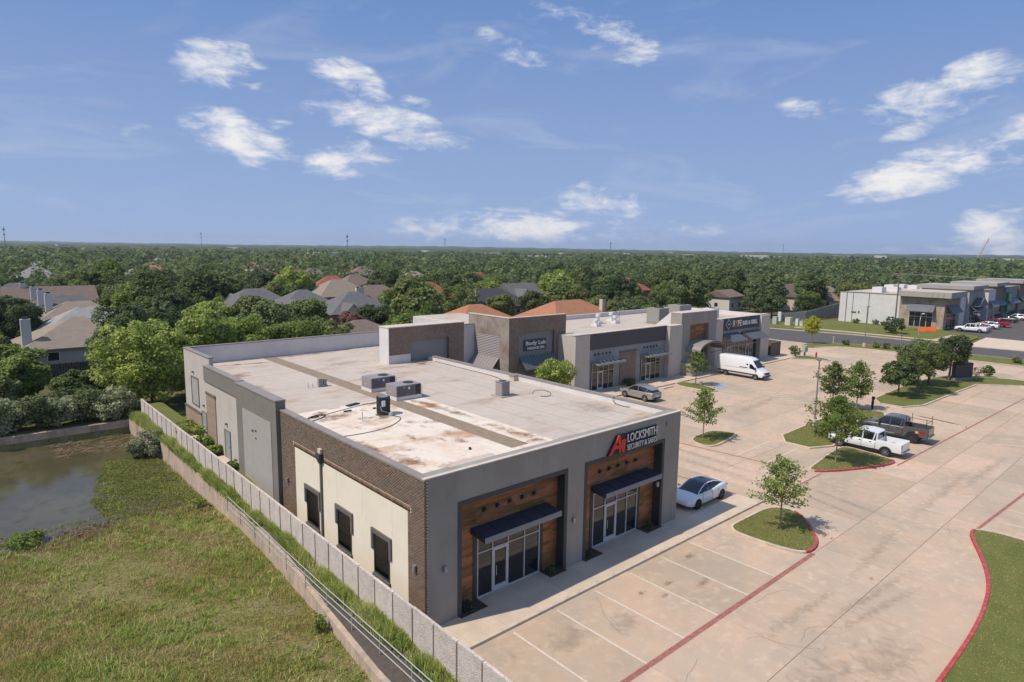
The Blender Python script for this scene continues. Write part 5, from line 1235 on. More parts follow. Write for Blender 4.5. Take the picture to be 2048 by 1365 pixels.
# ================================================================== houses
HOUSES = []
def house(label, cx, cy, w, d, rz, roof, wall='house_brick', eave=2.7, ridge=5.6, kind='hip', chim=None, gable=None, vents=2, detail=True, name='house', ov=.5, shy=False):
    """one house: walls, roof (with chimney and vents as its pieces), windows, door, front gable"""
    HOUSES.append((cx, cy, max(w, d)*(.25 if shy else .5) + (1.0 if shy else 2.0)))
    t = thing(name, label, 'house', (cx, cy, 0), rz)
    if rz == 0: ORG[t.name] = Vector((0, 0, 0))
    hw, hd = w/2, d/2
    MB().box(-hw, hw, -hd, hd, -.1, eave).build('wall', wall, t)
    ow, od = hw+ov, hd+ov; e = eave-.05
    rl = max(0.2, ow-od) if ow >= od else .2
    if kind == 'hip':
        if ow >= od: a, b = (-rl, 0, ridge), (rl, 0, ridge)
        else: rl = od-ow; a, b = (0, -rl, ridge), (0, rl, ridge)
        v = [(-ow, -od, e), (ow, -od, e), (ow, od, e), (-ow, od, e), a, b, (-ow, -od, e-.15), (ow, -od, e-.15), (ow, od, e-.15), (-ow, od, e-.15)]
        f = [(0, 1, 5, 4), (1, 2, 5), (2, 3, 4, 5), (3, 0, 4)] if ow >= od else [(0, 1, 4), (1, 2, 5, 4), (2, 3, 5), (3, 0, 4, 5)]
    else:
        v = [(-ow, -od, e), (ow, -od, e), (ow, od, e), (-ow, od, e), (-ow, 0, ridge), (ow, 0, ridge), (-ow, -od, e-.15), (ow, -od, e-.15), (ow, od, e-.15), (-ow, od, e-.15)]
        f = [(0, 1, 5, 4), (2, 3, 4, 5), (3, 0, 4), (1, 2, 5)]
    f += [(0, 6, 7, 1), (1, 7, 8, 2), (2, 8, 9, 3), (3, 9, 6, 0), (6, 9, 8, 7)]
    rf = MB().add(v, f).build('roof', roof, t)
    if chim:
        x, y, h = chim
        MB().box(x-.55, x+.55, y-.4, y+.4, eave-.3, h).build('chimney', 'house_trim' if wall != 'house_brick' else 'house_cream', rf)
        MB().box(x-.3, x+.3, y-.22, y+.22, h, h+.3).build('chimney_cap', 'charcoal', rf)
    if gable:
        x, gw, gd, gh = gable    # projecting front gable on -Y side
        MB().box(x-gw/2, x+gw/2, -hd-gd, -hd, -.1, eave).build('gable_wall', wall, t)
        MB().add([(x-gw/2, -hd-gd, eave), (x+gw/2, -hd-gd, eave), (x, -hd-gd, gh-.15)], [(0, 1, 2)]).build('gable_face', 'house_cream', t)
        o2 = gw/2+.35
        MB().add([(x-o2, -hd-gd-.3, eave-.2), (x, -hd-gd-.3, gh), (x+o2, -hd-gd-.3, eave-.2), (x-o2, 0, eave-.2), (x, 0, gh), (x+o2, 0, eave-.2)], [(0, 1, 4, 3), (1, 2, 5, 4)]).build('gable_roof', roof, t)
        MB().box(x-gw*.36, x+gw*.36, -hd-gd-.04, -hd-gd, 0, 2.15).build('garage_door', 'house_trim', t)
    if detail:
        for sx in (-.55, .45):
            for sg in (-1, 1):
                if gable and sg < 0 and abs(sx*hw-gable[0]) < gable[1]/2+.8: continue
                f_ = MB().box(sx*hw-.75, sx*hw+.75, sg*hd-.05, sg*hd+.05, .9, 2.2).build('window', 'house_trim', t)
                MB().box(sx*hw-.62, sx*hw+.62, sg*(hd+.052)-.01, sg*(hd+.052)+.01, 1.0, 2.1).build('pane', 'glass_dark', f_)
        for sg in (-1, 1):
            f_ = MB().box(sg*hw-.05, sg*hw+.05, -.6, .6, .9, 2.2).build('window', 'house_trim', t)
            MB().box(sg*(hw+.052)-.01, sg*(hw+.052)+.01, -.5, .5, 1.0, 2.1).build('pane', 'glass_dark', f_)
        for k in range(vents):
            MB().box(-.8+1.5*k, -.3+1.5*k, od*.30, od*.30+.4, ridge-(ridge-e)*.34, ridge-(ridge-e)*.30+.25).build('roof_vent', 'house_trim', rf)
    return t
house('tan hip-roofed house with tall pale chimney behind the pond', 14.5, 111.5, 14, 12.5, 0, 'shingle_tan', 'house_siding', chim=(-6.4, -4.0, 6.6), ridge=6.2)
house('house with mottled pale grey roof behind the tan-roofed house', 18.0, 126, 15, 12, 0, 'shingle_pale', 'house_brick', ridge=6.4)
house('tan-roofed house with chimney, second in the left row', 18.5, 139.5, 15, 11.5, 0, 'shingle_tan', 'house_siding', chim=(-4.4, 0, 7.9), ridge=6.4)
house('dark grey-roofed house with tall chimney in the left row', 18.5, 152.5, 15, 11, 0, 'shingle_grey', 'house_siding', chim=(-4.4, -2, 7.9), ridge=6.6)
house('brown-roofed house with pale chimney in the left row', 18.5, 166, 15, 12, 0, 'shingle_brown', 'house_siding', chim=(-4.2, -1, 7.8), ridge=6.6)
house('reddish brown roofed house at the back of the left row', 19, 184, 17, 12, 0, 'shingle_brown', 'house_siding', chim=(-5, 0, 7.6), ridge=6.8, kind='gable')
house('grey-roofed house with chimney at the far end of the left row', 14, 203, 15, 13, 0, 'shingle_grey', 'house_siding', chim=(-3.5, 0, 7.6), ridge=6.8)
house('grey-shingled house with pale gabled garage, left of the three', 56.5, 157, 16, 12, R(-4), 'shingle_grey', gable=(-5.6, 5.6, 3.4, 5.6), ridge=6.6)
house('grey-shingled house with pale gabled garage, middle of the three', 62.3, 143, 15, 13, R(-4), 'shingle_grey', gable=(-4.8, 5.2, 3.2, 5.4), ridge=6.9)
house('grey hip-roofed house with small gable, right of the three', 69.0, 131.5, 15, 13, R(-4), 'shingle_grey', gable=(-3.8, 4.2, 2.2, 4.9), ridge=6.9, chim=(3, 4, 7.4))
house('low brown hip-roofed house peeking over the rear parapet', 47.5, 88.5, 13, 11, 0, 'shingle_brown', ridge=5.8)
house('house with bright orange-brown hip roof behind the brick corner tower', 76.5, 97, 15, 12, 0, 'shingle_orange', ridge=6.2)
house('wide house with orange-brown roof behind the canopied shops', 97, 92, 21, 13, R(3), 'shingle_orange', ridge=6.5, chim=(6.5, -4, 6.6))
house('house with dark charcoal hip roof behind the orange roofs', 103.5, 126, 20, 13, R(4), 'shingle_dark', ridge=6.9, chim=(-8, -4.5, 6.8))
house('brown-roofed house left of the charcoal roof', 86, 152, 18, 13, 0, 'shingle_brown', ridge=6.9, chim=(-6, -4, 6.8))
house('reddish-roofed house behind the charcoal roof', 106, 158, 17, 13, 0, 'shingle_red', ridge=7.0)
house('grey gabled house right of the charcoal roof', 132, 146, 12, 11, 0, 'shingle_grey', ridge=6.6, kind='gable', gable=(-3.5, 4.6, 2, 5.2))
house('house with stepped tan roof behind the grey-shingled three', 88, 177, 17, 13, 0, 'shingle_tan', ridge=7.2)
house('yellowish gabled house with brick chimney beyond the far lawn', 193, 92, 11, 9, R(8), 'shingle_brown', 'house_cream', eave=4.0, ridge=7.3, kind='gable', chim=(-3, 2, 8.6), shy=True)
house('low brown-roofed house beside the yellowish gabled house', 207, 84, 8, 7, R(8), 'shingle_brown', 'house_cream', eave=2.6, ridge=4.8, shy=True)
house('small pale house half hidden by trees behind the bar and grill', 173, 101, 9, 8, R(5), 'shingle_brown', 'house_trim', eave=4.0, ridge=5.8, kind='gable')
house('tan-roofed house just visible over the distant white shop flank', 232, 98, 10, 8, 0, 'shingle_tan', 'house_cream', eave=3.6, ridge=6.6, shy=True)
far_spots = [(111, 262, 'shingle_red'), (92, 238, 'shingle_red'), (70, 246, 'shingle_brown'), (76, 340, 'shingle_orange'), (120, 330, 'shingle_tan'), (128, 282, 'shingle_brown'), (100, 205, 'shingle_red'), (112, 212, 'shingle_brown'), (58, 290, 'shingle_tan'), (88, 400, 'shingle_brown'),
             (140, 390, 'shingle_orange'), (150, 232, 'shingle_tan'), (163, 300, 'shingle_brown'), (160, 460, 'shingle_pale'), (210, 190, 'shingle_brown'), (188, 150, 'shingle_red'), (120, 520, 'shingle_pale'), (70, 500, 'shingle_orange'), (40, 420, 'shingle_pale'), (200, 620, 'shingle_tan'), (255, 420, 'shingle_brown'), (170, 214, 'shingle_red'), (30, 330, 'shingle_pale')]
words = {'shingle_red': 'red', 'shingle_brown': 'brown', 'shingle_orange': 'orange', 'shingle_tan': 'tan', 'shingle_pale': 'pale grey'}
far_spots.sort(key=lambda q: (q[0]*CR.x + q[1]*CR.y)/(q[0]*CF.x + q[1]*CF.y))
for i, (x, y, m) in enumerate(far_spots):
    h = house('distant house with %s roof among trees, %s from the left of the far roofs' % (words[m], ORD[i]), x, y, 15, 12, R(rnd.uniform(-20, 20)), m, rnd.choice(('house_brick', 'house_cream')), ridge=7.0, detail=False)
    h['group'] = 'distant houses among the trees'
t = thing('garden_fence', 'dark weathered board fence behind the pond below the tan roof', 'fence', (4, 97.4, 0))
for k in range(70):
    MB().box(-2+.30*k, -2+.30*k+.28, 97.3, 97.36, -.1, 1.75+.03*math.sin(k*3.1)).build('board', 'fence_wood_dark', t)
t = thing('pergola', 'green-topped garden shelter on dark posts in front of the tan roof', 'pergola', (4, 101, 0))
for x in (2.2, 5.4, 8.2):
    for y in (99.0, 102.5): MB().box(x-.1, x+.1, y-.1, y+.1, 0, 2.5).build('post', 'fence_wood_dark', t)
MB().box(1.8, 8.6, 98.6, 103, 2.5, 2.65).build('frame', 'fence_wood_dark', t)
pos, nrm, sz, rg2 = crown_leaves(4.2, 3.0, .7, 2.95, 40, 2600, .32, 77, .3, -.4)
v, f = leaf_faces(pos + np.array([1.2, -.2, 0]), nrm, sz, rg2)
np_obj('vine', v, f, 'leaf_bright', t)

# ================================================================== vehicles (local x = forward, origin on the ground under the middle)
def half_ring(x, pts):
    """closed section from right-hand half points listed bottom to top"""
    return [(x, -y, z) for y, z in pts] + [(x, y, z) for y, z in pts[::-1]]
def body_mesh(st):
    """st: (x, z bottom, z belt, half width)"""
    rings = []
    for x, zb, zt, w in st:
        h = zt - zb
        rings.append(half_ring(x, [(w*.80, zb), (w*.965, zb+.10*h), (w, zb+.34*h), (w*.995, zb+.62*h), (w*.965, zb+.85*h), (w*.90, zb+.96*h), (w*.74, zt), (w*.3, zt+.025)]))
    return MB().loft(rings)
def cabin_mesh(st):
    """st: (x, z base, half width base, z top, half width top)"""
    return MB().loft([half_ring(x, [(wb, zb), (wb*.985, zb+.05*(zt-zb)), (wt+.03, zt-.10*(zt-zb)), (wt-.02, zt-.03*(zt-zb)), (wt*.55, zt)]) for x, zb, wb, zt, wt in st])
def wheels(t, xs_, w, r, tyre_w=.24, rim='rim', rr=.66, spokes=5):
    for x in xs_:
        for s in (-1, 1):
            m = MB(); y0, y1 = s*(w-tyre_w), s*(w+.01); n = 24
            prof = [(y0, r*.7), (y0, r*.96), (y0+(y1-y0)*.15, r), (y0+(y1-y0)*.85, r), (y1, r*.95), (y1, r*rr)]
            m.loft([[(x + q*math.cos(2*math.pi*k/n), y, r + q*math.sin(2*math.pi*k/n)) for k in range(n)] for y, q in prof], cap=True)
            ty = m.build('wheel', 'black_rubber', t, smooth=35)
            rm = MB()
            rm.loft([[(x + q*math.cos(2*math.pi*k/n), y, r + q*math.sin(2*math.pi*k/n)) for k in range(n)] for y, q in ((y1+s*.004, r*rr), (y1+s*.004, r*rr*.90), (y1-s*.03, r*rr*.86))], cap=False)
            for k in range(spokes):
                a = 2*math.pi*k/spokes + .3; ca, sa = math.cos(a), math.sin(a); wd = r*.085
                p0, p1 = (x, r), (x + r*rr*.92*ca, r + r*rr*.92*sa)
                rm.add([(p0[0]-sa*wd, y1+s*.012, p0[1]+ca*wd), (p0[0]+sa*wd, y1+s*.012, p0[1]-ca*wd), (p1[0]+sa*wd*.9, y1-s*.003, p1[1]-ca*wd*.9), (p1[0]-sa*wd*.9, y1-s*.003, p1[1]+ca*wd*.9)], [(0, 1, 2, 3)])
            rm.cyl((0, 0), .001, 0, .001, 4) if False else None
            rm.build('rim', rim, ty)
            hb = MB(); hb.loft([[(x + q*math.cos(2*math.pi*k/12), y, r + q*math.sin(2*math.pi*k/12)) for k in range(12)] for y, q in ((y1-s*.04, r*.6), (y1-s*.035, r*.001))], cap=False)
            hb.build('brake_disc', 'rim_dark', ty)
def arch(t, x, w, r, zc, lift=.006):
    """dark wheel well standing just outside the body side"""
    for s in (-1, 1):
        n = 18; p = [(x + r*math.cos(math.pi*k/n), s*(w+lift), zc + r*math.sin(math.pi*k/n)) for k in range(n+1)]
        q = [(a, b - s*.25, c) for a, b, c in p]
        MB().add(p + q, [tuple(range(n+1)), tuple(range(n+1, 2*n+2))[::-1]] + [(k, k+1, n+2+k, n+1+k) for k in range(n)]).build('wheel_arch', 'black_plastic', t)
def lamp(t, name, m, x0, x1, y0, y1, z0, z1, pair=True):
    for s in (-1, 1) if pair else (1,):
        MB().box(x0, x1, min(s*y0, s*y1), max(s*y0, s*y1), z0, z1).build(name, m, t, bevel=.012)
def side_glass(t, pts, w0, w1, z0, z1, name='window', m='car_glass'):
    """side window as a thin plate following the slope of the cabin side; pts are (x, z)"""
    for s in (-1, 1):
        def yy_(z): return s*(w0 + (w1-w0)*(z-z0)/(z1-z0) + .012)
        MB().add([(x, yy_(z), z) for x, z in pts], [tuple(range(len(pts)))]).build(name, m, t)
def car(label, loc, rz, paint, kind='sedan', group=None, name='parked_car', roof=None, cat='car'):
    t = thing(name, label, cat, loc, rz, group); ORG[t.name] = Vector((0, 0, 0))
    if kind == 'sedan':
        W, Rr = .925, .335
        body_mesh([(-2.35, .46, .86, .66), (-2.28, .34, .98, .80), (-1.95, .24, 1.06, .895), (-1.4, .2, 1.05, .925), (-.4, .18, .99, .925), (.6, .18, .96, .925), (1.2, .2, .93, .92), (1.75, .22, .84, .905), (2.1, .25, .74, .85), (2.28, .3, .64, .74), (2.35, .38, .55, .60)]).build('body', paint, t, smooth=40)
        cabin_mesh([(-1.98, 1.0, .66, 1.06, .56), (-1.35, .96, .76, 1.25, .56), (-.75, .93, .80, 1.39, .565), (-.15, .92, .81, 1.435, .57), (.3, .92, .81, 1.40, .57), (.75, .90, .80, 1.24, .58), (1.28, .88, .74, .955, .66)]).build('glasshouse', 'car_glass_blue', t, smooth=45)
        for s in (-1, 1):
            MB().tube([(1.22, s*.72, .95), (.75, s*.645, 1.21), (.28, s*.605, 1.385), (-.15, s*.60, 1.42), (-.75, s*.60, 1.375), (-1.35, s*.62, 1.235), (-1.95, s*.68, 1.05)], .035, 6).build('roof_rail', paint, t, smooth=60)
            MB().add([(-.28, s*.80, .96), (-.2, s*.80, .96), (-.2, s*.625, 1.39), (-.28, s*.625, 1.39)], [(0, 1, 2, 3)]).build('door_pillar', 'black_plastic', t)
            MB().box(.78, .95, s*1.0-.09, s*1.0+.09, .96, 1.08).build('mirror', paint, t, bevel=.03)
        for s in (-1, 1):
            for x in (.92, -.24, -1.0): MB().box(x, x+.014, s*.922-.006, s*.922+.006, .34, .92).build('panel_gap', 'black_plastic', t)
        arch(t, 1.42, W-.01, .385, Rr); arch(t, -1.45, W-.005, .385, Rr)
        wheels(t, (1.42, -1.45), W, Rr, rim='rim_dark')
        for s in (-1, 1): MB().add([(2.08, s*.84, .66), (2.27, s*.62, .58), (2.22, s*.60, .65), (1.86, s*.80, .77)], [(0, 1, 2, 3)]).build('headlight', 'black_plastic', t)
        lamp(t, 'tail_light', 'tail_lens', -2.33, -2.2, .45, .80, .78, .90)
        MB().box(2.27, 2.345, -.5, .5, .27, .34).build('lower_grille', 'black_plastic', t)
        MB().box(-2.37, -2.34, -.26, .26, .58, .70).build('number_plate', 'sign_white', t)
    elif kind == 'suv':
        W, Rr = .96, .37
        body_mesh([(-2.42, .5, .95, .70), (-2.36, .38, 1.08, .86), (-2.0, .28, 1.12, .94), (-1.3, .25, 1.10, .955), (.6, .25, 1.06, .955), (1.3, .28, 1.03, .95), (1.9, .3, .95, .93), (2.25, .35, .84, .86), (2.42, .42, .72, .70)]).build('body', paint, t, smooth=40)
        cabin_mesh([(-2.3, 1.02, .74, 1.12, .60), (-1.85, 1.04, .82, 1.42, .62), (-1.2, 1.04, .84, 1.60, .64), (-.4, 1.02, .85, 1.67, .64), (.25, 1.0, .85, 1.63, .64), (.75, 1.0, .84, 1.42, .65), (1.32, .97, .78, 1.05, .70)]).build('glasshouse', 'car_glass', t, smooth=45)
        cabin_mesh([(-2.1, 1.3, .60, 1.345, .60), (-1.85, 1.40, .655, 1.455, .63), (-1.2, 1.54, .70, 1.63, .65), (-.4, 1.60, .70, 1.69, .65), (.22, 1.58, .70, 1.66, .65), (.38, 1.54, .68, 1.60, .62)]).build('roof', roof or paint, t, smooth=45)
        for s in (-1, 1):
            for (xa, za, ya), (xb, zb, yb) in (((1.25, 1.03, .765), (.32, 1.58, .665)), ((-.35, 1.04, .85), (-.35, 1.60, .685)), ((-1.35, 1.05, .845), (-1.7, 1.46, .685))):
                MB().tube([(xa, s*ya, za), (xb, s*yb, zb)], .04, 6).build('pillar', paint, t)
            MB().box(.8, .98, s*1.03-.1, s*1.03+.1, 1.05, 1.2).build('mirror', paint, t, bevel=.03)
        arch(t, 1.45, W-.01, .43, Rr); arch(t, -1.42, W-.008, .43, Rr)
        wheels(t, (1.45, -1.42), W, Rr)
        lamp(t, 'headlight', 'lamp_lens', 2.15, 2.33, .48, .78, .74, .84)
        MB().box(-2.40, -2.33, -.84, .84, .92, 1.0).build('tail_light', 'tail_lens', t)
        MB().box(-2.44, -2.36, -.7, .7, .42, .56).build('rear_bumper', 'black_plastic', t)
        MB().box(-2.43, -2.40, -.26, .26, .66, .79).build('number_plate', 'sign_white', t)
    elif kind == 'pickup':
        lift = roof if isinstance(roof, (int, float)) else 0.0
        W, Rr = .985, .40 + lift*.5; z = lift
        body_mesh([(-.98, .45+z, 1.22+z, .97), (-.5, .42+z, 1.22+z, .985), (.9, .42+z, 1.20+z, .985), (1.3, .44+z, 1.19+z, .985), (1.9, .46+z, 1.17+z, .98), (2.5, .46+z, 1.12+z, .965), (2.82, .48+z, 1.05+z, .93), (2.93, .5+z, .95+z, .88)]).build('body', paint, t, smooth=40)
        cabin_mesh([(-1.02, 1.17+z, .89, 1.78+z, .74), (-.88, 1.17+z, .90, 1.90+z, .765), (-.2, 1.17+z, .91, 1.94+z, .775), (.55, 1.17+z, .91, 1.90+z, .765), (.98, 1.17+z, .90, 1.62+z, .77), (1.5, 1.15+z, .86, 1.22+z, .80)]).build('cab', 'car_glass', t, smooth=45)
        cabin_mesh([(-1.06, 1.77+z, .78, 1.83+z, .76), (-.88, 1.83+z, .81, 1.925+z, .785), (-.2, 1.86+z, .82, 1.965+z, .795), (.5, 1.83+z, .815, 1.93+z, .775), (.68, 1.79+z, .79, 1.86+z, .74)]).build('roof', paint, t, smooth=45)
        for s in (-1, 1):
            for (xa, za, ya), (xb, zb, yb) in (((1.45, 1.2, .87), (.64, 1.83, .79)), ((.12, 1.18, .925), (.08, 1.87, .82)), ((-1.0, 1.18, .905), (-1.0, 1.82, .79)), ((-.74, 1.2, .92), (-.86, 1.84, .815))):
                MB().tube([(xa, s*ya, za+z), (xb, s*yb, zb+z)], .055, 6).build('pillar', paint, t)
            MB().box(.95, 1.12, s*1.10-.12, s*1.10+.12, 1.22+z, 1.48+z).build('mirror', paint, t, bevel=.03)
            for x in (.22, -.62): MB().box(x, x+.18, s*.985-.02, s*.985+.02, 1.02+z, 1.06+z).build('door_handle', 'black_plastic', t)
        bed = MB()
        for s in (-1, 1):
            bed.loft([[(x, s*.80, .5+z), (x, s*.95, .5+z), (x, s*.985, .75+z), (x, s*.98, 1.10+z), (x, s*.955, 1.30+z), (x, s*.87, 1.31+z), (x, s*.86, .8+z)] for x in (-2.92, -.99)])
        bed.box(-2.92, -.99, -.86, .86, .74+z, .80+z).box(-1.06, -.99, -.87, .87, .5+z, 1.28+z)
        bd = bed.build('bed', paint, t, smooth=40)
        MB().box(-2.86, -1.08, -.855, .855, .801+z, .815+z).build('bed_floor', 'bed_liner' if paint != 'paint_white' else 'stucco_panel', bd)
        MB().box(-2.97, -2.88, -.86, .86, .62+z, 1.27+z).build('tailgate', paint, t, bevel=.02)
        MB().box(-2.88, -2.70, -.84, .84, 1.275+z, 1.285+z).build('tailgate_cap', 'black_plastic', t) if False else None
        lamp(t, 'tail_light', 'tail_lens', -2.955, -2.86, .80, .965, .88+z, 1.22+z)
        lamp(t, 'headlight', 'lamp_lens', 2.80, 2.94, .62, .88, .84+z, 1.0+z)
        MB().box(2.86, 2.97, -.6, .6, .66+z, 1.0+z).build('grille', 'black_plastic', t)
        MB().box(-3.06, -2.93, -.92, .92, .48+z, .62+z).build('rear_bumper', 'galvanised', t, bevel=.03)
        MB().box(2.85, 3.02, -.94, .94, .45+z, .63+z).build('front_bumper', paint, t, bevel=.03)
        MB().box(-3.075, -3.062, -.28, .28, .5+z, .6+z).build('number_plate', 'sign_white', t)
        for s in (-1, 1):
            for x in (1.28, .16, -.92): MB().box(x, x+.018, s*.986-.004, s*.986+.004, .55+z, 1.14+z).build('panel_gap', 'black_plastic', t)
        arch(t, 1.95, W-.004, Rr+.09, Rr+z*.4); arch(t, -1.75, W-.004, Rr+.09, Rr+z*.4)
        wheels(t, (1.95, -1.75), W+.01+lift*.2, Rr, .27, rim='rim' if lift == 0 else 'rim_dark', spokes=6)
        MB().box(-.3, 1.3, -1.02, -.92, .44+z, .50+z).box(-.3, 1.3, .92, 1.02, .44+z, .50+z).build('side_step', 'galvanised' if lift else 'black_plastic', t)
    elif kind == 'van':
        W, Rr = 1.01, .36
        secs = []
        for x, zb, zt, w, wt in ((-3.45, .5, 2.66, .96, .80), (-3.40, .38, 2.78, .99, .84), (-2.0, .36, 2.84, 1.01, .86), (.6, .36, 2.84, 1.01, .86), (1.35, .36, 2.74, 1.01, .84), (1.75, .36, 2.50, 1.01, .82), (2.05, .36, 2.12, 1.0, .82), (2.45, .36, 1.58, 1.0, .84), (2.62, .36, 1.36, .99, .86), (3.1, .38, 1.18, .96, .82), (3.38, .42, 1.0, .88, .72), (3.48, .5, .85, .76, .6)):
            h = zt-zb
            secs.append(half_ring(x, [(w*.86, zb), (w*.98, zb+.06*h), (w, zb+.25*h), (w*.995, zb+.5*h), (w*.5+wt*.5+.02, zb+.86*h), (wt+.02, zb+.96*h), (wt*.7, zt)]))
        MB().loft(secs).build('body', paint, t, smooth=40)
        for s in (-1, 1):
            MB().add([(.0, s*1.012, 1.42), (1.22, s*1.012, 1.42), (1.22, s*.975, 2.02), (.0, s*.975, 2.02)], [(0, 1, 2, 3)]).build('side_window', 'car_glass', t)
            MB().add([(1.42, s*1.010, 1.42), (2.42, s*1.012, 1.32), (2.0, s*.985, 1.80), (1.75, s*.968, 2.02), (1.42, s*.975, 2.02)], [(0, 1, 2, 3, 4)]).build('door_window', 'car_glass', t)
            MB().box(-3.3, 2.2, s*1.012-.008, s*1.012+.008, .60, .76).build('side_moulding', 'black_plastic', t)
            MB().box(2.2, 2.4, s*1.14-.12, s*1.14+.12, 1.35, 1.68).build('mirror', 'black_plastic', t, bevel=.03)
            MB().box(-2.2, .9, s*1.0-.01, s*1.0+.012, 1.30, 1.33).build('door_rail', 'black_plastic', t)
        MB().add([(2.48, -.82, 1.57), (2.48, .82, 1.57), (1.80, .74, 2.46), (1.80, -.74, 2.46)], [(0, 1, 2, 3)]).build('windscreen', 'car_glass_blue', t)
        MB().box(3.36, 3.50, -.55, .55, .72, 1.02).build('grille', 'black_plastic', t, bevel=.02)
        MB().box(3.2, 3.52, -.9, .9, .42, .70).build('front_bumper', 'fascia_dark', t, bevel=.05)
        lamp(t, 'headlight', 'lamp_lens', 3.12, 3.42, .55, .84, .86, 1.06)
        lamp(t, 'tail_light', 'tail_lens', -3.46, -3.40, .84, .98, .9, 1.4)
        arch(t, 2.35, W-.006, .45, Rr); arch(t, -2.05, W-.004, .45, Rr)
        wheels(t, (2.35, -2.05), W, Rr, .25, rim='rim')
    return t
car('white sedan with black glass roof parked beside the grey shop corner', (37.45, 22.85, 0), R(180), 'paint_white', 'sedan')
t = car('white crew-cab pickup truck parked behind the leafy tree on the triangular lawn', (58.85, 19.85, 0), R(90), 'paint_white', 'pickup', name='pickup_truck', cat='truck')
t = car('dark grey lifted pickup truck with ladder rack, beside the white pickup', (64.9, 19.75, 0), R(92), 'paint_grey', 'pickup', roof=.16, name='pickup_truck', cat='truck')
rk = MB()
for s in (-1, 1):
    for x in (-1.15, -2.75): rk.tube([(x, s*.92, 1.4), (x, s*.92, 2.35)], .028, 6)
    rk.tube([(-1.15, s*.92, 1.9), (-2.75, s*.92, 1.9)], .022, 6)
for x in (-1.15, -2.75): rk.tube([(x, -.92, 1.95), (x, .92, 1.95)], .022, 6)
rk.build('ladder_rack', 'black_plastic', t)
MB().cyl((-2.45, .35), .17, .98, 1.30, 12, .15).build('red_bucket', 'paint_red', t)
MB().box(-2.2, -1.95, .99, 1.0, .98, 1.18).build('sticker', 'sign_orange', t)
MB().box(-2.62, -2.32, .99, 1.0, .98, 1.22).build('sticker', 'tail_lens', t)
car('silver SUV parked in front of the canopied shopfront', (59.05, 44.25, 0), R(88), 'paint_silver', 'suv')
car('white high-roof cargo van parked in front of the bar and grill', (80.85, 43.6, 0), R(-91), 'paint_white', 'van', name='cargo_van', cat='van')
car('white pickup nearest the lawn in the far asphalt lot', (169.8, 38.4, -.045), R(90), 'paint_white', 'pickup', 'cars parked at the distant shops', 'pickup_truck', cat='truck')
car('white sedan behind the far white pickup', (175.8, 38.6, -.045), R(90), 'paint_white', 'suv', 'cars parked at the distant shops')
car('red sedan beside the far white pickup', (173.0, 38.0, -.045), R(90), 'paint_red', 'sedan', 'cars parked at the distant shops')
car('white SUV behind the red sedan', (181.5, 38.2, -.045), R(90), 'paint_white', 'suv', 'cars parked at the distant shops')
car('red pickup behind the white SUV', (187.5, 38.0, -.045), R(90), 'paint_red', 'pickup', 'cars parked at the distant shops', 'pickup_truck', cat='truck')
car('dark SUV at the right end of the distant row', (203, 38.6, -.045), R(90), 'paint_dark', 'suv', 'cars parked at the distant shops')
car('white hatchback at the right edge behind the dark SUV', (212, 38.4, -.045), R(90), 'paint_white', 'suv', 'cars parked at the distant shops')

# ================================================================== street furniture
def lamp_post(label, x, y, h, rz=0.0, base=True, single=True):
    t = thing('lamp_post', label, 'lamp post', (x, y, 0), rz); ORG[t.name] = Vector((0, 0, 0))
    if base: MB().cyl((0, 0), .30, 0, .75, 16).build('footing', 'kerb', t, smooth=40)
    MB().tube([(0, 0, .7 if base else 0), (0, 0, h)], [.075, .06], 10).build('pole', 'pole_grey', t, smooth=50)
    MB().box(-.1, .75, -.16, .16, h-.06, h+.06).build('lamp_head', 'pole_grey', t)
lamp_post('tall square-headed lamp post on the lawn behind the pickup trucks', 62.6, 26.0, 6.6, R(40))
lamp_post('dark lamp post behind the row of dark trees', 111, 34.0, 4.4, R(60))
lamp_post('slim dark lamp post by the shrub strip along the road', 124.4, 44.0, 7.4, R(0))
t = thing('street_lamp', 'pale street lamp with curved arm beside the road', 'street lamp', (132.6, 37.9, 0)); ORG[t.name] = Vector((0, 0, 0))
MB().tube([(0, 0, 0), (0, 0, 4.6), (.15, 0, 5.4), (.6, 0, 5.95), (1.3, 0, 6.05)], [.07, .06, .05, .045, .04], 8).build('pole', 'galvanised', t, smooth=60)
MB().box(1.2, 2.0, -.15, .15, 5.95, 6.12).build('lamp_head', 'white_metal', t)
up = thing('utility_pole', 'tall wooden utility pole in front of the distant shop row', 'pole', (155.5, 49.2, 0)); ORG[up.name] = Vector((0, 0, 0))
MB().tube([(0, 0, 0), (0, 0, 13)], [.17, .12], 8).build('pole', 'pole_wood', up, smooth=60)
MB().box(-.1, .1, -1.3, 1.3, 12.2, 12.4).box(-.08, .08, -.9, .9, 11.2, 11.35).build('crossarm', 'pole_wood', up)
for s in (-1.1, 0, 1.1):
    MB().cyl((0, s), .06, 12.4, 12.65, 8).build('insulator', 'utility_green', up)
    MB().tube([(0, s, 12.6), (30, s-14, 11.2), (70, s-30, 11.0), (120, s-50, 12.4)], .035, 5).build('wire', 'utility_beige', up)
t = thing('fire_hydrant', 'small red fire hydrant on the lot corner island', 'hydrant', (105.0, 44.2, .11)); ORG[t.name] = Vector((0, 0, 0))
MB().cyl((0, 0), .16, 0, .08, 12).cyl((0, 0), .11, .08, .62, 12).build('barrel', 'hydrant_red', t, smooth=40)
MB().cyl((0, 0), .14, .62, .70, 12).cyl((0, 0), .12, .70, .86, 12, .04).build('bonnet', 'hydrant_red', t, smooth=40)
MB().tube([(-.22, 0, .45), (.22, 0, .45)], .055, 8).tube([(0, 0, .45), (0, -.2, .45)], .07, 8).build('outlet', 'hydrant_red', t, smooth=40)
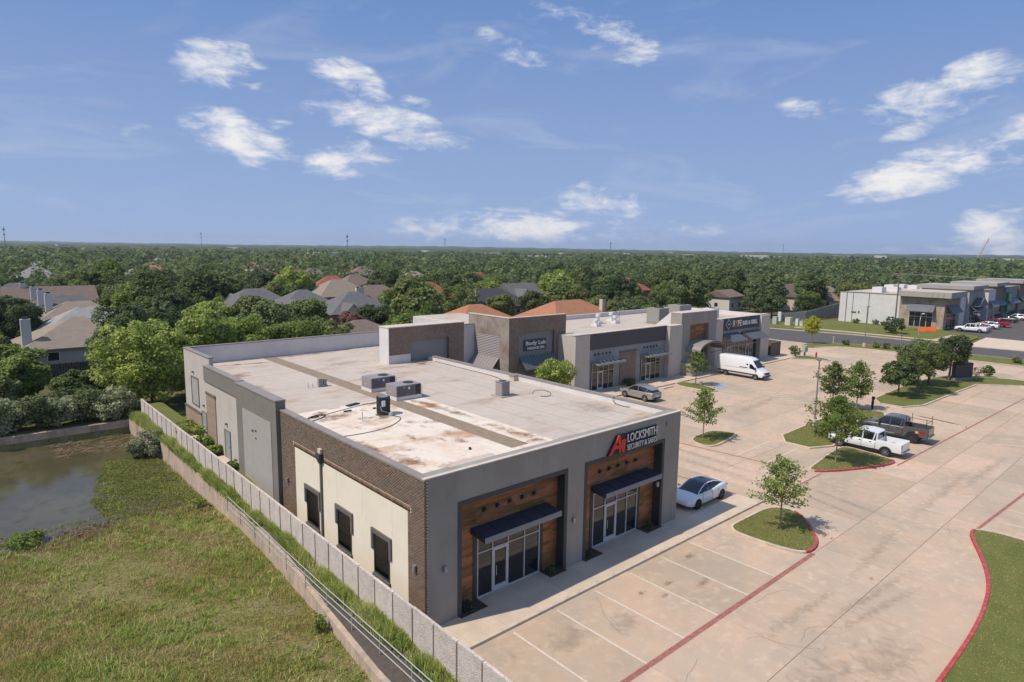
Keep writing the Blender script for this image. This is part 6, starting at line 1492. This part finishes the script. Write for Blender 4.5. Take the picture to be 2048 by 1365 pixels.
t = thing('mailbox_unit', 'grey cluster mailbox on a post beside the hydrant island', 'mailbox', (104.4, 45.8, .11)); ORG[t.name] = Vector((0, 0, 0))
MB().box(-.12, .12, -.12, .12, 0, .75).build('post', 'galvanised', t); MB().box(-.55, .55, -.25, .25, .75, 1.75).build('cabinet', 'utility_green', t, bevel=.02)
for k, (x, y, w_, h_, m_, lb) in enumerate(((147.1, 72.0, 1.0, 1.7, 'utility_green', 'pale green utility cabinet, leftmost of the group by the road'), (147.3, 68.9, 1.25, 1.75, 'utility_beige', 'large beige utility cabinet in the group by the road'), (148.2, 67.3, .6, 1.5, 'white_metal', 'slim white utility cabinet in the group by the road'), (147.8, 66.0, .8, 1.1, 'utility_beige', 'low beige utility cabinet, rightmost of the group by the road'))):
    one('utility_cabinet', lb, 'cabinet', MB().box(-w_/2, w_/2, -w_/2, w_/2, 0, h_).box(-w_/2-.05, w_/2+.05, -w_/2-.05, w_/2+.05, h_, h_+.07), m_, (x, y, .05), 'utility cabinets by the road', bevel=.02)
for k, (x, y) in enumerate(((160.4, 45.2), (162.3, 44.0))):
    t = MB(); t.hexa([(-.9, -.3, 0), (.9, -.3, 0), (.9, .3, 0), (-.9, .3, 0), (-.9, -.09, 1.0), (.9, -.09, 1.0), (.9, .09, 1.0), (-.9, .09, 1.0)])
    one('traffic_barrier', ['orange plastic traffic barrier, left of the two', 'orange plastic traffic barrier, right of the two'][k], 'barrier', t, 'barrier_orange', (x, y, .06), 'orange barriers outside the distant shops', rz=R(-58), bevel=.04)
t = MB(); t.cyl((0, 0), .1, 0, 1.3, 10).cyl((.1, 0), .17, 1.15, 1.45, 12).box(-.12, .12, -.1, .1, .35, 1.0)
one('utility_post', 'slim dark post with black round head beside the path between the lawns', 'post', t, 'black_plastic', (74.6, 25.0, 0), smooth=40)
t = MB(); t.cyl((0, 0), .08, 0, 1.0, 10).cyl((0, 0), .14, 1.0, 1.15, 10)
one('marker_post', 'short pale marker post beside the yellowish tree by the road', 'post', t, 'utility_beige', (125.6, 49.9, .05), smooth=40)
t = thing('sign_wall', 'dark low monument sign among the far median shrubs', 'sign', (102.2, 23.6, .1), R(-25)); ORG[t.name] = Vector((0, 0, 0))
MB().box(-1.5, 1.5, -.3, .3, 0, 2.3).build('panel', 'charcoal', t); MB().box(-1.7, 1.7, -.4, .4, 0, .35).build('plinth', 'block_grey', t)
t = thing('bike_rack', 'pale steel bench frame outside the massage shop', 'bench', (49.2, 50.8, .1)); ORG[t.name] = Vector((0, 0, 0))
MB().box(-1.2, 1.2, -.25, .25, .42, .48).build('seat', 'alu', t)
for x in (-1.1, 1.1):
    for y in (-.2, .2): MB().tube([(x, y, 0), (x, y, .44)], .025, 6).build('leg', 'alu', t)

# ================================================================== planting
def place(root, label, cat, x, y, z=0.0, rz=0.0, s=1.0, group=None):
    root.location = (x, y, z); root.rotation_euler = (0, 0, rz); root.scale = (s, s, s)
    return tag(root, label, cat, group)
def young_tree(label, x, y, h, rx, seed, nl=1100, leaf=.20, m='leaf_young', cone=1.0, trunk=.06, z=.1, clear=.28):
    """slim nursery tree: leaves cluster along many thin upswept branches"""
    rng = np.random.default_rng(seed)
    root = bpy.data.objects.new('young_tree', None); COL.objects.link(root); root.empty_display_size = .3
    tm = MB(); tm.tube([(0, 0, -.15), (.02, .01, h*.4), (-.02, .02, h*.97)], [trunk, trunk*.75, trunk*.15], 7)
    P, Nn = [], []
    nbr = 34
    for i in range(nbr):
        t = (i+.5)/nbr; z0 = h*(clear + (.95-clear)*t)
        prof = (math.sin(math.pi*(.16+.84*t)**.8) if cone == 0 else (1-t)**.75*cone + .22)
        ln = rx*prof*rng.uniform(.7, 1.2); a = i*2.399 + rng.uniform(-.4, .4); rise = rng.uniform(.25, .65)*ln
        s = Vector((0, 0, z0)); e = s + Vector((math.cos(a)*ln, math.sin(a)*ln, rise))
        tm.tube([s, s.lerp(e, .5) + Vector((0, 0, -.06*ln)), e], [trunk*.35*(1-.6*t), trunk*.22*(1-.6*t), .006], 5)
        k = int(nl/nbr*(.5+prof*.8)); u = rng.uniform(.25, 1.08, k)
        c = np.array(s)[None]*(1-u)[:, None] + np.array(e)[None]*u[:, None] + rng.normal(size=(k, 3))*np.array([.13, .13, .11])*rx*.75
        P.append(c); Nn.append(rng.normal(size=(k, 3)) + np.array([math.cos(a)*.4, math.sin(a)*.4, .9]))
    P, Nn = np.concatenate(P), np.concatenate(Nn)
    v, f = leaf_faces(P, Nn, leaf*rng.uniform(.6, 1.35, len(P)), rng)
    np_obj('crown', v, f, m, root)
    link(bpy.data.objects.new('trunk', tm.mesh('trunk', 'bark_pale', 50)), root)
    return place(root, label, 'tree', x, y, z)
young_tree('young open-crowned tree on the curved island with red kerb', 37.2, 17.0, 4.5, 1.45, 1, 3000, .125)
young_tree('bright green young tree on the triangular lawn hiding the white pickup', 52.75, 20.0, 5.6, 2.0, 2, 5600, .15, 'leaf_bright', cone=0, clear=.30)
young_tree('young tree on the small island at the end of the middle stalls', 50.2, 30.5, 4.6, 1.35, 3, 2700, .135)
young_tree('slim pale green tree on the island before the shopfront canopies', 70.5, 44.3, 4.3, 1.35, 4, 2000, .16, 'leaf_young')
young_tree('upright green tree on the lawn left of the lamp post pair', 72.6, 28.4, 5.0, 1.7, 5, 3600, .165, 'leaf_oak', cone=0, clear=.2)
young_tree('taller upright green tree right of its slim neighbour on the lawn median', 73.2, 26.1, 5.4, 1.7, 6, 3600, .165, 'leaf_bright', cone=0, clear=.2)
young_tree('yellow-green young tree on the lawn strip by the road', 120.9, 51.9, 5.2, 1.7, 7, 2600, .2, 'leaf_yellow', cone=0, clear=.3)
def bush(label, x, y, h, rx, seed, m='leaf_oak', nl=700, leaf=.2, z=.08, name='shrub', cat='shrub', group=None):
    pos, nrm, sz, rng = crown_leaves(rx, rx*.9, h*.52, h*.5, 26, nl, leaf, seed, .42, -.9)
    root = bpy.data.objects.new(name, None); COL.objects.link(root)
    v, f = leaf_faces(pos, nrm, sz, rng); np_obj('foliage', v, f, m, root)
    tm = MB()
    for k in range(5): tm.tube([(0, 0, -.1), (math.cos(k*1.3)*rx*.3, math.sin(k*1.3)*rx*.3, h*.4), (math.cos(k*1.3)*rx*.55, math.sin(k*1.3)*rx*.55, h*.7)], [.03, .02, .008], 5)
    link(bpy.data.objects.new('stem', tm.mesh('stem', 'bark')), root)
    return place(root, label, cat, x, y, z, 0, 1, group)
for i, (x, y, h, rx, m, lb) in enumerate(((83.8, 25.4, 4.3, 1.9, 'leaf_dark', 'round dark tree at the near end of the far median'), (88.2, 24.7, 6.2, 2.5, 'leaf_oak', 'tall dark tree second along the far median'), (94.5, 25.3, 6.0, 2.5, 'leaf_oak', 'dark tree third along the far median'), (100.4, 24.6, 6.6, 2.3, 'leaf_dark', 'tall dark tree beside the monument sign'), (92.0, 27.0, 5.0, 2.0, 'leaf_olive', 'smaller olive tree behind the far median row'))):
    t = make_tree('median_tree', h, rx, h*.38, 60, 6000, .20, 40+i, m, blob=.30, low=-.85)
    place(t, lb, 'tree', x, y, .08)
place(make_tree('ornamental_tree', 4.9, 2.2, 1.9, 46, 5200, .19, 61, 'leaf_bright', blob=.36), 'round bright green tree in front of the massage shop', 'tree', 50.3, 49.5, .0)
bpy.context.view_layer.update()
bush('dense dark shrub before the distant tan brick corner', 151.3, 47.8, 3.9, 2.0, 71, 'leaf_dark', 1300, .3)
bush('green shrub by the bin enclosure', 103.4, 46.9, 1.8, 1.0, 72, 'leaf_oak', 500, .22)
bush('green shrub right of the monument sign', 108.2, 22.0, 1.7, .9, 73, 'leaf_oak', 500, .22)
bush('reddish bare shrub left of the green shrub at the median end', 106.4, 22.9, 1.5, .7, 74, 'leaf_red', 220, .14)
for i, (x, y) in enumerate(((123.9, 47.0), (124.8, 42.2), (124.9, 40.6), (125.2, 38.8), (125.3, 36.9), (125.6, 34.9), (125.4, 19.5), (125.6, 22.0))):
    bush('low dark shrub in the strip along the road, %s in the row' % ORD[i], x, y, 1.0, .8, 80+i, 'leaf_olive', 300, .22, group='low shrubs along the road')
for i, (x, y, h, rx, lb) in enumerate(((14.1, 56.0, 1.2, 1.0, 'rounded green shrub beside the brick wainscot behind the fence'), (14.2, 50.8, 1.0, .7, 'low green shrub below the brick pilaster'), (14.25, 52.4, 1.5, .6, 'upright green shrub beside the rear service door'), (14.15, 48.9, .8, .6, 'small green shrub left of the near service door'), (14.1, 44.9, .6, .5, 'small green plant right of the near service door landing'))):
    bush(lb, x, y, h, rx, 90+i, 'leaf_bright', 600, .15, z=1.38)
for i, (x, y, lb) in enumerate(((17.1, 22.15, 'small dark plant in the bed left of the near door'), (22.6, 22.15, 'small plant with pale flowers in the bed right of the near door'), (25.4, 22.15, 'wispy grey plant in the bed left of the locksmith door'), (31.0, 22.15, 'low dark green plant in the bed right of the locksmith door'))):
    bush(lb, x, y, .35, .38, 100+i, 'leaf_dark', 160, .10, z=.11)
bush('low green hedge plant below the brick panel of the second shop row', 63.6, 49.2, .8, .9, 105, 'leaf_oak', 300, .2, z=.1)
for i, (x, y) in enumerate(((168, 57), (167.2, 54.8), (166.9, 61))):
    bush('low green shrub at the foot of the distant white flank, %s of three' % ORD[i], x-1.2, y, 1.1, .9, 110+i, 'leaf_oak', 260, .25, group='shrubs below the distant white flank')
# pond edge plants
bush('clump of pale reeds against the retaining wall by the pond', 11.9, 60.3, 2.1, 1.5, 120, 'leaf_reed', 3000, .16, z=-1.2, name='reed_clump', cat='reeds')
bush('bright grass tussock at the left edge of the pond shore', 2.6, 46.6, 0.8, 1.2, 121, 'leaf_bright', 1600, .12, z=-1.3, name='grass_tussock', cat='grass')
bush('leafy weed growing from the retaining wall', 11.45, 25.6, .9, .35, 122, 'leaf_bright', 200, .12, z=-.35, name='weed', cat='weed')
bush('small leafy weed at the foot of the retaining wall', 12.1, 45.8, .8, .5, 123, 'leaf_bright', 200, .14, z=-1.2, name='weed', cat='weed')
for i in range(12):
    bush('tall pale shrub along the pond wall thicket, %s from the left' % ORD[i], -2.5 + 1.35*i, 71.4 + .5*math.sin(i*1.7), 3.1 + .6*math.sin(i*2.3), 1.45, 130+i, 'leaf_reed' if i % 3 else 'leaf_olive', 2200, .20, z=-.1, group='thicket behind the pond wall', name='thicket_shrub')
for i in range(9):
    bush('shrub in the back row of the pond thicket, %s from the left' % ORD[i], -2 + 1.7*i, 74.6 + .7*math.sin(i*2.1), 2.6 + .5*math.sin(i*1.3), 1.6, 150+i, 'leaf_olive', 1800, .21, z=-.1, group='thicket behind the pond wall, second row', name='thicket_shrub')
# large trees round the pond and behind the shops
big = [('leafy bright green tree at the back corner of the fence', 15.8, 74.8, 9.4, 4.9, 'leaf_bright', 201), ('low green tree left of the fence corner', 10.2, 79.0, 3.8, 2.6, 'leaf_oak', 202), ('dark green tree above the pond thicket', 15.4, 85.5, 10.2, 3.6, 'leaf_dark', 203),
       ('bright green tree behind the rear parapet, leftmost', 21.5, 77.5, 9.4, 4.4, 'leaf_bright', 204), ('bright green tree behind the rear parapet, second', 27.0, 80.0, 8.7, 4.5, 'leaf_bright', 205), ('bright green tree behind the rear parapet, third', 33.0, 79.0, 8.0, 4.3, 'leaf_bright', 206),
       ('green tree behind the rear parapet, fourth', 38.5, 81.0, 7.2, 4.0, 'leaf_oak', 207), ('bushy low green tree at the left edge above the pond', 5.4, 84.5, 5.0, 3.2, 'leaf_bright', 208), ('second low green tree at the left edge above the pond', 2.0, 79.0, 4.4, 3.0, 'leaf_olive', 209),
       ('dark broad tree at the left edge beside the house row', 8.6, 129, 8.6, 4.4, 'leaf_dark', 210), ('olive tree at the far left edge', 3.5, 119, 5.6, 3.6, 'leaf_oak', 211), ('dark tree behind the bright trees', 20.5, 90, 9.4, 4.4, 'leaf_dark', 212),
       ('olive tree behind the bright trees', 29, 93, 7.8, 4.2, 'leaf_olive', 213), ('green tree left of the low brown roof', 42.5, 94.5, 5.6, 3.6, 'leaf_oak', 214), ('reddish-leaved tree beside the grey-shingled houses', 56, 108, 5.2, 2.6, 'leaf_red', 215), ('dark tree in front of the grey-shingled house', 62, 110, 6.0, 3.6, 'leaf_dark', 216),
       ('dark green tree left of the brick corner tower', 66, 101, 7.4, 4.2, 'leaf_dark', 217), ('tall dark tree behind the orange roof', 84, 112, 9.6, 4.4, 'leaf_oak', 218), ('dark tree between the two orange roofs', 88, 103, 8.0, 3.0, 'leaf_oak', 219), ('bright green tree left of the corner tower', 60, 92, 7.4, 3.6, 'leaf_bright', 220)]
for lb, x, y, h, rx, m, sd in big:
    t = make_tree('tree', h, rx, h*.46, 120, 17000, .27, sd, m, blob=.26, low=-1.0, base=.2, cz=h*.52)
    place(t, lb, 'tree', x, y, -.05, rnd.uniform(0, 6))
print('trees big done')

# ------------------------------------------------------------------ wooded neighbourhood: nearest 280 trees singly, the rest as one mass
AZ0 = math.atan2(CF.x, CF.y)
def blocked(x, y):
    d = math.hypot(x, y)
    if y < 69 and x < 140: return True
    if x < 46 and y < 96: return True
    if y < 74 and x > 40 and x < 300: return True
    if 40 <= x < 120 and y < 76: return True
    if x > 118 and x < 145 and y < 140: return True
    if x > 150 and x < 166 and y < 80: return True
    if x > 260 and y < 74 and d < 420: return True
    if x > 180 and y < 40: return d < 420
    return False
def near_house(x, y, r, h=9):
    for hx, hy, hr in HOUSES:
        d = math.hypot(x-hx, y-hy)
        if d < hr + r*.35: return True
        # keep a clear view on to the house from the camera side
        l = math.hypot(hx, hy); t = (x*hx + y*hy)/l
        if 0 < l - t < hr + (26 if l < 230 else 34) and abs(x*hy - y*hx)/l < hr*.8 and (l < 230 or (l < 480 and (l-t) < 30 and h > 6.2)): return True
    return False
spots = []
rs = random.Random(21)
d = 78.0
while d < 1250:
    sp = 7.2 if d < 260 else (9.0 if d < 480 else 13.0)
    da = sp/d
    a = -R(45)
    while a < R(45):
        aa = AZ0 + a + rs.uniform(-.45, .45)*da; dd = d + rs.uniform(-.5, .5)*sp
        x, y = math.sin(aa)*dd, math.cos(aa)*dd
        h = (rs.uniform(4.6, 8.6) if rs.random() < .84 else rs.uniform(8.6, 12.0))*(1.0 if d < 300 else 1.1); r = h*rs.uniform(.42, .58)
        if d > 240 and math.sin(x*.021+1.3)*math.sin(y*.017+.4) > .80: a += da; continue
        if not blocked(x, y) and not near_house(x, y, r, h) and rs.random() < (.90 if d > 150 else .8):
            if all((x-q[1])**2 + (y-q[2])**2 > 9 for q in big): spots.append((dd, x, y, h, r))
        a += da
    d += sp*.95
spots.sort()
protos = {}
kinds = [('leaf_oak', 'mid green'), ('leaf_dark', 'dark green'), ('leaf_olive', 'olive green'), ('leaf_bright', 'bright green')]
for k, (m, w_) in enumerate(kinds):
    for v in range(2):
        p = make_tree('oak_tree', 9.0, 4.5, 3.7, 70, 5200, .46, 300+10*k+v, m, blob=.31, low=-.85, base=.25)
        protos[(k, v)] = p
used, NB = set(), []
LM = [(14.5, 111.5, 'the tan house with pale chimney'), (18, 126, 'the mottled pale roof'), (18.5, 152, 'the chimneyed left house row'), (19, 190, 'the back of the left house row'), (56.5, 157, 'the left grey-shingled house'), (62.3, 143, 'the middle grey-shingled house'), (69, 131.5, 'the right grey-shingled house'),
      (47.5, 88.5, 'the low brown roof by the parapet'), (76.5, 97, 'the orange roof near the corner tower'), (97, 92, 'the wide orange-brown roof'), (103.5, 126, 'the charcoal hip roof'), (86, 152, 'the brown roof left of the charcoal one'), (106, 158, 'the reddish roof behind the charcoal one'), (132, 146, 'the grey gabled house'),
      (88, 177, 'the stepped tan roof'), (192, 87.5, 'the yellowish gabled house'), (206, 80, 'the low roof beside the yellowish house'), (173, 101, 'the small pale house behind the bar'), (226, 92, 'the tan roof over the white flank'), (99, 62, 'the end of the second shop row'), (160, 76, 'the grey block wall')]
for i, (dd, x, y, h, r) in enumerate(spots[:285]):
    k = rs.choices((0, 1, 2, 3), (5, 4, 3, 1.4))[0]; v = rs.randint(0, 1)
    p = protos[(k, v)]
    if (k, v) in used: p = copy_tree(p)
    used.add((k, v))
    p.location = (x, y, -.08); p.rotation_euler = (0, 0, rs.uniform(0, 6.28)); p.scale = (r/4.5, r/4.5, h/9.0)
    tag(p, 'x', 'tree', 'trees of the wooded neighbourhood'); NB.append((p, x, y, dd, kinds[k][1]))
lab = {}
for (p, x, y, dd, w_) in sorted(NB, key=lambda q: q[3]):
    lx, ly, nm = min(LM, key=lambda q: (q[0]-x)**2 + (q[1]-y)**2)
    side = ((x-lx)*CR.x + (y-ly)*CR.y); dep = (x-lx)*CF.x + (y-ly)*CF.y
    rel = ('behind' if dep > 0 else 'in front of') if abs(dep) > abs(side) else ('right of' if side > 0 else 'left of')
    lab.setdefault((w_, rel, nm), []).append(p)
for (w_, rel, nm), ps in lab.items():
    for i, p in enumerate(ps):
        p['label'] = ('%s tree %s %s' % (w_, rel, nm)) if len(ps) == 1 else ('%s %s tree %s %s' % (ORD[min(i, 24)] + '-nearest' if i else 'nearest', w_, rel, nm))
for key, p in protos.items():
    if key not in used:
        for ch in list(p.children): bpy.data.objects.remove(ch)
        bpy.data.objects.remove(p)
V, Fc, off = [], [], 0
for (dd, x, y, h, r) in spots[285:]:
    nl = int(max(16, min(170, 24000/dd))); leaf = max(.9, min(4.2, dd*.0045))
    rng = NP
    e = rng.normal(size=(nl, 3)); e[:, 2] = np.abs(e[:, 2])*.9 - .25; e /= np.linalg.norm(e, axis=1, keepdims=True)
    lump = 1 + .2*np.sin(e[:, 0]*4+x) + .16*np.sin(e[:, 1]*5+y)
    pos = e*np.array([r, r, h*.48])*lump[:, None]*rng.uniform(.72, 1.05, nl)[:, None] + np.array([x, y, h*.52 - .1])
    z0 = float(terrain_z(x, y)); pos[:, 2] += z0
    v, f = leaf_faces(pos, e + rng.normal(size=(nl, 3))*.45 + np.array([0, 0, .3]), leaf*rng.uniform(.7, 1.3, nl), rng)
    V.append(v); Fc.append(f + off); off += len(v)
wd = np_obj('woodland', np.concatenate(V), np.concatenate(Fc), 'leaf_far')
tag(wd, 'wooded suburb stretching from the houses towards the horizon', 'woodland', kind='stuff')
print('woodland trees', len(spots), 'quads', sum(len(f) for f in Fc))
# far canopy to the horizon
rr_ = np.geomspace(1180, 6600, 60); aa_ = np.linspace(AZ0-R(60), AZ0+R(60), 260)
g_r, g_a = np.meshgrid(rr_, aa_, indexing='ij')
g_x, g_y = np.sin(g_a)*g_r, np.cos(g_a)*g_r
g_z = terrain_z(g_x, g_y) + 5.0 + NP.uniform(-3.0, 4.5, g_x.shape) + 3.0*np.sin(g_a*37+g_r/180) + 2.0*np.sin(g_a*91-g_r/90)
g_z[0] = -1
n1, n2 = g_x.shape
q = (np.arange(n1-1)[:, None]*n2 + np.arange(n2-1)[None, :]).ravel()
fc = np_obj('distant_woodland', np.stack([g_x.ravel(), g_y.ravel(), g_z.ravel()], 1), np.stack([q, q+n2, q+n2+1, q+1], 1), 'far_canopy')
tag(fc, 'hazy belt of distant woods along the horizon', 'woodland', kind='stuff')
for i in range(24):
    aa = AZ0 + R(-39 + 80*(i+rs.uniform(.1, .9))/24.0); dd = rs.uniform(650, 2400); w_, h_ = rs.uniform(18, 55), rs.uniform(6, 10)
    x, y = math.sin(aa)*dd, math.cos(aa)*dd
    t = MB(); t.box(-w_/2, w_/2, -9, 9, 0, h_)
    one('distant_building', 'tiny pale building near the horizon, %s from the left' % ORD[i], 'building', t, rs.choice(('stucco_white', 'house_trim', 'stucco_beige', 'shingle_tan')), (x, y, float(terrain_z(x, y)) + 3.0), 'pale buildings near the horizon', rz=-aa + rs.uniform(-.5, .5))
for az, dd, h_, lb in ((-38.0, 1900, 52, 'thin lattice mast on the horizon at the far left'), (-25.6, 2600, 62, 'thin mast on the horizon left of the middle'), (-14.3, 1500, 46, 'dark antenna mast on the horizon above the grey-shingled houses'), (-6.0, 2300, 50, 'short pale mast near the middle of the horizon'), (8.5, 1800, 40, 'slim pale mast right of the middle of the horizon'), (22.5, 2400, 46, 'slim mast on the horizon right of the bar and grill'), (38.2, 1500, 60, 'tall thin mast at the right edge of the horizon')):
    aa = AZ0 + R(az); x, y = math.sin(aa)*dd, math.cos(aa)*dd
    t = MB(); t.tube([(0, 0, 0), (0, 0, h_)], [1.1, .5], 5).box(-2.2, 2.2, -.6, .6, h_*.82, h_*.9).box(-1.8, 1.8, -.5, .5, h_*.62, h_*.68)
    one('radio_mast', lb, 'mast', t, 'pole_grey', (x, y, float(terrain_z(x, y))))
aa = AZ0 + R(35.6); dd = 1500; x, y = math.sin(aa)*dd, math.cos(aa)*dd
t = thing('mobile_crane', 'yellow lattice crane boom rising above the horizon on the right', 'crane', (x, y, 0), -aa); ORG[t.name] = Vector((0, 0, 0))
MB().tube([(-4, 0, 5), (12, 0, 48)], .8, 4).build('boom', 'crane_paint', t); MB().box(-12, 2, -3, 3, 0, 7).build('chassis', 'crane_paint', t)
MB().tube([(12, 0, 48), (12, 0, 40)], .2, 4).build('hoist_line', 'pole_grey', t)

# ------------------------------------------------------------------ grass and weeds
rng = np.random.default_rng(5)
def scatter(n, x0, x1, y0, y1): return rng.uniform(x0, x1, n), rng.uniform(y0, y1, n)
# meadow in the basin: denser towards the camera
x, y = scatter(260000, -6, 12.9, 14, 47.5)
k = (x < wall_x(y) - .05) & (rng.random(len(x)) < np.clip(1.25 - (y-20)/42, .3, 1))
x, y = x[k], y[k]
patch = wob(x*.8, y*.8, 2.0) + .6*wob(x*2.6, y*2.6, .4)
k = rng.random(len(x)) < np.clip(.62 + .3*patch, .25, 1); x, y, patch = x[k], y[k], patch[k]
hh = (.07 + .10*rng.random(len(x)))*(1 + .45*np.clip(patch, -1, 1.4)) + np.clip((3.2-x)/6, 0, .5)*.35
p = np.stack([x, y, terrain_z(x, y) - .01], 1)
v, f = blades(p, hh, .022 + .026*rng.random(len(x)), rng, .9)
tx, ty = scatter(15000, -6, 12.7, 14, 46.5)
k = (tx < wall_x(ty) - .15) & (rng.random(len(tx)) < np.clip(.35 + .45*wob(tx*.6, ty*.6, 5.0) + .25*wob(tx*2.2, ty*2.2, 1.0), .04, 1)); tx, ty = tx[k], ty[k]
m_ = 11; ox, oy = np.repeat(tx, m_), np.repeat(ty, m_); sr = np.repeat(rng.uniform(.05, .17, len(tx)), m_)
ox += rng.normal(size=len(ox))*sr; oy += rng.normal(size=len(oy))*sr
tv_, tf_ = blades(np.stack([ox, oy, terrain_z(ox, oy) - .02], 1), np.repeat(rng.uniform(.13, .34, len(tx)), m_)*rng.uniform(.6, 1.2, len(ox)), .028 + .03*rng.random(len(ox)), rng, 1.1)
tag(np_obj('meadow_tussocks', tv_, tf_, 'grass_tall'), 'taller green tufts standing in the rough basin grass', 'grass', kind='stuff')
tag(np_obj('meadow_grass', v, f, 'grass_blade'), 'rough olive-brown grass covering the dry part of the pond basin', 'grass', kind='stuff')
print('meadow', len(f))
# tall weeds on the verge by the fence
y = rng.uniform(12, 69, 46000); t = rng.random(len(y))**.6
x0 = np.where(y < 37, np.maximum(wall_x(y) + .3, 12.55), wall_x(y) - .05)
x = x0 + (13.34-x0)*t
cl = wob(x*1.3, y*1.6, 4.0); k = rng.random(len(y)) < np.clip(.62 + .45*cl, .06, 1)
x, y, cl = x[k], y[k], cl[k]
p = np.stack([x, y, .17 + .3*(x-wall_x(y))/np.maximum(.1, 13.46-wall_x(y)) - .03], 1)
v, f = blades(p, (.28 + .42*rng.random(len(x)))*(1 + .3*cl)*np.interp(y, [12, 36, 69], [.75, 1.0, 1.25]), .03 + .03*rng.random(len(x)), rng, .8)
tag(np_obj('verge_grass', v, f, 'grass_tall'), 'tall bright weeds along the foot of the precast fence', 'grass', kind='stuff')
# floating weeds in the pond
x, y = scatter(60000, 0, 12.9, 45.5, 62)
poly = [(12.9, 45), (10.2, 45.6), (6.9, 47.4), (6.6, 51.5), (7.6, 56), (9.0, 60.5), (12.2, 61.2), (12.9, 57.5)]
k = in_poly(x, y, poly) & (x < wall_x(y) - .1)
n_ = wob(x*1.1, y*1.1, 1.0) + .7*wob(x*3, y*3, 2.0)
k &= rng.random(len(x)) < np.clip(.75 + .5*n_, .05, 1)
k2 = (y < 48.5) & (rng.random(len(x)) < np.clip(.15 + .35*n_, 0, .6)) & (x < 7.5)
k |= k2 & (x < 12)
x, y = x[k], y[k]
v, f = blades(np.stack([x, y, np.full(len(x), -1.23)], 1), .05 + .12*rng.random(len(x)), .05 + .06*rng.random(len(x)), rng, 2.2)
tag(np_obj('pond_weeds', v, f, 'pond_weed'), 'matted green water weeds spreading over the shallow pond', 'weeds', kind='stuff')
x, y = scatter(16000, -3, 12.6, 43.0, 47.4)
k = rng.random(len(x)) < np.clip(.30 + .5*wob(x*1.2, y*1.2, 7.0) - .14*np.abs(y-45.4-.5*np.sin(x*1.3)), 0, 1)
x, y = x[k], y[k]
v, f = blades(np.stack([x, y, np.maximum(terrain_z(x, y), -1.22)], 1), .08 + .2*rng.random(len(x)), .02 + .03*rng.random(len(x)), rng, 1.4)
tag(np_obj('shore_grass', v, f, 'dry_reed'), 'brown dying grass along the muddy pond shore', 'grass', kind='stuff')
# dry stems washed up at the back of the pond and on the shore
m = MB()
for i in range(520):
    if i < 340: x, y, z = rng.uniform(6.0, 12.6), rng.uniform(64.0, 68.6), -1.19 + rng.uniform(0, .12)
    else:
        x = rng.uniform(4.5, 12.4); y = 45.3 + .5*math.sin(x*1.3) + rng.normal()*.3 + max(0, (7-x))*.25; z = -1.12 + rng.uniform(0, .1)
    a = rng.normal()*.5 + .25; l = rng.uniform(.4, 1.3)
    dx, dy = math.cos(a)*l/2, math.sin(a)*l/2
    m.add([(x-dx, y-dy, z), (x+dx, y+dy, z + rng.uniform(-.02, .08)), (x+dx*.9, y+dy+.03, z+.03)], [(0, 1, 2)])
tag(np_obj('dry_stems', m.v, m.f, 'dry_reed'), 'dry brown reed stems washed up at the pond edges', 'reeds', kind='stuff')
# short lawn blades on the kerbed islands
X, Yv = [], []
for poly in ISLANDS[:5]:
    xs_ = [q[0] for q in poly]; ys_ = [q[1] for q in poly]
    ar = (max(xs_)-min(xs_))*(max(ys_)-min(ys_)); n = int(min(52000, ar*420))
    x, y = scatter(n, min(xs_), max(xs_), max(min(ys_), -2), max(ys_)); k = in_poly(x, y, poly); X.append(x[k]); Yv.append(y[k])
x, y = np.concatenate(X), np.concatenate(Yv)
k = rng.random(len(x)) < np.clip(.8 + .4*wob(x*1.4, y*1.4, 3.0), .2, 1); x, y = x[k], y[k]
v, f = blades(np.stack([x, y, np.full(len(x), .105)], 1), .03 + .035*rng.random(len(x)), .018 + .016*rng.random(len(x)), rng, 1.0)
tag(np_obj('lawn_grass', v, f, 'grass_blade'), 'short mown grass on the kerbed parking islands', 'grass', kind='stuff')

# ------------------------------------------------------------------ air
HAZE = 0.0001
if HAZE:
    hz = MB().box(-7400, 7400, -7400, 7400, -4.0, 95).mesh('haze', 'earth')
    hm = bpy.data.materials.new('haze'); hm.use_nodes = True
    nt = hm.node_tree; nt.nodes.clear()
    o = nt.nodes.new('ShaderNodeOutputMaterial'); pv = nt.nodes.new('ShaderNodeVolumePrincipled')
    pv.inputs['Color'].default_value = (.80, .87, 1.0, 1); pv.inputs['Density'].default_value = HAZE; pv.inputs['Anisotropy'].default_value = .2
    nt.links.new(pv.outputs[0], o.inputs['Volume'])
    hz.materials.clear(); hz.materials.append(hm)
    ho = bpy.data.objects.new('haze', hz); COL.objects.link(ho); ho['kind'] = 'stuff'; ho['label'] = 'thin pale haze over the whole place'
